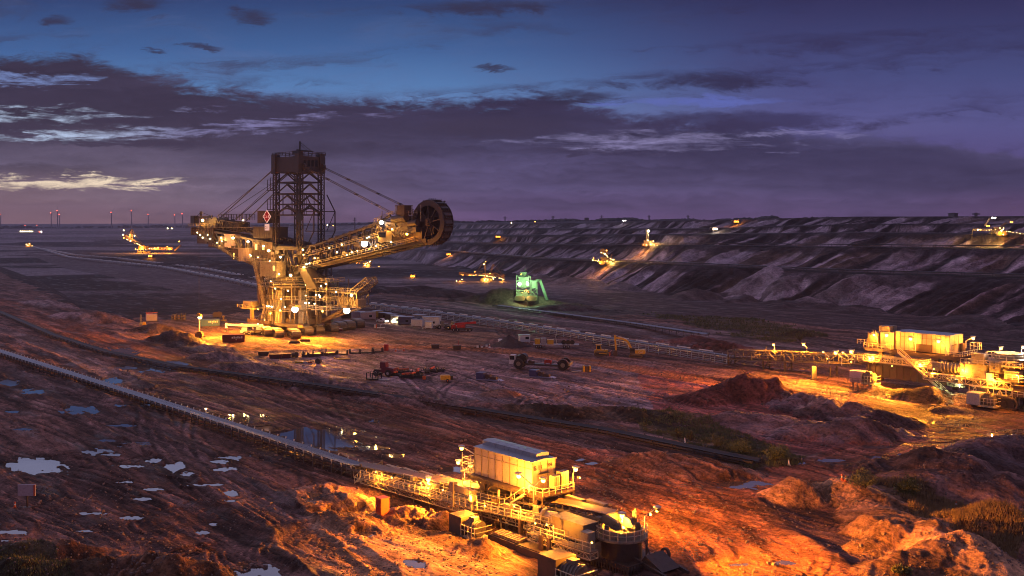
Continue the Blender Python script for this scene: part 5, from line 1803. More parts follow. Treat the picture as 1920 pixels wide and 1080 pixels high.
    sp = MB(); sp.prism([(20.6, .7), (21.6, 2.0), (24.6, .6), (23.6, -.2)], .2, 3.6); sp.bar((20, 0, 1.2), (26, -.2, .2), .3, .5); sp.bar((20, 3.8, 1.2), (26, 3.6, .2), .3, .5); sp.ring((21.4, 4.2, 1.4), [(.5, 0), (.75, 0), (.75, .4), (.5, .4)], 18, 'y')
    sp.build('loading_chute', BROWN, s)
    # pontoons
    for x0, x1, y0, y1 in ((-1.4, 4.6, -7.2, -4.4), (4.9, 12.0, -7.4, -4.6), (-6, 10, 3.4, 6.0)):
        po = MB()
        po.box(x0, x1, y0, y1, -.3, .9)
        po.box(x0 + .2, x1 - .2, y0 + .2, y1 - .2, .9, 1.02)
        po.build('pontoon', BROWN, s)
    for k in range(9):
        MB().cbox((-.6 + k * .62, -5.8, 1.15), .45, 2.2, .3, .25).build('sleeper', WOOD, s)
    for x in (9.0, 10.6):
        MB().box(x - .3, x + .3, -6.6, -5.8, 1.0, 3.0).build('pontoon_strut', BROWN, s)
    MB().bar((2, -4, .9), (2, -4, 3), .5).build('pontoon_strut', BROWN, s); MB().bar((8.4, -4.6, .9), (8.4, -4.6, 2.6), .6).build('pontoon_strut', BROWN, s)
    # lamps
    lamp_post(s, (-16.2, 2.6, 5.9), (-18.4, 1.2, 8.9), 5000)
    lamp_post(s, (-19.5, 2.6, 3.2), (-20.6, 2.2, 6.1), 7000); lamp_post(s, (-19.5, 2.6, 3.2), (-18.4, 3.0, 5.9), 5000)
    lamp_post(s, (-23.0, -2.0, 1.8), (-23.0, -2.0, 3.6), 8000, arm=False, r=.36)
    lamp_post(s, (1.9, -1.5, 5.0), (-.6, -2.1, 8.4), 9000, r=.36); lamp_post(s, (1.9, -1.5, 5.0), (3.3, -.9, 8.3), 2000)
    lamp_post(s, (2.6, 5.6, 5.6), (4.2, 4.6, 9.2), 5000)
    lamp_post(s, (16.9, .9, 4.6), (16.9, .9, 6.0), 16000, arm=False, r=.32)
    for x, y, z in ((-29, -5.0, 3.2), (-15, -5.0, 4.0), (-3, -6.4, 4.4), (8.5, -7.0, 4.6)):  # floods added along the near side to brighten the ground
        flood(s, (x, y, z), (-.2, -1, -.36), 30000, SODIUM, 125, .12)
    for x, y, z in ((-34, -4.9, 3.2), (-21, -4.9, 3.9), (-8, -5.2, 4.6), (2, -5.2, 5.2), (11, -7.2, 5.0)):  # small lamps added to brighten the walkways and railings
        lamp_post(s, (x, y + 1.2, z - 2), (x, y, z), 2200, arm=False, r=.12)
    flood(s, (18.8, -6.6, 4.4), (.2, -1, -.4), 26000, SODIUM, 125, .12)  # one more added flood for the near ground
    flood(s, (20.4, 2.6, 6.6), (.75, .65, -.02), 190000, SODIUM, 100, .16); flood(s, (4.0, 5.6, 7.8), (.5, .85, -.2), 110000, SODIUM, 120, .14)  # added floods, carrying the lamps' light out to the bank and ground
    flood(s, (-20, 5.2, 5.2), (-.4, .9, -.3), 26000, SODIUM, 140, .14)
    lamp_post(s, (19.6, 2.4, 4.0), (20.9, 3.4, 7.2), 0, lit=False)
    return s


FRONT = make_station_front()


def make_station_right():
    s = thing('belt_drive_station', 'lamplit conveyor drive station on high legs with long open stairs, at the right edge', 'drive station', (112.0, 262.0, 0), STA)
    panel_house(s, -14.75, 0, 0, 7.0, 10.9, 15.6, 12, True, False)
    MB().box(-9.4, -4.6, -.5, -.1, 11.1, 12.9).build('wall_box', BROWN, s)
    MB().box(.2, .9, 5.0, 6.6, 11.2, 13.4).build('control_cabinet', BROWN, s)
    # transformer platform left of the house
    m = MB().box(-23.4, -15.4, -1.6, 6.6, 10.4, 10.8); m.bar((-23, -1.4, 10.2), (-15, -1.4, 10.2), .4, .5)
    m.build('platform', STEEL, s)
    MB().box(-19.5, -15.6, .4, 5, 10.8, 15.2).build('transformer_house', PANEL, s)
    for y in (.8, 3.0):
        MB().box(-20.2, -17.0, y, y + 1.5, 15.2, 16.7).build('cooler_box', PALE, s)
    m = MB()
    for k in range(12):
        m.bar((-22.6 + k * .25, -1.0, 10.8), (-22.6 + k * .25, -1.0, 10.8 + random.uniform(2, 5)), .16)
    m.box(-22.4, -20.2, .6, 4.6, 10.8, 14.8)
    m.build('switchgear', PALE, s)
    MB().rail([(-15.4, -1.5, 10.8), (-23.3, -1.5, 10.8), (-23.3, 6.5, 10.8)], 1.2, 1.4, .13).rail([(-25.6, -1, 11.5), (-23.4, -1, 11.5), (-23.4, 3, 11.5)], 1.2, 1, .12).build('railing', RAILM, s)
    # deck
    p = MB().box(-15.2, 3.4, -1.4, 8.0, 10.3, 10.7)
    p.bar((-15, -1.2, 10.0), (3.4, -1.2, 10.0), .4, .7); p.bar((-15, 7.6, 10.0), (3.4, 7.6, 10.0), .4, .7)
    for i in range(13):
        p.box(-15 + i * 1.5, -14.8 + i * 1.5, -1.3, 7.8, 9.6, 10.0)
    p.build('deck', BROWN, s)
    MB().rail([(.2, -1.3, 10.7), (3.3, -1.3, 10.7), (3.3, 7.9, 10.7)], 1.2, 1.3, .12).rail([(3.3, 5.2, 7.5), (5.4, 5.2, 7.5), (5.4, 8, 7.5)], 2.4, 1.0, .13).rail([(2.4, 6, 12), (4.4, 6, 12), (4.4, 8, 12)], 1.8, .8, .12).build('railing', RAILM, s)
    for x, y in ((-19, 0), (-19, 5.6), (-3.5, 0), (-3.5, 7), (1.5, 0), (1.5, 7)):
        MB().box(x - .55, x + .55, y - .5, y + .5, 2.0, 10.0).build('leg', BROWN, s)
    m = []
    for k in range(40):
        x = random.uniform(-18, 2); z = random.uniform(7.6, 9.6); y = random.uniform(-1.4, 0)
        m.append(((x, y, z), (x + random.uniform(.5, 3), y, z + random.uniform(-.1, .3)), random.uniform(.1, .4)))
    pipes(s, m, [PALE, STEEL])
    # mid deck and main girder
    m = MB().box(-26, 6, -2.2, 7.4, 7.3, 7.6); m.box(-26, 4, -3.0, -2.5, 7.0, 7.3); m.build('walkway', STEEL, s)
    m = MB(); m.rail([(-26, -2.9, 7.4), (5, -2.9, 7.4)], 1.2, 1.6, .12); m.rail([(-24, -.2, 7.7), (-4, -.2, 7.7)], 1.2, 1.8, .12); m.rail([(-4, -3.8, 6.6), (14, -3.8, 6.6)], 1.2, 1.4, .12); m.rail([(-2, -5.2, 5.2), (16, -5.2, 5.2)], 1.2, 1.4, .12)
    m.build('railing', RAILM, s)
    g = MB().box(-22, 5, -2.4, -1.6, 3.2, 6.8); g.box(-22, 5, 5.8, 6.6, 3.2, 6.8)
    for k in range(14):
        g.box(-21.5 + k * 2, -21.3 + k * 2, -2.6, -2.4, 3.3, 6.7)
    g.build('main_girder', DARK, s)
    # belt and gallery to the left
    b = MB(); b.bar((-30, 2, 6.6), (-6, 2, 8.4), 2.8, .3); b.bar((-6, 2, 8.4), (12, 2, 9.4), 2.8, .3); b.build('belt', RUBBER, s)
    m = MB().box(-4, 17, -6.0, -3.2, 4.8, 5.1); m.build('walkway', STEEL, s)
    # gear case, motor
    MB().box(5.0, 11.4, -4.6, -1.8, 5.6, 9.6).box(4.8, 11.6, -4.8, -1.6, 9.6, 9.8).build('gear_case', PALE, s)
    m = MB().tube((-.6, -3.2, 8.0), (5, -3.2, 8.0), 1.3, 16)
    for k in range(6):
        m.ring((-.2 + k * .9, -3.2, 8.0), [(1.25, 0), (1.5, 0), (1.5, .25), (1.25, .25)], 16, 'x')
    m.box(-2.6, -.6, -4, -2.4, 7, 9)
    m.build('motor', PALE, s)
    MB().box(11.8, 13.2, -5.2, -4.2, 5.2, 8.0).build('control_cabinet', WHITE, s)
    # turret on crawlers at the right end
    t = MB(); t.ring((14, 2, 10.6), [(.5, 0), (5.4, 0), (5.4, .35), (.5, .35)], 30); t.ring((14, 2, 10.9), [(3.0, 0), (3.3, 0), (3.3, 1.6), (3, 1.6)], 24); t.build('turret_deck', PALE, s)
    MB().rail([(14 + 5.3 * math.cos(2 * math.pi * i / 20), 2 + 5.3 * math.sin(2 * math.pi * i / 20), 10.9) for i in range(20)], 1.4, 1.6, .14, True).build('railing', RAILM, s)
    t = MB(); t.ring((14, 2, 4.6), [(2.4, 0), (4.2, 0), (4.2, 6), (2.4, 6)], 26); t.box(7, 21, -2.4, 6, 3.4, 4.6); t.build('turret_drum', BROWN, s)
    t = []
    for k in range(26):
        x = random.uniform(6, 19); z = random.uniform(5, 10.4); y = random.uniform(-5, -3)
        t.append(((x, y, z), (x + random.uniform(.4, 2.5), y, z + random.uniform(-.5, .5)), random.uniform(.12, .4)))
    pipes(s, t, [PALE, STEEL])
    t2 = MB()
    t2.truss((-22, -3.2, 8.2), (6, -3.2, 8.2), 1.4, 1.6, 16, .18, .11); t2.truss((-4, -5.0, 5.6), (18, -5.0, 5.6), 2.0, 1.6, 12, .18, .11)
    t2.truss((6, -3.4, 10.2), (20, -3.4, 10.6), 1.6, 1.2, 9, .16, .1)
    t2.flat_truss(((8, -6.2, 4.6), (20, -6.2, 4.6)), ((8, -6.2, 1.4), (20, -6.2, 1.4)), 8, .2, .13)
    t2.build('side_truss', RAILM, s)
    for x0, y0, z0, a_, b_, c_ in [(8, -5, 10, 3, 2, 2.4), (12.5, -5.2, 8.4, 2.4, 1.6, 2.2), (16, -5, 6, 3.4, 2.4, 3), (18.4, -3.8, 9.6, 2.2, 2, 2), (6.2, -6, 4.2, 1.6, 1, 1.6), (19, -7, 3.4, 3, 2, 2.6), (22, -4, 6, 2.6, 3, 3), (10, -6.4, 2.2, 2.4, 1.2, 2)]:
        MB().box(x0, x0 + a_, y0, y0 + b_, z0, z0 + c_).box(x0 - .1, x0 + a_ + .1, y0 - .1, y0 + b_ + .1, z0 + c_, z0 + c_ + .12).build('equipment_box', random.choice([PALE, STEEL, BROWN, DARK]), s)
    MB().rail([(6, -6.6, 9.9), (22, -6.6, 9.9)], 1.2, 1.4, .12).rail([(16, -7.6, 3.6), (26, -7.6, 3.6)], 1.2, 1.4, .12).rail([(17, -6.2, 7.2), (27, -6.2, 7.2)], 1.2, 1.4, .12).build('railing', RAILM, s)
    MB().box(16, 28, -6.4, 4, 6.9, 7.1).box(20, 27, -3, 3, 3.2, 6.9).build('rear_frame', DARK, s)
    make_crawler(s, (15, -5.6, .2), 0, 10, 3.0, 2.8)
    make_crawler(s, (15, 7.4, .2), 0, 10, 3.0, 2.8)
    drive_unit(s, 12.2, -9.4, .9, 0.0, 1.1, GREYP)
    drive_unit(s, -19.6, -8.6, 2.4, 0.0, 1.15, LILAC)
    u = MB()
    for x, y in ((-21.5, -9.8), (-16.8, -9.8), (-21.5, -7.4), (-16.8, -7.4)):
        u.bar((x, y, -.2), (x, y, 2.4), .2)
    u.rail([(-22.6, -10.6, 2.3), (-15, -10.6, 2.3)], 1.2, 1.4, .12); u.stairs((-16.4, -10.5, 2.3), (-15.6, -11.4, 0), 1.0, (1, 0, 0), 7, .1)
    u.build('unit_stand', PALE, s)
    a = MB(); a.stairs((-12.6, -2.4, 10.6), (-5.4, -3.2, 5.8), 1.5, (.3, -1, 0), 18, .16, 1.2); a.stairs((-5.4, -3.2, 5.8), (2.6, -4.6, .6), 1.5, (.3, -1, 0), 22, .16, 1.2)
    a.build('access_stairs', RAILM, s)
    # lamps
    lamp_post(s, (-8.6, -1.2, 10.7), (-9.6, -1.9, 14.2), 2925, r=.45); lamp_post(s, (-.4, -1.2, 10.7), (-2.0, -1.9, 14.2), 2925, r=.45)
    lamp_post(s, (-17.2, -1.2, 10.8), (-16.2, -2.2, 14.6), 2925, r=.45); lamp_post(s, (-19.4, -1.2, 10.8), (-20.0, -2.0, 14.4), 2250, r=.36)
    lamp_post(s, (.6, 7.4, 12), (3.1, 6.2, 14.9), 3600, r=.42)
    lamp_post(s, (10.6, 4, 10.9), (11.8, 2.6, 13.4), 2925, r=.36); lamp_post(s, (16.0, 4.4, 10.9), (17.2, 2.6, 14.2), 4500, (1, .8, .6), r=.34)
    lamp_post(s, (-30, -1.6, 5), (-32.6, -.4, 8.2), 3600, r=.5); lamp_post(s, (-26, -1.6, 6), (-27.6, -.6, 9.0), 3600, r=.5)
    lamp_post(s, (-34, -1.6, 5), (-36.6, -.4, 8.0), 1350, r=.25); lamp_post(s, (-28, -1.6, 6), (-30.4, -.4, 8.5), 1350, r=.25)
    for x, y, z, ax in ((-26, -3.4, 6.6, -.3), (-14, -3.4, 6.8, 0), (-2, -4.4, 7.4, .2), (-34, -2.4, 6.6, -.6)):  # floods added, aimed outward to light the ground before the station
        flood(s, (x, y, z), (ax, -1, -.22), 120000, SODIUM, 120, .16)
    for x, y, z in ((-20, -3.6, 8.6), (-6, -3.6, 8.4), (6, -5.6, 8.2), (14, -7.0, 7.2), (20, -7.4, 8.6)):  # small lamps added to brighten the near side of the structure
        lamp_post(s, (x, y + 1, z - 2), (x, y, z), 4500, arm=False, r=.18)
    lamp_post(s, (4.0, -3.0, 3.2), (4.0, -3.4, 5.0), 2500, (.85, 1, .45), r=.2, arm=False)
    return s


RIGHT = make_station_right()


# ---- belt conveyors
def conveyor(name, label, pts, width=2.6, rise=1.0, step=3.2, belt_mat=RUBBER, frame_mat=STEEL, hoods=False, rails=False, stuff=False, group=None, leg_mat=None):
    """pts: ground points along the line; belt rides `rise` above them on trestles"""
    pts = [V(p) for p in pts]
    t = thing(name, label, 'conveyor', pts[0], 0, group)
    o = pts[0]
    P = [p - o for p in pts]
    seg = []
    for a, b in zip(P[:-1], P[1:]):
        n = max(1, int((b - a).length / step))
        for i in range(n):
            seg.append(a.lerp(b, i / n))
    seg.append(P[-1])
    w = width / 2
    bm = MB(); fm = MB()
    dirs = [(seg[min(i + 1, len(seg) - 1)] - seg[max(i - 1, 0)]).normalized() for i in range(len(seg))]
    nor = [Vector((-d.y, d.x, 0)).normalized() for d in dirs]
    prof = [(-w, .32), (-w * .45, 0), (w * .45, 0), (w, .32)]
    vs = []; fs = []
    for i, (p, n) in enumerate(zip(seg, nor)):
        for u, z in prof:
            q = p + n * u
            vs.append((q.x, q.y, q.z + rise + z))
    for i in range(len(seg) - 1):
        for k in range(3):
            fs.append((i * 4 + k, i * 4 + k + 1, (i + 1) * 4 + k + 1, (i + 1) * 4 + k))
    bm.add(vs, fs)
    bm.build('belt', belt_mat, t)
    up = Vector((0, 0, 1))
    for i in range(len(seg) - 1):
        for s_ in (-1, 1):
            a = seg[i] + nor[i] * (s_ * (w + .22)) + up * (rise - .05); b = seg[i + 1] + nor[i + 1] * (s_ * (w + .22)) + up * (rise - .05)
            fm.bar(a, b, .2, .34)
            fm.bar(a - up * (rise * .62), b - up * (rise * .62), .12, .12)
    fm.build('side_frame', frame_mat, t)
    # idler sets sticking up beside the belt
    im = MB()
    for i in range(0, len(seg)):
        for s_ in (-1, 1):
            a = seg[i] + nor[i] * (s_ * (w + .28)) + up * (rise - .2)
            im.bar(a, a + up * .72 + nor[i] * (s_ * .25), .16, .22)
    q = im.build('idler_brackets', GALV if rise == 1.55 else frame_mat, t)
    if len(seg) > 50:
        q['kind'] = 'stuff'
    # trestles
    lm = leg_mat or frame_mat
    if stuff or len(seg) > 100:
        m = MB()
        for p, n in zip(seg, nor):
            for s_ in (-1, 1):
                a = p + n * (s_ * (w + .2))
                m.bar(a + up * (rise - .1), a - up * .5 + n * (s_ * .15), .16)
        q = m.build('trestles', lm, t)
        q['kind'] = 'stuff'
    else:
        m = MB()
        for s_ in (-1, 1):
            m.bar((0, s_ * (w + .2), rise - .1), (0, s_ * (w + .4), -.6), .2)
        m.bar((0, -w - .3, .1), (0, w + .3, .1), .16)
        m.bar((0, -w - .2, rise - .25), (0, w + .2, rise - .25), .14)
        first = m.build('trestle', lm, t)
        for i, (p, d) in enumerate(zip(seg, dirs)):
            q = first if i == 0 else first.copy()
            if i:
                COL.objects.link(q)
                q.parent = t
            q.location = p
            q.rotation_euler = (0, 0, math.atan2(d.y, d.x))
    if hoods:
        m = MB()
        for i in range(0, len(seg) - 2, 2):
            if not stuff:
                m = MB()
            a, b = seg[i], seg[i].lerp(seg[i + 2], .58)
            n = nor[i]
            m.bar(a + n * (w + .55) + up * (rise + .55), b + n * (w + .55) + up * (rise + .55), .5 * (2.4 if stuff else 1.0), .3 * (2.0 if stuff else 1.0))
            if not stuff:
                m.build('cover_plate', WHITE, t)
        if stuff:
            m.build('cover_plates', WHITE, t)['kind'] = 'stuff'
    if rails:
        m = MB()
        m.path([p - nor[i] * (w + .7) + up * (rise * .1) for i, p in enumerate(seg)], .12)
        m.build('guide_rail', frame_mat, t)
    return t


def loc2w(x, y, z=0.0):
    c, s = math.cos(STA), math.sin(STA)
    return Vector((2.97 + x * c - y * s, 148 + x * s + y * c, z))


fp = [loc2w(-330, -10), loc2w(-258, -8), loc2w(-116, -3.4), loc2w(-44.5, -1.5)]
fp = [Vector((p.x, p.y, zat(p.x, p.y) * .5 + .1)) for p in fp]
conveyor('belt_conveyor', 'long belt conveyor running in from the left edge to the foreground drive station', fp, 2.7, 1.55, 3.2, RUBBER, DARK, leg_mat=DARK)
C2 = [G(690, 577), G(800, 592), G(1000, 622), G(1150, 647), G(1370, 682)]
conveyor('belt_conveyor', 'raised belt conveyor on trestles running from the excavator towards the right drive station', C2, 2.6, 2.2, 5.0, RUBBER, GALV, hoods=True, rails=True)
# feeder gallery into the right station
g_ = thing('transfer_gallery', 'lamplit lattice gallery of the conveyor tail before the right drive station', 'gallery', (0, 0, 0))
pa, pb = G(1372, 683), Vector((96.5, 290, 0))
pa.z = 0
m = MB()
m.truss(pa + Vector((0, 0, 3.6)), Vector((86, 300, 5.2)), 4, 2.8, 9, .28, .2); m.truss(Vector((86, 300, 5.2)), Vector((102, 283, 7.0)), 4, 2.6, 6, .28, .2)
m.build('gallery_truss', STEEL, g_)
m = MB(); m.bar(pa + Vector((0, 0, 2.6)), Vector((86, 300, 5.9)), 2.6, .25); m.bar(Vector((86, 300, 5.9)), Vector((104, 281, 7.6)), 2.6, .25); m.build('belt', RUBBER, g_)
for q in (pa, Vector((77, 310, 0)), Vector((82, 304, 0)), Vector((92, 293, 0))):
    m = MB()
    for d in (-1.8, 1.8):
        m.bar(q + Vector((d * .7, d * .6, -.4)), q + Vector((d * .7, d * .6, 3.6)), .4)
    m.bar(q + Vector((-1.3, -1.1, 0)), q + Vector((1.3, 1.1, 3.2)), .2)
    m.build('support_leg', BROWN, g_)
m = []
for k in range(40):
    q = pa.lerp(Vector((90, 296, 0)), random.uniform(.1, .8)) + Vector((random.uniform(-2.4, 2.4), -2.2, random.uniform(.6, 6.5)))
    m.append((q, q + Vector((random.uniform(-.5, 2.6), random.uniform(-1, .5), random.uniform(-.2, 1.3))), random.uniform(.12, .3)))
pipes(g_, m, [PALE, STEEL])
lamp_post(g_, (79, 308, 5), (78.4, 307, 8.0), 9000, r=.3); lamp_post(g_, (86.4, 300, 6), (85.4, 300, 8.9), 11000, r=.36)

C3 = [G(-60, 575), G(0, 588), G(100, 632), G(200, 664), G(330, 691), G(600, 728), G(900, 775), G(1130, 812), G(1350, 858), G(1420, 872)]
conveyor('belt_conveyor', 'low dark belt conveyor lying across the middle of the working level', C3, 2.6, .75, 4.6, mat('dull_belt', (.022, .02, .022), .75), DARK, leg_mat=DARK)
C4 = [G(60, 464), G(130, 485), G(300, 503), G(420, 526), G(510, 546)]
conveyor('belt_conveyor', 'far left belt conveyor with bright idlers, the nearer one of two on the coal floor', C4, 2.8, 2.0, 9.0, RUBBER, GALV, hoods=True, stuff=True)
C5 = [G(78, 468), G(140, 480), G(220, 486), G(380, 506), G(560, 540)]
conveyor('belt_conveyor', 'far left belt conveyor with bright idlers, the farther one of two on the coal floor', C5, 2.6, 1.6, 9.0, RUBBER, GALV, hoods=True, stuff=True)
C6 = [G(930, 576), G(1050, 592), G(1180, 610), G(1320, 632)]
conveyor('belt_conveyor', 'dim bluish belt conveyor beyond the trestle conveyor in the middle distance', C6, 3.4, 1.0, 6.0, mat('pale_belt', (.07, .075, .11), .4), DARK, stuff=True)
for k, lab in ((3, 'dark belt conveyor along the lowest terrace of the spoil wall'), (5, 'dark belt conveyor along the second terrace of the spoil wall')):
    pts = []
    for px in (830, 1000, 1280, 1600, 1990):
        t_ = (px - 960) / F
        i = int(np.searchsorted(tcols, t_))
        Y = PROF_Y[i, k] * .7 + PROF_Y[i, k + 1] * .3
        pts.append(Vector((t_ * Y, Y, zat(t_ * Y, Y))))
    conveyor('belt_conveyor', lab, pts, 2.6, 1.8, 9.0, RUBBER, DARK, stuff=True)

# ------------------------------------------------------------------ yard and vehicles
def at(px, py, dz=0.0):
    p = G(px, py)
    return Vector((p.x, p.y, p.z + dz))


def wheel(root, x, y, z, r, w, name='wheel', rim=GALV):
    o = MB().ring((x, y, z), [(r * .45, -w / 2), (r * .9, -w / 2), (r, -w * .32), (r, w * .32), (r * .9, w / 2), (r * .45, w / 2)], 18, 'y')
    for i in range(18):
        t = 2 * math.pi * i / 18
        o.bar((x + r * math.cos(t), y - w * .45, z + r * math.sin(t)), (x + r * math.cos(t + .1), y + w * .45, z + r * math.sin(t + .1)), r * .08)
    o = o.build(name, TYRE, root)
    MB().tube((x, y - w * .4, z), (x, y + w * .4, z), r * .5, 14).tube((x, y - w * .5, z), (x, y + w * .5, z), r * .2, 10).build('rim', rim, o)
    return o


# --- containers
CONT = thing('shipping_container', 'blue shipping container beside the light tower mast', 'container', at(394, 611), R(14), 'shipping containers on the yard')


def container(root, L, w, h, mt, letters=None):
    m = MB().box(-L / 2, L / 2, -w / 2, w / 2, .1, h - .1)
    m.box(-L / 2 - .05, L / 2 + .05, -w / 2 - .05, w / 2 + .05, h - .16, h); m.box(-L / 2 - .05, L / 2 + .05, -w / 2 - .05, w / 2 + .05, 0, .16)
    for x in (-L / 2, L / 2):
        for y in (-w / 2, w / 2):
            m.box(x - .1, x + .1, y - .1, y + .1, .02, h - .02)
    b = m.build('body', mt, root)
    r = MB()
    n = int(L / .42)
    for i in range(n):
        x = -L / 2 + .3 + i * (L - .6) / n
        r.box(x, x + .2, -w / 2 - .04, -w / 2, .25, h - .25)
    r.build('corrugation', mt, b)
    d = MB().box(-L / 2 - .08, -L / 2 - .02, -w / 2 + .1, -.03, .2, h - .2); d.box(-L / 2 - .08, -L / 2 - .02, .03, w / 2 - .1, .2, h - .2)
    for y in (-.8, -.35, .35, .8):
        d.bar((-L / 2 - .12, y, .25), (-L / 2 - .12, y, h - .25), .06)
    d.build('doors', mt, root)
    if letters:
        for i in range(6):
            x = -L * .08 + i * L * .088
            MB().box(x, x + .42, -w / 2 - .09, -w / 2 - .05, h * .52, h * .52 + .62 + .12 * (i % 2)).build('lettering', letters, root)
        MB().box(L * .10, L * .16, -w / 2 - .09, -w / 2 - .05, h * .30, h * .38).build('lettering', letters, root)


container(CONT, 7.6, 2.4, 2.9, BLUE, glow('white_letters_dusk', (1, .95, .85), .55) if False else WHITE)
c = thing('shipping_container', 'dark red shipping container on the ground in front of the crane truck', 'container', at(438, 641.5), R(12), 'shipping containers on the yard')
container(c, 7.8, 2.4, 2.9, DKRED, WHITE)


def cabin(px, py, L, w, h, mt, label, rz=-35, door=True, win=True, steps=False, group='site cabins in a row by the trestle conveyor', name='site_cabin'):
    t = thing(name, label, 'cabin', at(px, py), R(rz), group)
    m = MB().box(-L / 2, L / 2, -w / 2, w / 2, .2, h)
    for x in (-L / 2 + .3, L / 2 - .3):
        m.box(x - .15, x + .15, -w / 2, w / 2, -.2, .2)
    for i in range(int(L / .8)):
        m.box(-L / 2 + .4 + i * .8, -L / 2 + .48 + i * .8, -w / 2 - .03, -w / 2, .3, h - .15)
    m.build('body', mt, t)
    MB().box(-L / 2 - .12, L / 2 + .12, -w / 2 - .12, w / 2 + .12, h, h + .16).build('roof', ROOF, t)
    if door:
        d = MB().box(-L / 2 - .06, -L / 2, -.5, .45, .3, 2.3).build('door', PALE if mt != PALE else GREYP, t)
        MB().box(-L / 2 - .12, -L / 2 - .06, .3, .36, 1.2, 1.35).build('handle', DARK, d)
    if win:
        f = MB().box(L * .05, L * .05 + 1.3, -w / 2 - .07, -w / 2 - .031, 1.2, 2.1).build('window', GLASS, t)
    if steps:
        MB().stairs((-L / 2 - 1.2, -.5, -.1), (-L / 2 - .1, -.5, .5), .9, (0, 1, 0), 4, .07, .9).build('steps', GALV, t)
    return t


for a in [(655, 596, 8, 3, 3.2, BROWN, 'brown site cabin behind the right floodlight of the excavator', 20), (672, 598, 6, 3, 3.2, LILAC, 'long mauve site cabin at the left end of the row', 20),
          (690, 599, 7, 3, 3.3, LILAC, 'mauve site cabin with a grey door left of the yellow cabin', 15), (708, 595, 4.4, 3, 3.0, YEL, 'bright yellow lit site cabin beside the pickup', -30, True, False, True),
          (722, 599, 5.5, 3, 3.1, BROWN, 'brown site cabin right of the yellow cabin'), (735, 602, 6, 3, 3.1, BROWN, 'brown site cabin with an open yellow end wall'),
          (746, 606, 6, 3, 3.3, PALE, 'beige site cabin left of the navy cabin'), (762, 608, 6.4, 3, 3.3, NAVY, 'navy blue site cabin with a grey window in the row', -20, True, True, True),
          (786, 604, 6, 3, 3.3, GREYP, 'grey site cabin standing behind the small white cabin'), (783, 612, 5, 2.8, 3.0, WHITE, 'small white site cabin right of the navy cabin', -12, True, False, True),
          (810, 611, 7.5, 3, 3.9, WHITE, 'tall white site cabin at the right end of the row', -12), (804, 615.5, 3, 2.4, 2.7, WHITE, 'white box cabin in front of the tall white cabin', -8, True, False, True)]:
    cabin(*a)
cabin(983, 641, 4.0, 2.4, 2.6, WHITE, 'white box cabin alone behind the dark coal pile', 10, True, True, False, None, 'site_cabin')

# white tank with posts
t = thing('concrete_bin', 'pale square bin with upright posts at the left of the lit yard', 'bin', at(284, 601), R(25))
m = MB().box(-2.3, 2.3, -1.8, 1.8, 0, 2.9)
for k in range(6):
    m.box(-2.35, 2.35, -1.85, 1.85, .3 + k * .45, .36 + k * .45)
m.build('body', LILAC, t)
for x in (-2.2, -.8, .8, 2.2):
    MB().bar((x, -1.7, 2.8), (x, -1.7, 5.2), .14).build('post', BROWN, t)
MB().bar((-2.4, -1.75, 3.5), (2.4, -1.75, 3.6), .3, .25).bar((-2.4, 1.75, 3.5), (2.4, 1.75, 3.5), .12).build('rail', ORANGE, t)
t = thing('pump', 'small pump with an upright pipe left of the pale bin', 'pump', at(264, 609), R(10))
MB().box(-.4, .4, -.5, .5, 0, .8).tube((.0, 0, .8), (0, 0, 4.4), .26, 8).ring((0, 0, 3.2), [(.2, 0), (.45, 0), (.45, .2), (.2, .2)], 10).build('stand_pipe', PALE, t)
MB().tube((.8, 0, .7), (2.0, 0, .7), .6, 12).box(.6, 2.2, -.5, .5, 0, .2).build('motor', YEL, t)
for k, (px, py) in enumerate([(326, 600), (334, 600), (344, 600)]):
    t = thing('steel_rack', ['left one of three rusty steel racks side by side on the yard', 'middle one of three rusty steel racks side by side on the yard', 'right one of three rusty steel racks side by side on the yard'][k], 'rack', at(px, py), R(12), 'rusty steel racks on the yard')
    hh = (2.4, 2.9, 3.1)[k]
    f = MB()
    for x in (-.9, .9):
        for y in (-.8, .8):
            f.bar((x, y, 0), (x, y, hh), .16)
    for z in (.2, hh * .5, hh):
        f.path([(-.9, -.8, z), (.9, -.8, z), (.9, .8, z), (-.9, .8, z), (-.9, -.8, z)], .12)
    f.build('frame', STEEL, t)
    for z in (.3, hh * .5 + .1):
        MB().tube((-.5, -.6, z + .45), (-.5, .7, z + .45), .34, 10).build('pipe_coil', BROWN, t)
        MB().box(.05, .75, -.6, .6, z, z + .8).build('crate', WOOD, t)


def reel(px, py, r, label, mt=WOOD):
    t = thing('cable_reel', label, 'cable reel', at(px, py), R(35), 'cable reels behind the blue container')
    for y in (-.6, .6):
        m = MB().tube((0, y - .06, r), (0, y + .06, r), r, 20)
        for i in range(8):
            a = 2 * math.pi * i / 8
            m.bar((r * .2 * math.cos(a), y * 1.12, r + r * .2 * math.sin(a)), (r * .92 * math.cos(a), y * 1.12, r + r * .92 * math.sin(a)), .1)
        m.build('flange', mt, t)
    MB().tube((0, -.55, r), (0, .55, r), r * .62, 16).build('cable_winding', DARK, t)


reel(404, 595, 1.25, 'left one of two wooden cable reels behind the blue container'); reel(411, 594, 1.25, 'right one of two wooden cable reels behind the blue container')
t = thing('compressor', 'small yellow machine standing right of the cable reels', 'machine', at(419, 602), R(5))
MB().tube((0, 0, .3), (0, 0, 1.6), .35, 10).ball((0, 0, 2.0), .55, 10, 8).build('vessel', YEL, t)
MB().box(-1.1, .2, -.5, .5, 0, .6).box(.3, 1.3, -.4, .4, 0, .7).build('base', YEL, t)

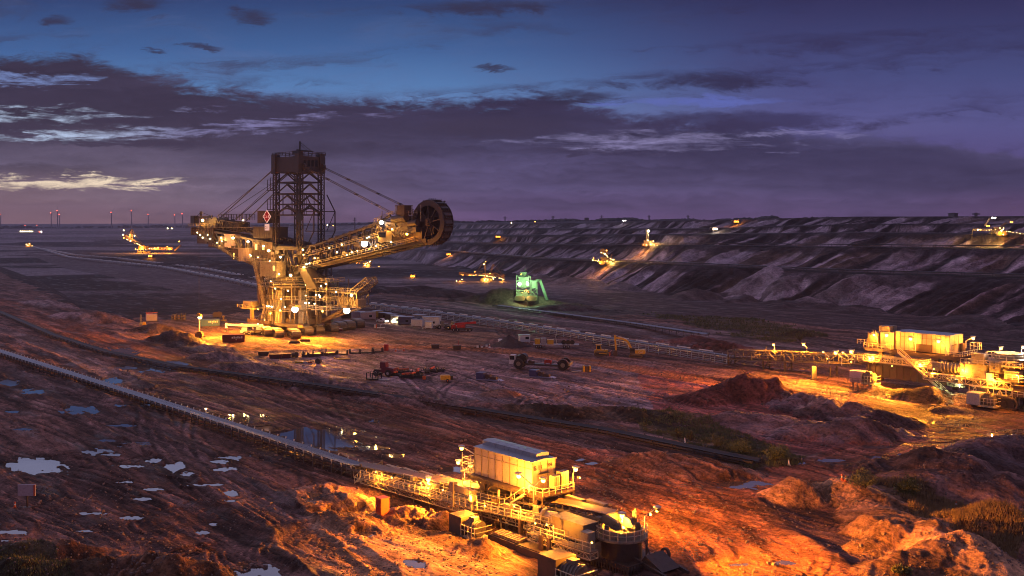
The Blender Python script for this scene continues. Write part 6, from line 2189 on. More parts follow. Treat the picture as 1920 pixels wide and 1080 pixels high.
# light tower
t = thing('light_tower', 'mobile light tower with a tall mast lighting the yard by the coal heap', 'light tower', at(374, 634), R(-10))
MB().box(-1.4, 1.4, -.8, .8, .6, 1.9).box(-.9, .9, -.6, .6, 1.9, 2.6).box(1.4, 2.6, -.1, .1, .6, .8).build('trailer', BROWN, t)
for y in (-.85, .85):
    wheel(t, 0, y, .45, .45, .25)
MB().bar((0, 0, 2.4), (-.3, 0, 8.2), .16).bar((-.9, -.2, 7.9), (.6, -.2, 8.1), .2).build('mast', GALV, t)
MB().box(-1.1, .7, -.3, .5, 8.6, 9.3).box(-.9, -.2, -.2, .4, 9.3, 9.7).build('lamp_bank', YEL, t)
lamp(t, (-.2, -.2, 8.0), 0, (1, .56, .1), .34, B_WARM)
lamp(t, (.5, .1, 8.0), 0, (1, .56, .1), .34, B_WARM)
point_light((4.5, .6, 6.0), 60000, (1, .36, .03), t, .3)

# telescopic crane truck
t = thing('crane_truck', 'white telescopic crane truck with its boom lowered over the front, left of the excavator', 'crane', at(478, 627), R(190))
MB().box(-6, 4.2, -1.3, 1.3, .9, 1.7).box(-6.2, -4.6, -1.35, 1.35, 1.0, 2.2).build('chassis', PALE, t)
m = MB().prism([(3.0, .9), (5.6, .9), (5.6, 1.9), (5.0, 2.9), (3.0, 2.9)], -1.3, 1.3); c = m.build('cab', WHITE, t)
MB().prism([(5.1, 1.95), (5.6, 1.95), (5.08, 2.75)], -1.32, 1.32).box(3.5, 4.9, -1.34, -1.3, 1.9, 2.7).build('window', GLASS, c)
MB().box(-3.2, -.6, -1.4, 1.4, 1.9, 3.4).box(-4.2, -3.2, -1.4, 1.4, 1.8, 3.0).build('superstructure', WHITE, t)
MB().box(-.7, 1.0, -1.5, -.3, 1.8, 3.5).build('operator_cab', WHITE, t)
b = MB(); b.bar((-3.0, .2, 3.5), (5.5, .2, 3.9), 1.0, 1.1); b.bar((5.5, .2, 3.9), (11, .2, 4.1), .78, .85); b.box(10.6, 11.4, -.5, .9, 2.8, 4.7); b.build('boom', WHITE, t)
b = MB(); b.bar((10.9, .2, 3.0), (10.9, .2, 1.8), .1); b.box(10.5, 11.2, -.2, .6, 1.2, 1.9); b.bar((2, .2, 1.9), (7.5, .2, 2.6), .14); b.build('hook_block', DARK, t)
for x in (4.0, 2.2, -2.6, -4.4):
    for y in (-1.15, 1.15):
        wheel(t, x, y, .65, .65, .45)
lamp(t, (-1.0, -1.6, 3.9), 9000, WARM, .3, B_WHITE)
for x in (-5.4, 1.6):
    for s_ in (-1, 1):
        MB().bar((x, s_ * 1.3, 1.1), (x, s_ * 2.6, 1.1), .3).bar((x, s_ * 2.6, 1.1), (x, s_ * 2.6, .1), .22).box(x - .4, x + .4, s_ * 2.6 - .4, s_ * 2.6 + .4, -.05, .1).build('outrigger', PALE, t)

# pickup with headlights
def pickup(loc, rz, label, mt=WHITE, lights=False, name='pickup_truck', cat='pickup truck'):
    t = thing(name, label, cat, loc, rz)
    MB().prism([(-2.6, .5), (2.5, .5), (2.6, .9), (2.5, 1.15), (1.1, 1.2), (-2.6, 1.15)], -.92, .92).build('body', mt, t)
    c = MB().prism([(-.7, 1.16), (1.2, 1.18), (.7, 1.9), (-.5, 1.95)], -.82, .82).build('cab', mt, t)
    MB().box(-.4, .55, -.85, -.825, 1.3, 1.8).build('window', GLASS, c)
    for x in (-1.6, 1.6):
        for y in (-.85, .85):
            wheel(t, x, y, .38, .38, .26)
    for y in (-.65, .65):
        MB().box(2.56, 2.66, y - .18, y + .18, .75, 1.0).build('headlight', B_WHITE if lights else GLASS, t)
    if lights:
        sp = bpy.data.lights.new('headlight_beam', 'SPOT'); sp.energy = 14000; sp.color = (1, .82, .5); sp.spot_size = R(70); sp.spot_blend = .6; sp.shadow_soft_size = .15
        o = bpy.data.objects.new('headlight_beam', sp); COL.objects.link(o); o.parent = t; o.location = (2.9, 0, .9); o.rotation_euler = (R(84), 0, R(-90))
        for y in (-.65, .65):
            MB().ball((2.75, y, .87), .3, 8, 6).build('headlight', B_WHITE, t)


pickup(at(716, 605), R(-30), 'white pickup truck with its headlights on before the cabins', WHITE, True)
pickup(at(489, 598), R(200), 'pale off-road vehicle parked left of the excavator tower', PALE, False, 'offroad_vehicle', 'car')

# fork lift / loader things right of the row
def loader(loc, rz, label, mt, name='wheel_loader', cat='loader', s=1.0, bucket=True):
    t = thing(name, label, cat, loc, rz)
    MB().prism([(-3.2 * s, .8 * s), (-.2 * s, .7 * s), (-.2 * s, 1.9 * s), (-1.6 * s, 2.1 * s), (-3.2 * s, 1.9 * s)], -.95 * s, .95 * s).build('engine_cover', mt, t)
    MB().box(-.2 * s, 1.8 * s, -.7 * s, .7 * s, .8 * s, 1.5 * s).build('front_frame', mt, t)
    c = MB().prism([(-1.3 * s, 1.9 * s), (.3 * s, 1.7 * s), (.2 * s, 3.2 * s), (-1.1 * s, 3.25 * s)], -.75 * s, .75 * s).build('cab', mt, t)
    MB().box(-1.0 * s, .05 * s, -.79 * s, -.76 * s, 2.1 * s, 3.0 * s).box(.22 * s, .32 * s, -.6 * s, .6 * s, 2.0 * s, 3.0 * s).build('window', GLASS, c)
    for x in (-2.0 * s, 1.1 * s):
        for y in (-1.05 * s, 1.05 * s):
            wheel(t, x, y, .78 * s, .78 * s, .6 * s)
    if bucket:
        for y in (-.5 * s, .5 * s):
            MB().bar((.6 * s, y, 1.7 * s), (2.6 * s, y, .7 * s), .25 * s, .4 * s).build('lift_arm', mt, t)
        b = MB().prism([(2.4 * s, .2 * s), (3.5 * s, .1 * s), (2.7 * s, .35 * s), (2.7 * s, 1.2 * s), (3.1 * s, 1.4 * s), (2.4 * s, 1.3 * s)], -1.3 * s, 1.3 * s)
        b.build('bucket', DARK, t)
    return t


loader(at(827, 616), R(200), 'tan wheeled loader at the end of the cabin row', PALE)
loader(at(848, 618), R(150), 'pale yellow loader parked left of the red crane truck', PALE, s=1.05)
t = thing('mobile_crane', 'red mobile crane with low boom parked right of the cabins', 'crane', at(866, 621), R(-8))
MB().box(-4.2, 4.2, -1.2, 1.2, .8, 1.6).build('chassis', DARK, t)
MB().prism([(-4.3, 1.0), (-2.4, 1.0), (-2.4, 2.6), (-3.8, 2.6), (-4.3, 1.9)], -1.2, 1.2).build('cab', RED, t)
MB().box(-1.8, 1.4, -1.2, 1.2, 1.6, 2.9).build('superstructure', RED, t)
MB().bar((-3, .3, 2.9), (5.8, .3, 3.7), .8, .9).build('boom', RED, t)
MB().box(-4.34, -4.3, -.9, .9, 1.9, 2.5).build('window', GLASS, t)
for x in (-3.2, -1.6, 2.0, 3.6):
    for y in (-1.05, 1.05):
        wheel(t, x, y, .62, .62, .45)

# low loader transporter with big wheels
t = thing('heavy_transporter', 'long flatbed transporter with huge wheels and white cab on the pale ground', 'transporter', at(1013, 691), R(-14))
fr = MB(); fr.bar((-4.0, 0, 1.3), (5.8, 0, 1.15), 2.6, .5); fr.bar((-7.6, 0, 2.0), (-3.6, 0, 1.3), 2.4, .7); fr.bar((5.8, 0, 1.15), (9.4, 0, 2.0), 2.4, .6)
fr.build('flatbed', DARK, t)
MB().prism([(-7.4, 1.9), (-4.4, 1.7), (-4.2, 3.4), (-5.2, 4.0), (-7.0, 3.9)], -1.5, 1.5).build('engine_bay', BLACK, t)
MB().tube((-5.2, -1.3, 3.2), (-5.2, 1.3, 3.2), 1.2, 16).build('winch_drum', BLACK, t)
c = MB().prism([(-9.3, 1.3), (-7.4, 1.3), (-7.4, 4.1), (-9.0, 4.1), (-9.3, 2.9)], -1.5, .1).build('cab', WHITE, t)
MB().box(-9.2, -7.7, -1.54, -1.5, 2.6, 3.8).prism([(-9.34, 2.8), (-9.05, 3.9), (-9.02, 3.9), (-9.28, 2.8)], -1.3, -.1).build('window', GLASS, c)
MB().path([(-9.4, -1.4, .6), (-9.4, -1.4, 2.4), (-9.4, -.1, 2.4)], .12).build('ladder', GALV, t)
for x in (-6.2, 7.4):
    for y in (-2.0, 2.0):
        wheel(t, x, y, 1.55, 1.55, 1.1, rim=PALE)
for y in (-2.0, 2.0):
    m = MB()
    for i in range(6):
        a0, a1 = math.pi * (i + .3) / 6.6, math.pi * (i + 1.3) / 6.6
        m.bar((7.4 - 1.75 * math.cos(a0), y, 1.55 + 1.75 * math.sin(a0)), (7.4 - 1.75 * math.cos(a1), y, 1.55 + 1.75 * math.sin(a1)), 1.3, .1)
    m.build('mudguard', BROWN, t)
MB().box(8.9, 9.5, -2.4, 2.4, 1.4, 2.2).build('rear_beam', PALE, t)
m = thing('red_crate', 'small red stand on the bed of the heavy transporter', 'crate', V((0, 0, 0)))
m.location = t.matrix_basis @ Vector((2.4, 0, 1.42)); m.rotation_euler = t.rotation_euler
MB().box(-1.0, 1.0, -.6, .6, 0, .12).box(-1, -.8, -.6, .6, .12, 1.2).box(.8, 1, -.6, .6, .12, 1.2).box(-.8, .8, -.1, .1, .4, 1.3).build('stand', RED, m)
m = thing('winch_gear', 'small rusty gear unit on the bed behind the transporter cab', 'gear', V((0, 0, 0)))
m.location = Matrix.Translation(t.location) @ Matrix.Rotation(R(-14), 4, 'Z') @ Vector((-2.6, 0, 1.5)); m.rotation_euler = t.rotation_euler
MB().tube((-.6, -.6, .5), (-.6, .6, .5), .5, 12).box(-.2, .8, -.5, .5, 0, .7).build('gear_case', BROWN, m)
_red = [o for o in bpy.data.objects if o.name.startswith('red_crate')][0]
_red.location = Matrix.Translation(t.location) @ Matrix.Rotation(R(-14), 4, 'Z') @ Vector((2.4, 0, 1.42))

# bulldozer
t = thing('bulldozer', 'yellow bulldozer with blade lowered beside the trestle conveyor', 'bulldozer', at(1127, 666), R(-12))
for y in (-1.2, 1.2):
    make_crawler(t, (0, y, 0), 0, 4.2, .7, 1.3)
MB().prism([(-2.2, .9), (2.2, .8), (2.3, 1.9), (.4, 2.0), (-.2, 1.8), (-2.2, 1.8)], -.8, .8).build('body', YEL, t)
c = MB().prism([(-1.6, 1.8), (.2, 1.8), (0, 3.5), (-1.5, 3.5)], -.75, .75).box(-1.8, .3, -.9, .9, 3.5, 3.65).build('cab', YEL, t)
MB().box(-1.3, -.1, -.79, -.76, 2.1, 3.3).prism([(.22, 2.1), (.06, 3.4), (.1, 3.4), (.26, 2.1)], -.6, .6).build('window', GLASS, c)
MB().tube((1.2, -.3, 1.9), (1.2, -.3, 2.9), .1, 8).build('exhaust', DARK, t)
for y in (-1.7, 1.7):
    MB().bar((-.5, y, .8), (3.0, y, .7), .25).build('push_arm', YEL, t)
MB().prism([(3.0, .1), (3.2, .05), (3.05, .8), (3.35, 1.5), (3.1, 1.5), (2.85, .8)], -2.2, 2.2).build('blade', ORANGE, t)

# crawler digger
t = thing('digger', 'yellow crawler digger with arched boom and bucket on the ground by the conveyor', 'digger', at(1192, 670), R(172))
for y in (-1.3, 1.3):
    make_crawler(t, (0, y, 0), 0, 4.4, .7, 1.1)
MB().tube((0, 0, .9), (0, 0, 1.3), 1.0, 14).build('slew_ring', DARK, t)
b = MB().prism([(-2.9, 1.3), (1.8, 1.3), (1.8, 1.8), (.4, 2.5), (-2.6, 2.6), (-3.1, 2.2)], -1.4, 1.4).build('upper_body', YEL, t)
MB().box(-3.15, -2.2, -1.5, 1.5, 1.25, 2.55).build('counterweight', YEL, t)
c = MB().box(.2, 1.9, .45, 1.45, 1.4, 3.2).build('cab', DARK, t)
MB().box(.4, 1.7, 1.46, 1.5, 2.1, 3.0).build('window', GLASS, c)
MB().path([(1.0, -.2, 2.0), (2.6, -.2, 5.2), (4.2, -.2, 6.0), (6.6, -.2, 6.4)], .5, .65).build('boom', YEL, t)
MB().bar((6.9, -.2, 7.2), (6.5, -.2, 2.2), .42, .6).build('stick', YEL, t)
MB().bar((2.0, -.2, 2.6), (3.2, -.2, 5.4), .18).bar((4.2, -.2, 6.4), (6.7, -.2, 7.2), .16).build('hydraulic_ram', GALV, t)
MB().prism([(6.2, 2.2), (7.0, 2.2), (7.5, 1.2), (7.2, .4), (6.0, .3), (6.1, 1.0)], -.9, .5).build('bucket', BROWN, t)
text('CAT', (-1.7, 1.56, 1.55), .85, WHITE, t, rot=(R(90), 0, R(180)))
text('CAT', (-3.18, 0, 1.55), .8, WHITE, t, rot=(R(90), 0, R(-90)))

# flat trailer with yellow boxes
t = thing('flat_trailer', 'flat trailer loaded with yellow boxes and dark drums before the conveyor', 'trailer', at(1040, 652), R(-3))
MB().box(-7.5, 7.0, -1.25, 1.25, 1.0, 1.3).box(7.0, 8.6, -1.25, 1.25, 1.1, 1.35).build('trailer_bed', GALV, t)
for x in (-6.4, -5.0, 3.4, 4.8):
    for y in (-1.1, 1.1):
        wheel(t, x, y, .5, .5, .35)
for k, (x, L, h, mt, nm, lb) in enumerate([(-7.0, 1.9, 1.7, YEL, 'tool_box', 'left yellow tool box on the flat trailer'), (-2.6, 2.2, 1.5, YEL, 'tool_box', 'right yellow tool box on the flat trailer'), (-4.8, 1.8, 2.0, GREYP, 'switch_cabinet', 'grey cabinet between yellow boxes on the flat trailer')]):
    q = thing(nm, lb, 'box', t.location + Vector((x, -x * .05, 1.31)), R(-3))
    MB().box(0, L, -1.0, 1.0, 0, h).box(.1, L - .1, -1.04, -1.0, .2, h - .2).build('box_body', mt, q)
    MB().box(-.06, L + .06, -1.06, 1.06, h, h + .1).build('lid', mt, q)
q = thing('drum_load', 'bundle of dark pipe drums at the right end of the flat trailer', 'drums', t.location + Vector((3.2, -.15, 1.31)), R(-3))
for x in (0, 1.5, 3.0):
    MB().tube((x, -1, .75), (x, 1, .75), .72, 14).ring((x, -1.02, .75), [(.3, 0), (.85, 0), (.85, .15), (.3, .15)], 16, 'y').build('drum', BLACK, q)
q = thing('hand_crane', 'thin tilted pole standing on the flat trailer', 'pole', t.location + Vector((.8, 0, 1.31)))
MB().bar((0, 0, 0), (-.9, 0, 5.0), .14).box(-.3, .3, -.3, .3, 0, .3).build('pole', GALV, q)

# coal pile
t = MB()
n, k = 40, 12
vs = []
for j in range(k + 1):
    rr = j / k
    for i in range(n):
        a = 2 * math.pi * i / n
        f = 1 + .22 * math.sin(a * 3 + 1) * rr + .1 * math.sin(a * 7 + 2.1) * rr + random.uniform(-.05, .05)
        z = 4.3 * (1 - rr) ** 1.12 + random.uniform(-.12, .12) * (rr < .95) - .4 * (rr > .97)
        vs.append((7.2 * rr * f * math.cos(a) + .3, 4.6 * rr * f * math.sin(a), z))
fs = [(j * n + i, (j + 1) * n + i, (j + 1) * n + (i + 1) % n, j * n + (i + 1) % n) for j in range(k) for i in range(n)]
t.add(vs, fs)
o = t.build('coal_pile', SOILM, None)
tag(o, 'dark conical coal pile standing alone on the haul road edge', 'coal pile')
o.location = at(953, 651)
t = thing('sand_bag_heap', 'small white heap of sacks behind the dark coal pile', 'sacks', at(944, 642), R(20))
for k in range(7):
    MB().ball((random.uniform(-1.6, 1.6), random.uniform(-.5, .5), .45 + .5 * (k > 3)), .75, 8, 6, .6).build('sack', WHITE, t, True)

# skips with deck plates
def skip(loc, rz, label):
    t = thing('winch_sled', label, 'sled', loc, rz, 'blue winch sleds on the pale ground')
    MB().box(-3.4, 3.4, -1.3, 1.3, 0, .25).prism([(3.4, 0), (4.2, 0), (3.4, .25)], -.8, .8).build('deck_plate', mat('sled_plate', (.30, .32, .46), .35, .3), t)
    MB().box(-3.4, -1.2, -1.3, 1.3, .26, 1.9).box(-3.5, -1.1, -1.4, 1.4, 1.9, 2.0).build('engine_box', NAVY, t)
    m = MB().tube((-.2, -.9, 1.0), (-.2, .9, 1.0), .65, 14).box(.4, 2.4, -.7, .7, .26, 1.0)
    for k in range(5):
        m.bar((.5 + k * .4, -.6, 1), (.5 + k * .4, -.6, 1.5), .12)
    m.build('winch', BROWN, t)


skip(at(917, 712), R(-24), 'dark blue winch sled left of the big transporter wheels'); skip(at(1016, 707), R(-24), 'blue winch sled with a shiny plate in front of the transporter')
# generator trailer
t = thing('generator_trailer', 'small yellow generator trailer on the pale ground', 'generator', at(836, 716), R(8))
MB().prism([(-1.5, .6), (1.2, .6), (1.2, 1.6), (1.0, 1.9), (-1.3, 1.9), (-1.5, 1.6)], -.8, .8).build('hood', YEL, t)
MB().box(1.22, 1.9, -.7, .7, .6, 1.8).build('engine', BLACK, t)
MB().bar((1.2, 0, .6), (3.0, 0, .7), .12).build('drawbar', BROWN, t)
for y in (-.9, .9):
    wheel(t, .4, y, .45, .45, .25, rim=ORANGE)

# tractor with scrap
t = loader(at(717, 704), R(160), 'dark red tractor with a black cab at the scrap heap', mat('maroon_paint', (.13, .02, .035), .4), 'tractor', 'tractor', 1.25, False)
t = thing('black_skid', 'low black steel skid with a grey plate in front of the tractor', 'skid', at(705, 712), R(-20))
MB().box(-2.6, 1.4, -1.2, 1.2, .1, .4).build('base', BLACK, t)
m = MB()
for x in (-2.4, -.6, 1.2):
    m.path([(x, -1.1, .4), (x, -1.1, 2.0), (x, 1.1, 2.0), (x, 1.1, .4)], .2)
m.bar((-2.4, -1.1, 2), (1.2, -1.1, 2), .16); m.bar((-2.4, 1.1, 2), (1.2, 1.1, 2), .16)
m.build('frame', BLACK, t)
MB().box(1.4, 4.2, -1.3, .9, .05, .3).build('plate', GREYP, t)
scr = [(748, 706, 'left one in the front row'), (764, 709, 'second in the front row'), (757, 700, 'left one in the back row'), (778, 702, 'middle of the heap'), (792, 700, 'middle of the back row'), (806, 698, 'right one of the back row'), (820, 697, 'rightmost of the heap'), (782, 708, 'right one in the front row'), (740, 698, 'nearest to the tractor')]
for i, (px, py, w_) in enumerate(scr):
    t = thing('roller_frame', f'black conveyor frame with orange rollers in the scrap heap, {w_}', 'frame', at(px, py), R(random.uniform(-30, 20)), 'conveyor frames piled by the tractor')
    m = MB().box(-2.2, 2.2, -.9, -.65, .1, .7).box(-2.2, 2.2, .65, .9, .1, .7).box(-2.2, -1.9, -.65, .65, .1, .5).box(1.9, 2.2, -.65, .65, .1, .5)
    for x in (-1.6, 0, 1.6):
        m.bar((x, -.8, .7), (x - .25, -.95, 1.3), .2); m.bar((x, .8, .7), (x + .25, .95, 1.3), .2)
    m.build('frame', BLACK, t)
    MB().tube((random.choice([-1.4, .4, 1.2]), -.8, 1.2), (random.choice([-1.2, .6, 1.4]), .8, 1.25), .3, 10).build('roller', ORANGE, t)
t = thing('warning_post', 'small orange box on a post in front of the scrap heap', 'post', at(795, 712))
MB().box(-.4, .5, -.3, .3, 0, 1.0).build('box_body', ORANGE, t)
MB().bar((0, 0, 1.0), (0, 0, 2.3), .14).box(-.7, .1, -.1, .1, 2.2, 2.45).build('post', LILAC, t)

# row of dark frames and red boxes along the yard edge
rowk = [(494, 667, 'skip', 'small dark skip at the left end of the row of frames'), (517, 672, 'redbox', 'dark red steel box left of the frame row'), (536, 671, 'redbox2', 'low red steel box next to the dark red one'), (551, 670, 'gear', 'dark gear unit with white parts in the frame row'),
        (572, 669, 'stub', 'small dark stub frame in the frame row'), (592, 668, 'trough', 'long dark trough in the middle of the frame row'), (616, 666, 'trough', 'second dark trough in the middle of the frame row'),
        (642, 665, 'rail', 'dark rail sled with upright ends, left one of three'), (666, 663, 'rail', 'dark rail sled with upright ends, middle one of three'), (688, 662, 'rail', 'long dark rail sled with upright ends, right one of three'), (708, 660, 'rail', 'short dark rail sled near the red barrel'),
        (724, 657, 'barrel', 'red drum standing right of the rail sleds'), (742, 659, 'cone', 'orange post at the right end of the frame row'), (757, 658, 'cone', 'small orange block right of the frame row'), (816, 653, 'box', 'brown crate on the road edge'), (857, 655, 'box', 'dark crate with a red post by the road'),
        (900, 652, 'parts', 'scattered white parts left of the dark coal pile'), (918, 652, 'cone', 'white and red marker left of the dark coal pile')]
for i, (px, py, kind, lb) in enumerate(rowk):
    t = thing({'skip': 'skip', 'redbox': 'steel_box', 'redbox2': 'steel_box', 'gear': 'gear_unit', 'stub': 'frame_stub', 'trough': 'steel_trough', 'rail': 'rail_sled', 'barrel': 'drum', 'cone': 'marker_post', 'box': 'crate', 'parts': 'machine_parts'}[kind], lb,
              {'skip': 'skip', 'gear': 'gear', 'rail': 'sled', 'barrel': 'drum', 'cone': 'marker', 'box': 'crate', 'parts': 'parts'}.get(kind, 'frame'), at(px, py), R(random.uniform(-8, 14)))
    if kind in ('skip', 'redbox', 'redbox2', 'box'):
        L = {'skip': 1.6, 'redbox': 1.9, 'redbox2': 1.5, 'box': 1.3}[kind]
        MB().prism([(-L, .1), (L, .1), (L * 1.1, 1.3), (-L * 1.1, 1.3)], -.8, .8).box(-L * 1.12, L * 1.12, -.9, .9, 1.3, 1.42).build('body', DKRED if 'red' in kind else BROWN, t)
        for k in (-.5, .5):
            MB().box(L * k - .07, L * k + .07, -.95, -.8, .1, 1.3).build('rib', DARK, t)
        if kind == 'box' and i > 14:
            MB().bar((.4, 0, 1.4), (.4, 0, 3.2), .16).build('post', RED, t)
    elif kind == 'gear':
        MB().tube((-.8, 0, .8), (.4, 0, .8), .7, 12).box(.4, 1.4, -.6, .6, 0, 1.8).build('gear_case', DARK, t)
        MB().tube((1.45, 0, 1.2), (1.6, 0, 1.2), .4, 10).build('cover', WHITE, t)
    elif kind in ('stub', 'trough'):
        L = 2.6 if kind == 'trough' else .9
        MB().prism([(-L, 0), (L, 0), (L, 1.6), (L * .8, .9), (-L * .7, .9), (-L, 1.5)], -.9, .9).build('trough', DARK, t)
        MB().bar((-L * .4, -.8, .9), (-L * .3, -.8, 2.0), .2).bar((-L * .3, .6, .9), (-L * .3, -.8, 2.0), .2).build('bracket', DARK, t)
    elif kind == 'rail':
        L = 2.7 if px > 680 and px < 700 else 2.0
        MB().bar((-L, -.7, .15), (L, -.7, .15), .3).bar((-L, .7, .15), (L, .7, .15), .3).bar((-L * .8, -.7, .2), (-L * .8, .7, .2), .3).bar((L * .8, -.7, .2), (L * .8, .7, .2), .3).build('runner', BLACK, t)
        for x in (-L * .85, L * .85):
            MB().prism([(x - .35, .3), (x + .35, .3), (x + .1, 1.7), (x - .3, 1.5)], -.6, .6).build('end_frame', DARK, t)
    elif kind == 'barrel':
        MB().tube((0, 0, 0), (0, 0, 2.2), .85, 14).ring((0, 0, .7), [(.8, 0), (.93, 0), (.93, .12), (.8, .12)], 14).ring((0, 0, 1.4), [(.8, 0), (.93, 0), (.93, .12), (.8, .12)], 14).build('drum', RED, t)
    elif kind == 'cone':
        MB().box(-.4, .4, -.4, .4, 0, .12).tube((0, 0, .1), (0, 0, 1.5), .32, 10, .1).build('marker', ORANGE if px != 918 else WHITE, t)
        MB().ring((0, 0, .7), [(.2, 0), (.26, 0), (.24, .25), (.18, .25)], 10).build('band', WHITE if px != 918 else RED, t)
    else:
        for k in range(6):
            MB().box(-2 + k * .8, -1.6 + k * .8 + .3 * (k % 2), -.3, .4, 0, .4 + .3 * (k % 3)).build('part', WHITE if k % 2 else DARK, t)
for px, py, lb in [(1100, 697, 'rusty steel box with two tines right of the transporter')]:
    t = thing('steel_box', lb, 'box', at(px, py), R(5))
    MB().box(-1.0, 1.0, -.7, .7, 0, 1.7).build('body', BROWN, t)
    MB().box(-1.15, -.7, -.8, .8, 0, 1.8).build('side_plate', YEL, t); MB().box(.7, 1.15, -.8, .8, 0, 1.8).build('side_plate', YEL, t)
    MB().box(-4.5, -1.6, -.5, .5, 0, .25).build('plate', GREYP, t)
t = thing('beam_bundle', 'yellow and white beams with a steel coil lying by the berm', 'beams', at(575, 681), R(-18))
for k in range(3):
    MB().box(-4 + k * 1.5, -1.2 + k * 1.5, -.5 + .3 * k, -.1 + .3 * k, 0, .45).build('beam', [YEL, WHITE, ORANGE][k], t)
MB().tube((4.2, -.6, .9), (4.2, .6, .9), .9, 16).build('coil', DARK, t)
t = thing('sand_strip', 'low yellow beam lying left of the tractor', 'beam', at(641, 674), R(5))
MB().box(-2.6, 2.6, -.3, .3, 0, .4).box(-2.6, -2.2, -.4, .4, .4, .7).build('beam', YEL, t)
# foreground single things
t = thing('cable_cabinet', 'orange upright cabinet standing alone left of the foreground station', 'cabinet', at(717, 961), STA)
MB().box(-.75, .75, -.75, .75, .1, 2.35).box(-.65, .65, -.65, .65, -.1, .1).box(-.82, .82, -.82, .82, 2.35, 2.45).build('body', ORANGE, t)
MB().box(-.6, .6, -.80, -.76, .3, 2.2).build('door', RED, t)
MB().box(-.5, -.4, -.86, -.80, 1.0, 1.3).build('handle', WHITE, t)
t = thing('marker_stone', 'pale upright slab standing on a small pad before the right station', 'slab', at(1526, 711), R(10))
MB().prism([(-.75, .2), (.75, .2), (.6, 3.6), (-.6, 3.7)], -.35, .35).build('slab', PALE, t)
MB().box(-1.1, 1.1, -.7, .7, -.05, .22).build('pad', DARK, t)
t = thing('sign_board', 'pale blank sign board on a rusty post at the lower left', 'sign', at(50, 952), R(-6))
MB().box(-1.45, 1.45, -.1, .1, 1.9, 3.7).build('board', LILAC, t)
MB().box(1.2, 1.47, -.13, -.1, 1.92, 3.68).build('edge_stripe', ORANGE, t)
MB().bar((0, .15, -.2), (0, .15, 3.4), .2).build('post', BROWN, t)
MB().box(-.8, .8, -.4, .4, -.05, .12).bar((-1.4, .2, .06), (-.6, -.2, .1), .12).bar((.6, 0, .1), (1.8, .6, .25), .16).build('base', BROWN, t)
for px, py, lb in [(28, 952, 'small red and white cone left of the blank sign board'), (1585, 903, 'red and white cone on the mound edge, nearer one of two'), (1579, 900, 'red and white cone on the mound edge, farther one of two'), (1793, 951, 'red and white cone on the grassy slope at the right'), (1284, 830, 'small white marker left of the bushes'), (1479, 872, 'small white marker right of the bushes')]:
    t = thing('traffic_cone', lb, 'cone', at(px, py), 0)
    MB().box(-.3, .3, -.3, .3, 0, .08).tube((0, 0, .08), (0, 0, 1.0), .24, 10, .06).build('cone', ORANGE if 'red' in lb else WHITE, t)
    MB().ring((0, 0, .45), [(.1, 0), (.18, 0), (.15, .2), (.08, .2)], 10).build('band', WHITE, t)
t = thing('path_lamp', 'small bright lamp beside the foreground belt conveyor among the puddles', 'lamp', at(386, 781))
MB().bar((0, 0, 0), (0, 0, 1.6), .12).box(-.3, .3, -.2, .2, 0, .1).build('post', GALV, t)
lamp(t, (0, 0, 1.8), 500, WARM, .22, B_WARM)
# workers' tool cart by the crawlers
t = thing('tool_cart', 'small dark tool cart with white top in front of the right crawlers', 'cart', at(638, 622), R(4))
MB().box(-.8, .8, -.5, .5, .3, 1.3).build('box_body', DKRED, t)
MB().box(-.9, .9, -.6, .6, 1.3, 1.4).build('lid', WHITE, t)
MB().bar((-.8, 0, .6), (-1.3, 0, 2.6), .14).box(-1.6, -1.0, -.2, .2, 2.2, 2.9).build('post', YEL, t)
t = thing('bin', 'small white waste bin between crawlers and pickup', 'bin', at(704, 615))
MB().prism([(-.45, 0), (.45, 0), (.55, 1.5), (-.55, 1.5)], -.4, .4).build('body', WHITE, t)
MB().box(.2, .6, -.45, .45, .1, 1.6).build('side', ORANGE, t)
t = thing('valve_set', 'low white valve set on the ground right of the waste bin', 'valve', at(714, 616))
MB().tube((-1.6, 0, .3), (1.6, 0, .3), .22, 8).build('pipe', WHITE, t)
MB().bar((0, 0, .4), (0, 0, 1.6), .14).ring((0, 0, 1.6), [(.3, 0), (.45, 0), (.45, .1), (.3, .1)], 10).build('hand_wheel', WHITE, t)
for k, (px, py) in enumerate([(553, 643), (572, 640)]):
    t = thing('track_plate', ['left dark track plate lying before the near crawlers', 'right dark track plate lying before the near crawlers'][k], 'plate', at(px, py), R(3), 'track plates lying before the crawlers')
    MB().prism([(-2.2, 0), (2.2, 0), (1.8, .7), (-1.8, .7)], -1.0, 1.0).build('plate', DARK, t)
    MB().box(-1.9, 1.9, -.2, .2, .7, .95).build('rib', BROWN, t)

# ------------------------------------------------------------------ machines far out in the pit
def lamps_along(root, pts, n, r, bulb, jitter=1.0):
    pts = [V(p) for p in pts]
    for i in range(n):
        q = random.uniform(0, len(pts) - 1.001)
        p = pts[int(q)].lerp(pts[int(q) + 1], q - int(q)) + Vector((random.uniform(-1, 1), -abs(random.uniform(.5, 1)), random.uniform(-.5, .8))) * jitter
        o = MB().ball(p, r * random.uniform(.4, .85), 6, 4).build('lamp', bulb if random.random() < .7 else B_FARW, root)


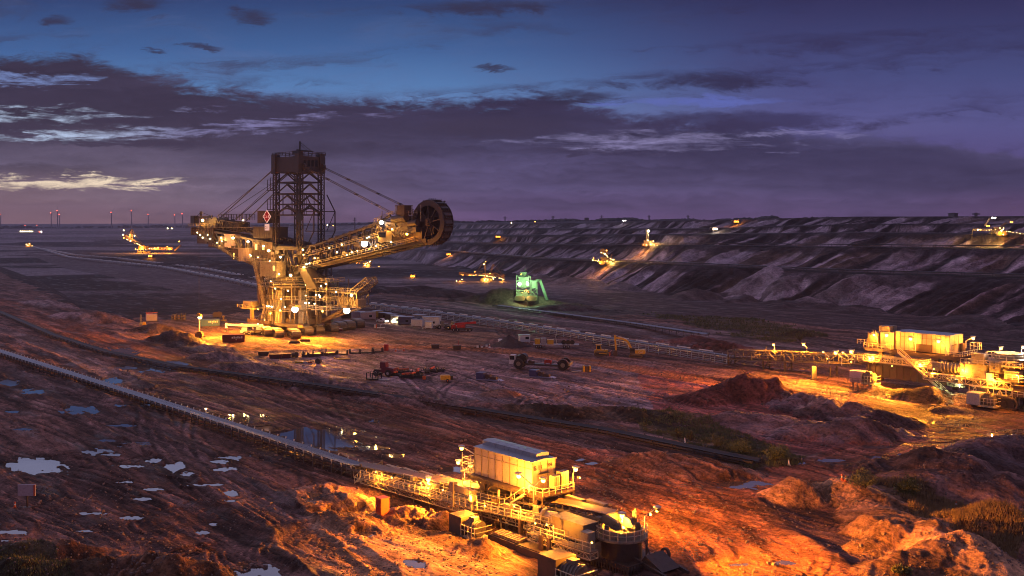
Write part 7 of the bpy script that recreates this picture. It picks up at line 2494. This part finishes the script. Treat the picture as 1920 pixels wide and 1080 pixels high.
def far_machine(name, label, cat, px, py, Y, elems, lamps, big, strings=(), col=BROWN, hgt=None):
    """elems in photo pixels about the foot point, turned into metres at the machine's distance"""
    k = Y / F
    x = (px - 960) * k
    root = thing(name, label, cat, (x, Y, zat(x, Y)), 0)
    for kind, nm, *a in elems:
        m = MB()
        if kind == 'truss':
            (x0, z0, y0), (x1, z1, y1), w, h, n, r = a
            m.truss((x0 * k, y0, z0 * k), (x1 * k, y1, z1 * k), w * k, h * k, n, r * k, r * k * .7)
        elif kind == 'box':
            x0, x1, z0, z1, d = a
            m.box(x0 * k, x1 * k, -d * k / 2, d * k / 2, z0 * k, z1 * k)
            m.box(x0 * k - .3, x1 * k + .3, -d * k / 2 - .3, d * k / 2 + .3, z1 * k, z1 * k + .4)
            for i in range(4):
                xx = (x0 + (x1 - x0) * (i + .5) / 4) * k
                m.box(xx - .2, xx + .2, -d * k / 2 - .2, -d * k / 2, z0 * k, z1 * k)
        elif kind == 'bar':
            (x0, z0), (x1, z1), w = a
            m.bar((x0 * k, 0, z0 * k), (x1 * k, 0, z1 * k), w * k)
        elif kind == 'crawl':
            x0, x1 = a
            for y in (-5, 5):
                for i in range(2):
                    xa = x0 + (x1 - x0) * (i * .52); xb = xa + (x1 - x0) * .46
                    m = MB()
                    m.prism([(xa * k, .6), (xa * k + 1.0, 0), (xb * k - 1.0, 0), (xb * k, .6), (xb * k, 2.0), (xb * k - 1, 2.8), (xa * k + 1, 2.8), (xa * k, 2.0)], y - 1.6, y + 1.6)
                    m.build(nm, TRACKM, root)
            continue
        elif kind == 'wheel':
            cx, cz, r = a
            m.ring((cx * k, 0, cz * k), [(r * k * .75, -1.2), (r * k, -1.2), (r * k, 1.2), (r * k * .75, 1.2)], 20, 'y')
            for i in range(6):
                t = i * math.pi / 3
                m.bar((cx * k, 0, cz * k), (cx * k + r * k * .9 * math.cos(t), 0, cz * k + r * k * .9 * math.sin(t)), .7)
        m.build(nm, col, root)
    for (lx, lz, rr, bulb) in lamps:
        MB().ball((lx * k, -6.5, lz * k), rr * k * .72, 8, 6).build('lamp', bulb, root)
    for pts, n, rr, bulb in strings:
        lamps_along(root, [(a * k, -4.0, b * k) for a, b in pts], n, rr * k, bulb, .5 * k * 2)
    for (lx, lz, pw, c) in big:
        point_light((lx * k, -8, lz * k), pw * .4, c, root, 1.5)
    return root


def yfor(px, py):
    return G(px, py).y


S = glow('far_sodium_bulb', (1.0, 0.36, 0.05), 9.0)
B_FARW = glow('far_warm_bulb', (1.0, 0.66, 0.25), 9.0)
# left: spreader with long lit boom
Y = yfor(283, 474)
far_machine('spreader', 'orange lit spreader with a long low boom on the far left floor', 'spreader', 283, 474, Y,
            [('crawl', 'crawler_track', -24, -2), ('box', 'machine_house', -22, -4, 6, 13, 14), ('truss', 'discharge_boom', (-14, 12, 0), (-50, 32, 0), 5, 5, 8, 1.0), ('truss', 'receiving_boom', (-4, 8, 0), (40, 8, 0), 5, 4, 9, 1.0),
             ('truss', 'mast', (-36, 20, 0), (-36, 44, 0), 3, 3, 5, .8), ('bar', 'stay_cable', (-36, 43), (-14, 14), .5), ('bar', 'stay_cable', (-36, 43), (-49, 32), .5), ('truss', 'tail_boom', (44, 4, 0), (56, 14, 0), 2, 2, 4, .7)],
            [(-48, 28, 1.6, S), (-37, 34, 1.7, S), (-28, 32, 1.7, B_FARW), (-36, 22, 1.3, B_FARW), (-14, 12, 1.9, S), (-26, 7, 1.6, S), (-22, 6, 1.3, S), (16, 10, 1.6, S), (38, 8, 1.7, S), (55, 21, 1.3, S), (56, 22, 1, S), (0, 8, 1.2, B_FARW), (9, 9, 1.1, B_FARW), (33, 12, 1.3, S)],
            [(-15, 8, 200000, SODIUM), (36, 6, 200000, SODIUM), (10, 6, 140000, SODIUM), (-36, 30, 120000, WARM)], [([(-44, 26), (-14, 12)], 14, .8, B_FARW), ([(-4, 8), (40, 8)], 18, .8, S), ([(-26, 2), (-6, 6)], 8, .8, S)])
Y = yfor(285, 482)
far_machine('service_vehicle', 'pair of orange lights of a service truck below the far left spreader', 'truck', 285, 482, Y, [('box', 'truck_body', -4, 4, .5, 3, 3), ('crawl', 'track', -4, 4)], [(-3, 2.2, 1.6, S), (2, 2.2, 1.5, S)], [(0, 3, 30000, SODIUM)])
# end station far left
Y = yfor(56, 463)
far_machine('drive_station', 'small yellow lit drive station at the far end of the left conveyors', 'drive station', 56, 463, Y, [('box', 'machine_house', -5, 3, 1, 6, 5), ('truss', 'head_frame', (2, 2, 0), (10, 0, 0), 3, 2, 4, .6), ('crawl', 'track', -5, 4)],
            [(-4, 5, 1.0, B_FARW), (-1, 3, 1.1, B_FARW), (2, 6, 1.0, B_FARW), (7, 2, .9, B_FARW)], [(0, 4, 30000, WARM)])
# behind the excavator
Y = yfor(686, 500)
far_machine('stacker', 'warm lit stacker seen under the wheel boom of the excavator', 'stacker', 690, 500, Y,
            [('crawl', 'crawler_track', -8, 6), ('box', 'machine_house', -6, 6, 4, 9, 8), ('truss', 'boom', (-4, 6, 0), (-42, 9, 0), 4, 3, 9, .8), ('truss', 'short_boom', (4, 8, 0), (12, 18, 0), 3, 3, 4, .8), ('bar', 'mast', (0, 8), (2, 20), 1.2)],
            [(-4, 3, 1.7, B_FARW), (3, 4, 1.4, S), (10, 17, 1.0, S), (22, 1, 1.0, S)], [(0, 4, 30000, WARM)], [([(-42, 8), (-4, 6)], 16, .7, S), ([(-6, 3), (10, 14)], 12, .7, B_FARW)])
for px, py, lb in [(775, 520, 'cluster of orange lights of a vehicle on the dark floor, beyond the coal ridge'), (842, 478, 'orange lit vehicle on the lowest terrace of the spoil wall'), (934, 446, 'orange lit vehicle on the second terrace of the spoil wall'), (1378, 418, 'orange lit vehicle near the rim of the spoil wall'), (1338, 432, 'white lit pump unit on the upper terrace of the spoil wall')]:
    Y = yfor(px, py)
    b = B_WHITE if 'white' in lb else S
    far_machine('service_vehicle', lb, 'truck', px, py, Y, [('box', 'truck_body', -5, 5, .8, 3.4, 3), ('crawl', 'track', -5, 5)], [(-3, 2.6, 1.1, b), (0, 2.9, 1.0, b), (3.4, 2.4, 1.1, b)], [(0, 3.5, 14000 if Y > 600 else 5000, SODIUM if b is S else (1, .9, .7))])
# spreader middle
Y = yfor(905, 527)
far_machine('spreader', 'warm lit spreader with two tilted masts standing on the pit floor before the spoil wall', 'spreader', 905, 527, Y,
            [('crawl', 'crawler_track', -4, 20), ('box', 'machine_house', 0, 22, 7, 14, 12), ('truss', 'receiving_boom', (2, 11, 0), (-44, 14, 0), 4, 4, 10, .8), ('truss', 'discharge_boom', (18, 16, 0), (40, 5, 0), 4, 4, 6, .8), ('truss', 'boom_end', (34, 5, 0), (40, 12, 0), 3, 3, 3, .7),
             ('truss', 'mast', (4, 14, 0), (4, 36, 0), 2.6, 2.6, 6, .55), ('truss', 'lattice_mast', (14, 14, 0), (20, 32, 0), 3.4, 2.6, 6, .6), ('bar', 'stay_cable', (2, 36), (-8, 22), .7), ('bar', 'stay_cable', (20, 32), (38, 10), .4), ('truss', 'cab_boom', (0, 18, 0), (-14, 18, 0), 2, 2, 3, .6)],
            [(3, 32, 1.7, B_FARW), (6, 37, 1.0, S), (-14, 18, 1.2, S), (-42, 0, 1.8, S), (-48, 1, 1.2, B_FARW), (-38, 4, 1.2, B_FARW), (14, 15, 1.2, S), (4, 3, 1.5, B_FARW), (10, 3, 1.3, B_FARW), (16, 3, 1.3, S), (38, 3, 1.3, S), (20, 5, 1.2, B_FARW)],
            [(6, 4, 30000, WARM), (-40, 2, 26000, SODIUM), (36, 3, 14000, SODIUM), (4, 30, 8000, WARM)], [([(-44, 12), (2, 11)], 26, .75, S), ([(2, 11), (40, 4)], 26, .75, B_FARW), ([(0, 6), (22, 4)], 14, .8, B_FARW)])
# green lit machine
Y = yfor(985, 562)
B_GREENW = glow('pale_green_bulb', (.9, 1, .7), 14)
GRN = mat('grey_green_steel', (.10, .115, .085), .5)
far_machine('hopper_car', 'tall green floodlit hopper machine behind the brown soil heap', 'machine', 985, 562, Y,
            [('crawl', 'crawler_track', -20, 22), ('box', 'machine_house', -13, 7, 24, 42, 12), ('truss', 'tower_frame', (-4, 0, 0), (-4, 45, 0), 26, 14, 5, 1.1), ('box', 'lower_house', -16, 4, 3, 14, 10), ('box', 'tower_top', -9, 2, 45, 51, 8), ('truss', 'side_frame', (17, 0, 0), (17, 37, 0), 10, 10, 5, .9), ('box', 'side_house', 12, 21, 22, 34, 8), ('bar', 'conveyor_boom', (28, 36), (42, -4), 5), ('truss', 'bridge', (20, 36, 0), (30, 36, 0), 4, 4, 3, .8), ('bar', 'mast', (0, 52), (0, 58), 1)],
            [(-11, 31, 4.6, B_GREENW), (4, 31, 3.2, B_GREENW), (3, 35, 1.4, B_GREEN), (-8, 49, 1.4, S), (-2, 18, 1.1, S), (2, 17, 1.1, S), (4, 19, 1.0, S), (6, 16, 1.0, S), (-6, 15, .9, S), (1, 20, 1, S)],
            [(-11, 31, 30000, GREEN), (12, 34, 22000, GREEN), (34, 22, 7000, (.3, 1, .45)), (2, 10, 5000, (1, .7, .2))], (), GRN)
# wall machines
Y = yfor(1132, 495)
far_machine('bucket_excavator', 'orange lit excavator working on the lowest terrace of the spoil wall', 'excavator', 1132, 495, Y,
            [('crawl', 'crawler_track', -10, 14), ('box', 'machine_house', -6, 14, 4, 12, 10), ('truss', 'mast', (6, 12, 0), (6, 28, 0), 3, 3, 5, .6), ('truss', 'boom', (2, 12, 0), (-4, 26, 0), 3, 3, 4, .6), ('truss', 'receiving_boom', (-6, 6, 0), (-22, 8, 0), 3, 3, 5, .6), ('wheel', 'bucket_wheel', -2, 24, 5), ('bar', 'tail_boom', (12, 12), (16, 18), 2)],
            [(4, 26, 1.6, S), (-6, 22, 1.1, B_FARW), (1, 20, 1.4, B_FARW), (-20, 12, 1.3, S), (-20, 8, 1.4, S), (5, 6, 1.9, S), (11, 11, 1.1, B_FARW), (-11, 8, 1.2, B_FARW), (-8, 2, 1.0, B_FARW)],
            [(14, 6, 30000, (1, .62, .12)), (-8, 5, 20000, SODIUM), (4, 22, 8000, WARM)], [([(-22, 8), (-6, 5), (12, 4)], 22, .7, B_FARW), ([(-4, 24), (8, 12)], 10, .7, B_FARW)])
Y = yfor(1214, 461)
far_machine('bucket_excavator', 'narrow excavator with a brilliant top light on the second terrace of the spoil wall', 'excavator', 1214, 461, Y,
            [('crawl', 'crawler_track', -9, 10), ('box', 'machine_house', -7, 9, 4, 10, 8), ('truss', 'mast', (0, 10, 0), (0, 30, 0), 4, 4, 6, .6), ('bar', 'boom', (6, 8), (16, 3), 2), ('box', 'mast_head', -3, 3, 26, 31, 5)],
            [(0, 29, 2.6, B_WHITE), (-4, 3, 1.4, B_FARW), (4, 4, 1.6, B_FARW), (16, 2, 1.3, S), (9, 10, 1.2, B_FARW), (-2, 12, 1.2, B_FARW), (3, 8, 1.2, S)],
            [(8, 8, 34000, (1, .55, .15)), (-14, 4, 22000, SODIUM), (0, 27, 9000, (1, .9, .6))], [([(-9, 3), (12, 3)], 14, .7, B_FARW), ([(0, 10), (0, 26)], 8, .6, B_FARW)])
Y = yfor(1868, 441)
far_machine('spreader', 'brilliantly lit spreader on the top terrace at the right edge', 'spreader', 1868, 441, Y,
            [('crawl', 'crawler_track', -6, 12), ('box', 'machine_house', -6, 8, 4, 14, 9), ('truss', 'discharge_boom', (-4, 10, 0), (-44, 11, 0), 3, 3, 9, .6), ('truss', 'upper_boom', (-22, 18, 0), (-12, 33, 0), 2, 2, 4, .5), ('truss', 'receiving_boom', (6, 9, 0), (50, 2, 0), 3, 3, 10, .6), ('truss', 'cab_boom', (8, 16, 0), (20, 25, 0), 2, 2, 4, .5), ('bar', 'post', (-46, -10), (-45, 11), .5)],
            [(-16, 33, 2.0, B_WHITE), (-11, 33, 2.2, B_WHITE), (-26, 18, 1.8, S), (-22, 18, 1.7, S), (-43, 11, 1.3, B_WHITE), (-38, 11, 1.8, S), (18, 25, 1.6, S), (21, 25, 1.3, S), (1, 9, 2.0, B_FARW), (4, 2, 1.5, B_FARW), (48, 3, 1.7, S), (50, 0, 1.6, S), (-2, 14, 1.3, B_FARW), (5, 14, 1.1, B_FARW)],
            [(0, 6, 16000, SODIUM), (-34, 8, 18000, (1, .55, .12)), (-14, 32, 14000, (1, .8, .5)), (46, 2, 14000, SODIUM), (-30, -6, 16000, (1, .62, .12)), (-10, -8, 12000, (1, .62, .12))], [([(6, 9), (50, 2)], 24, .7, B_FARW), ([(-44, 11), (-4, 10)], 10, .7, B_FARW), ([(-6, 4), (8, 12)], 12, .7, B_FARW)])

# ---- horizon
TUR = [(1, 403, 432), (96, 400, 431), (108, 396, 430), (112, 403, 430), (209, 399, 428), (247, 396, 428), (278, 403, 428), (328, 404, 426), (342, 402, 425), (48, 424, 430), (70, 424, 430)]
TL = ['wind turbine cut by the left edge of the picture', 'left one of the three wind turbines standing close together', 'tallest of the three wind turbines standing close together', 'right one of the three wind turbines standing close together', 'wind turbine standing alone left of the tallest one', 'tall wind turbine above the far left spreader', 'wind turbine right of the tall one above the spreader', 'left one of two wind turbines by the wooded hill', 'right one of two wind turbines by the wooded hill', 'tiny distant wind turbine, left one of two', 'tiny distant wind turbine, right one of two']
TW = mat('turbine_tower', (.25, .24, .28), .5)
for (px, y0, y1), lb in zip(TUR, TL):
    Y = 4700.0
    k = Y / F
    x = (px - 960) * k
    z1 = H - (y0 - HY) * k
    zb = zat(x, Y) - 4
    t = thing('wind_turbine', lb, 'wind turbine', (x, Y, zb), 0, 'wind turbines on the horizon')
    small = y0 > 415
    rt = 1.2 if small else 2.6
    MB().tube((0, 0, 0), (0, 0, z1 - zb), rt, 8, rt * .55).build('tower', TW, t)
    MB().box(-1.6, 1.6, -5, 4, z1 - zb - 1.4, z1 - zb + 1.6).build('nacelle', TW, t)
    MB().ball((0, -6, z1 - zb + 2.6), 1.9 if not small else 1.5, 8, 6).build('beacon', B_RED, t)
    a0 = random.uniform(0, 2)
    if not small:
        for i in range(3):
            a = a0 + i * 2.094
            MB().add([(0, -5.6, z1 - zb), (1.0 * math.cos(a + 1.5), -5.6, z1 - zb + 1.0 * math.sin(a + 1.5)), (30 * math.cos(a), -5.8, z1 - zb + 30 * math.sin(a)), (0, -5.2, z1 - zb), (1.0 * math.cos(a + 1.5), -5.2, z1 - zb + 1.0 * math.sin(a + 1.5)), (30 * math.cos(a), -5.4, z1 - zb + 30 * math.sin(a))],
                     [(0, 1, 2), (5, 4, 3), (0, 3, 4, 1), (1, 4, 5, 2), (2, 5, 3, 0)]).build('blade', TW, t)

LEAFD = mat('far_foliage', (.022, .026, .022), .9, 0, .4, .02)
wood = MB()
def clump(c, r, h):
    n = 7
    for k in range(2):
        o = Vector((random.uniform(-.4, .4) * r, random.uniform(-.4, .4) * r, 0))
        vs = []
        for j, (rr, zz) in enumerate(((.55, 0), (1, .45), (.75, .8), (.2, 1.0))):
            for i in range(n):
                a = 2 * math.pi * i / n + k
                q = random.uniform(.7, 1.25)
                vs.append((c[0] + o.x + r * rr * q * math.cos(a), c[1] + o.y + r * rr * q * math.sin(a), c[2] + h * zz * random.uniform(.85, 1.1)))
        fs = [(j * n + i, j * n + (i + 1) % n, (j + 1) * n + (i + 1) % n, (j + 1) * n + i) for j in range(3) for i in range(n)] + [tuple(3 * n + i for i in range(n))]
        wood.add(vs, fs)
for i in range(900):
    px = random.uniform(620, 1560) if random.random() < .75 else random.uniform(-100, 620)
    t_ = (px - 960) / F
    ci = int(np.clip(np.searchsorted(tcols, t_), 1, nI - 1))
    Y = max(PROF_Y[ci, 11] + random.uniform(20, 700), 2600 if px < 1300 else 2000) + random.uniform(0, 500)
    x = t_ * Y
    z = zat(x, Y) - 2
    dens = vnoise(np.array([px / 38.0]), np.array([3.3]), 5)[0]
    h = (5 + 13 * dens * random.uniform(.5, 1.1)) * Y / 3600 * (1.0 if px > 620 else .7)
    clump((x, Y, z), h * random.uniform(.6, 1.3), h)
o = wood.build('distant_wood', LEAFD)
o['kind'] = 'stuff'; o['label'] = 'dark line of trees along the horizon'; o['category'] = 'wood'
# wooded hill by the turbines
hm = MB()
vs = []; n1, n2 = 40, 10
for j in range(n2 + 1):
    for i in range(n1 + 1):
        u = i / n1; v = j / n2
        hgt = (math.sin(math.pi * u) ** .7) * math.sin(math.pi * v * .5) * 30 * (.8 + .3 * math.sin(9 * u + 2) * .3)
        vs.append(((340 - 960) / F * 5200 + (u - .5) * 260 + 60, 5200 + v * 160, zat((340 - 960) / F * 5200, 5200) - 3 + hgt + random.uniform(-1, 1)))
fs = [(j * (n1 + 1) + i, j * (n1 + 1) + i + 1, (j + 1) * (n1 + 1) + i + 1, (j + 1) * (n1 + 1) + i) for j in range(n2) for i in range(n1)]
hm.add(vs, fs)
o = hm.build('hill', LEAFD); o['kind'] = 'structure'


def skyline(name, label, cat, px, top, w, Y, kind):
    k = Y / F
    x = (px - 960) * k
    zb = zat(x, Y) - 3
    ht = H - (top - HY) * k - zb
    t = thing(name, label, cat, (x, Y, zb))
    if kind == 'block':
        MB().box(-w * k / 2, w * k / 2, -10, 10, 0, ht * .94).build('walls', DARK, t)
        MB().box(-w * k / 2 - 1, w * k / 2 + 1, -11, 11, ht * .94, ht * .97).box(-w * k / 4, w * k / 4, -5, 5, ht * .97, ht).build('roof', DARK, t)
    else:
        MB().truss((0, 0, 0), (0, 0, ht), 3.2, 3.2, 8, .9, .6, up=(0, 1, 0)).build('lattice_tower', DARK, t)
        for z in (.78, .9):
            MB().bar((-7, 0, ht * z), (7, 0, ht * z), .9).build('cross_arm', DARK, t)


skyline('water_tower', 'dark block tower above the treeline near the centre', 'tower', 1100, 408, 8, 3600, 'block')
skyline('tower_block', 'dark tower block on the rim at the far right', 'building', 1787, 399, 7, 1500, 'block')
skyline('church_tower', 'small dark building rising from the treeline left of the block tower', 'building', 1070, 411, 5, 3600, 'block')
for px, top, lb in [(947, 406, 'thin pylon left of the centre treeline'), (1037, 405, 'thin pylon between the wheel and the block tower'), (1128, 404, 'thin pylon right of the block tower'), (1217, 404, 'thin pylon above the narrow bright excavator'), (1290, 404, 'thin pylon on the rim right of the bright excavator'), (1830, 399, 'thin mast with a red lamp on the right rim'), (665, 408, 'thin pylon over the wheel boom')]:
    skyline('pylon', lb, 'pylon', px, top, 1, 3400 if px < 1300 else 1900, 'p')
for px, py, col, lb in [(40, 434, B_WARM, 'left group of small yellow lights under the horizon'), (48, 434, B_WARM, 'small yellow light next to the left group under the horizon'), (57, 434, B_WARM, 'right group of small yellow lights under the horizon'), (75, 435, B_RED, 'small red light under the left horizon'), (79, 435, B_WHITE, 'small white light beside the red one under the left horizon'), (233, 432, B_WARM, 'single small light left of the tall turbine'), (315, 428, B_WARM, 'farm light left of the wooded hill'), (323, 428, B_WARM, 'second farm light left of the wooded hill'),
                        (959, 418, B_WARM, 'small window light in the centre treeline'), (1003, 419, B_DIM, 'dim orange light in the centre treeline'), (1168, 418, B_WHITE, 'pair of bright windows in the treeline'), (232, 441, B_WARM, 'small yellow lamp left of the far spreader'), (614, 422, B_WARM, 'small light seen behind the mast'), (625, 423, B_DIM, 'dim light seen behind the mast foot')]:
    g = G(px, py + 2)
    Yk = min(g.y, 4300)
    k = Yk / F
    x = (px - 960) * k
    zb = zat(x, Yk) - 1
    zt = max(H - (py - HY) * k - zb, 5)
    t = thing('yard_lamp', lb, 'lamp', (x, Yk - 4, zb))
    MB().bar((0, 0, 0), (0, 0, zt), .5).build('post', DARK, t)
    MB().ball((0, -1, zt), 1.1 * k * (.8 if 'pair' not in lb else 1), 6, 4).build('bulb', col, t)
    if 'group' in lb or 'pair' in lb:
        MB().ball((4 * k, -1, zt), .8 * k, 6, 4).build('bulb', col, t)

# ---- bushes and grass
LEAF = mat('willow_leaf', (.12, .125, .03), .7, 0, .45, .6)
LEAF2 = mat('olive_leaf', (.085, .085, .03), .7, 0, .45, .6)
BARK = mat('bark', (.07, .05, .035), .9, 0, .3, 2)


def bush(px, py, w, h, label, mt=LEAF, n=1500):
    t = thing('bush', label, 'bush', at(px, py), random.uniform(0, 6), 'bushes among the dirt tracks')
    tw = MB(); lf = MB()
    tips = []
    for i in range(26):
        a = random.uniform(0, 6.28); e = random.uniform(.1, 1) ** .6
        tip = Vector((w * .5 * e * math.cos(a), w * .5 * e * math.sin(a), h * random.uniform(.45, 1.0) * (1 - .35 * e)))
        mid = tip * .5 + Vector((0, 0, h * .1))
        tw.bar((0, 0, 0), mid, .07); tw.bar(mid, tip, .045)
        tips += [tip, mid.lerp(tip, .5), mid]
    tw.build('branches', BARK, t)
    for i in range(n):
        c = random.choice(tips) + Vector((random.gauss(0, .16) * w * .5, random.gauss(0, .16) * w * .5, random.gauss(0, .10) * h))
        if c.z < .05:
            continue
        s_ = random.uniform(.07, .17)
        d = Vector((random.gauss(0, 1), random.gauss(0, 1), random.gauss(.5, 1))).normalized()
        u = d.cross(Vector((random.random(), random.random(), random.random()))).normalized()
        lf.add([c - d * s_ * 1.6, c + u * s_ * .6, c + d * s_ * 1.6, c - u * s_ * .6], [(0, 1, 2, 3)])
    lf.build('foliage', mt, t)


bush(1455, 866, 4.6, 3.6, 'largest olive bush in the middle grass patch', LEAF, 2600)
bush(1388, 850, 4.2, 2.8, 'mid sized olive bush left of the largest one', LEAF, 1800)
bush(1344, 838, 3.0, 3.0, 'slender bush left of the mid sized one', LEAF2, 1100)
bush(1272, 822, 2.2, 2.2, 'sparse bare bush at the left of the grass patch', LEAF2, 300)
bush(1296, 828, 2.0, 2.4, 'thin bare sapling in the grass patch', LEAF2, 240)
bush(1700, 934, 4.4, 3.8, 'round olive bush beside the orange earth bank', LEAF, 2600)
bush(1622, 915, 5.2, 3.2, 'wide brownish bush left of the round one', LEAF2, 1500)
bush(1690, 1078, 2.6, 1.2, 'low yellow green shrub at the bottom of the earth bank', LEAF, 700)
bush(1500, 640, 4, 3, 'dark shrub behind the right conveyor gallery', LEAF2, 500)


def grass(name, label, key, n, hgt, mt):
    m = GRZ[key]
    idx = np.argwhere(m > .5)
    if not len(idx):
        return
    wts = 1.0 / YY[m > .5]
    gm = MB()
    pick = rng.choice(len(idx), n)
    for q in pick:
        i, j = idx[q]
        i2, j2 = min(i + 1, nI - 1), min(j + 1, nJ - 1)
        a, b = random.random(), random.random()
        x = XX[i, j] + (XX[i2, j] - XX[i, j]) * a + (XX[i, j2] - XX[i, j]) * b
        y = YY[i, j] + (YY[i, j2] - YY[i, j]) * b
        z = ZZ[i, j] * (1 - b) + ZZ[i, j2] * b
        if vnoise(np.array([x / 2.3]), np.array([y / 2.3]), 77)[0] < .34:
            continue
        for k in range(3):
            t = random.uniform(0, 6.28)
            h = hgt * random.uniform(.5, 1.3)
            w = .05 * max(1, y / 180)
            lx, ly = h * .45 * math.cos(t + 1.2), h * .45 * math.sin(t + 1.2)
            ox, oy = random.uniform(-.25, .25), random.uniform(-.25, .25)
            gm.add([(x + ox - w * math.cos(t), y + oy - w * math.sin(t), z - .05), (x + ox + w * math.cos(t), y + oy + w * math.sin(t), z - .05), (x + ox + lx, y + oy + ly, z + h)], [(0, 1, 2)])
    o = gm.build(name, mt)
    o['kind'] = 'stuff'; o['label'] = label; o['category'] = 'grass'


GR1 = mat('green_grass', (.11, .115, .04), .8, 0, .4, .5)
GR2 = mat('dry_grass', (.26, .17, .075), .8, 0, .4, .5)
grass('grass', 'low green grass strip among the tracks in the middle right', 'mid', 5200, .55, GR1)
grass('dry_grass', 'dry reddish grass on the slope at the right edge', 'right', 8000, .8, GR2)
grass('meadow_grass', 'dim green grass strip beyond the conveyor', 'far', 3600, .8, GR1)
grass('bank_grass', 'dark grass on the bank in the lower left corner', 'corner', 1500, .4, GR1)

# ---- loose stones and clods
def stones():
    sm = MB()
    n = 0
    while n < 7000:
        px, py = rng.uniform(-40, 1960), 660 + 440 * rng.uniform() ** .8
        x, y, _ = W(px, py)
        if vnoise(np.array([x / 5.0]), np.array([y / 7.0]), 91)[0] < rng.uniform(.30, .75):
            continue
        r = rng.uniform(.07, .2) * (2.0 if rng.uniform() < .08 else 1) * max(1, y / 190)
        z = zat(x, y)
        a = rng.uniform(0, 6.28)
        ca, sa = math.cos(a), math.sin(a)
        vs = []
        for dz in (-.6, .75):
            for dx, dy in ((-1, -1), (1, -1), (1, 1), (-1, 1)):
                q = rng.uniform(.55, 1.15, 3)
                X, Y_ = dx * r * q[0], dy * r * q[1] * .8
                k_ = .7 if dz > 0 else 1
                vs.append((x + (X * ca - Y_ * sa) * k_, y + (X * sa + Y_ * ca) * k_, z + dz * r * q[2]))
        sm.add(vs, MB.QF)
        n += 1
    o = sm.build('stones', mat('stone', (.20, .135, .11), .9, 0, .5, .35, (.06, .04, .035)))
    o['kind'] = 'stuff'; o['label'] = 'loose stones and clods scattered over the dirt'; o['category'] = 'stones'


stones()

# ------------------------------------------------------------------ evening haze over the pit
hz = MB().box(-9000, 9000, -200, 9600, -16, 190).build('haze', bpy.data.materials.new('haze_air'))
hz['kind'] = 'stuff'; hz['label'] = 'thin violet evening haze over the pit'; hz['category'] = 'haze'
_hm = hz.data.materials[0]
_hm.use_nodes = True
_T = NT(_hm.node_tree)
_v = _T.n('ShaderNodeVolumePrincipled')
_v.inputs['Color'].default_value = (0.82, 0.78, 0.95, 1)
_v.inputs['Density'].default_value = 0.00006
_v.inputs['Anisotropy'].default_value = 0.2
_o = _T.n('ShaderNodeOutputMaterial')
_T.t.links.new(_v.outputs[0], _o.inputs['Volume'])
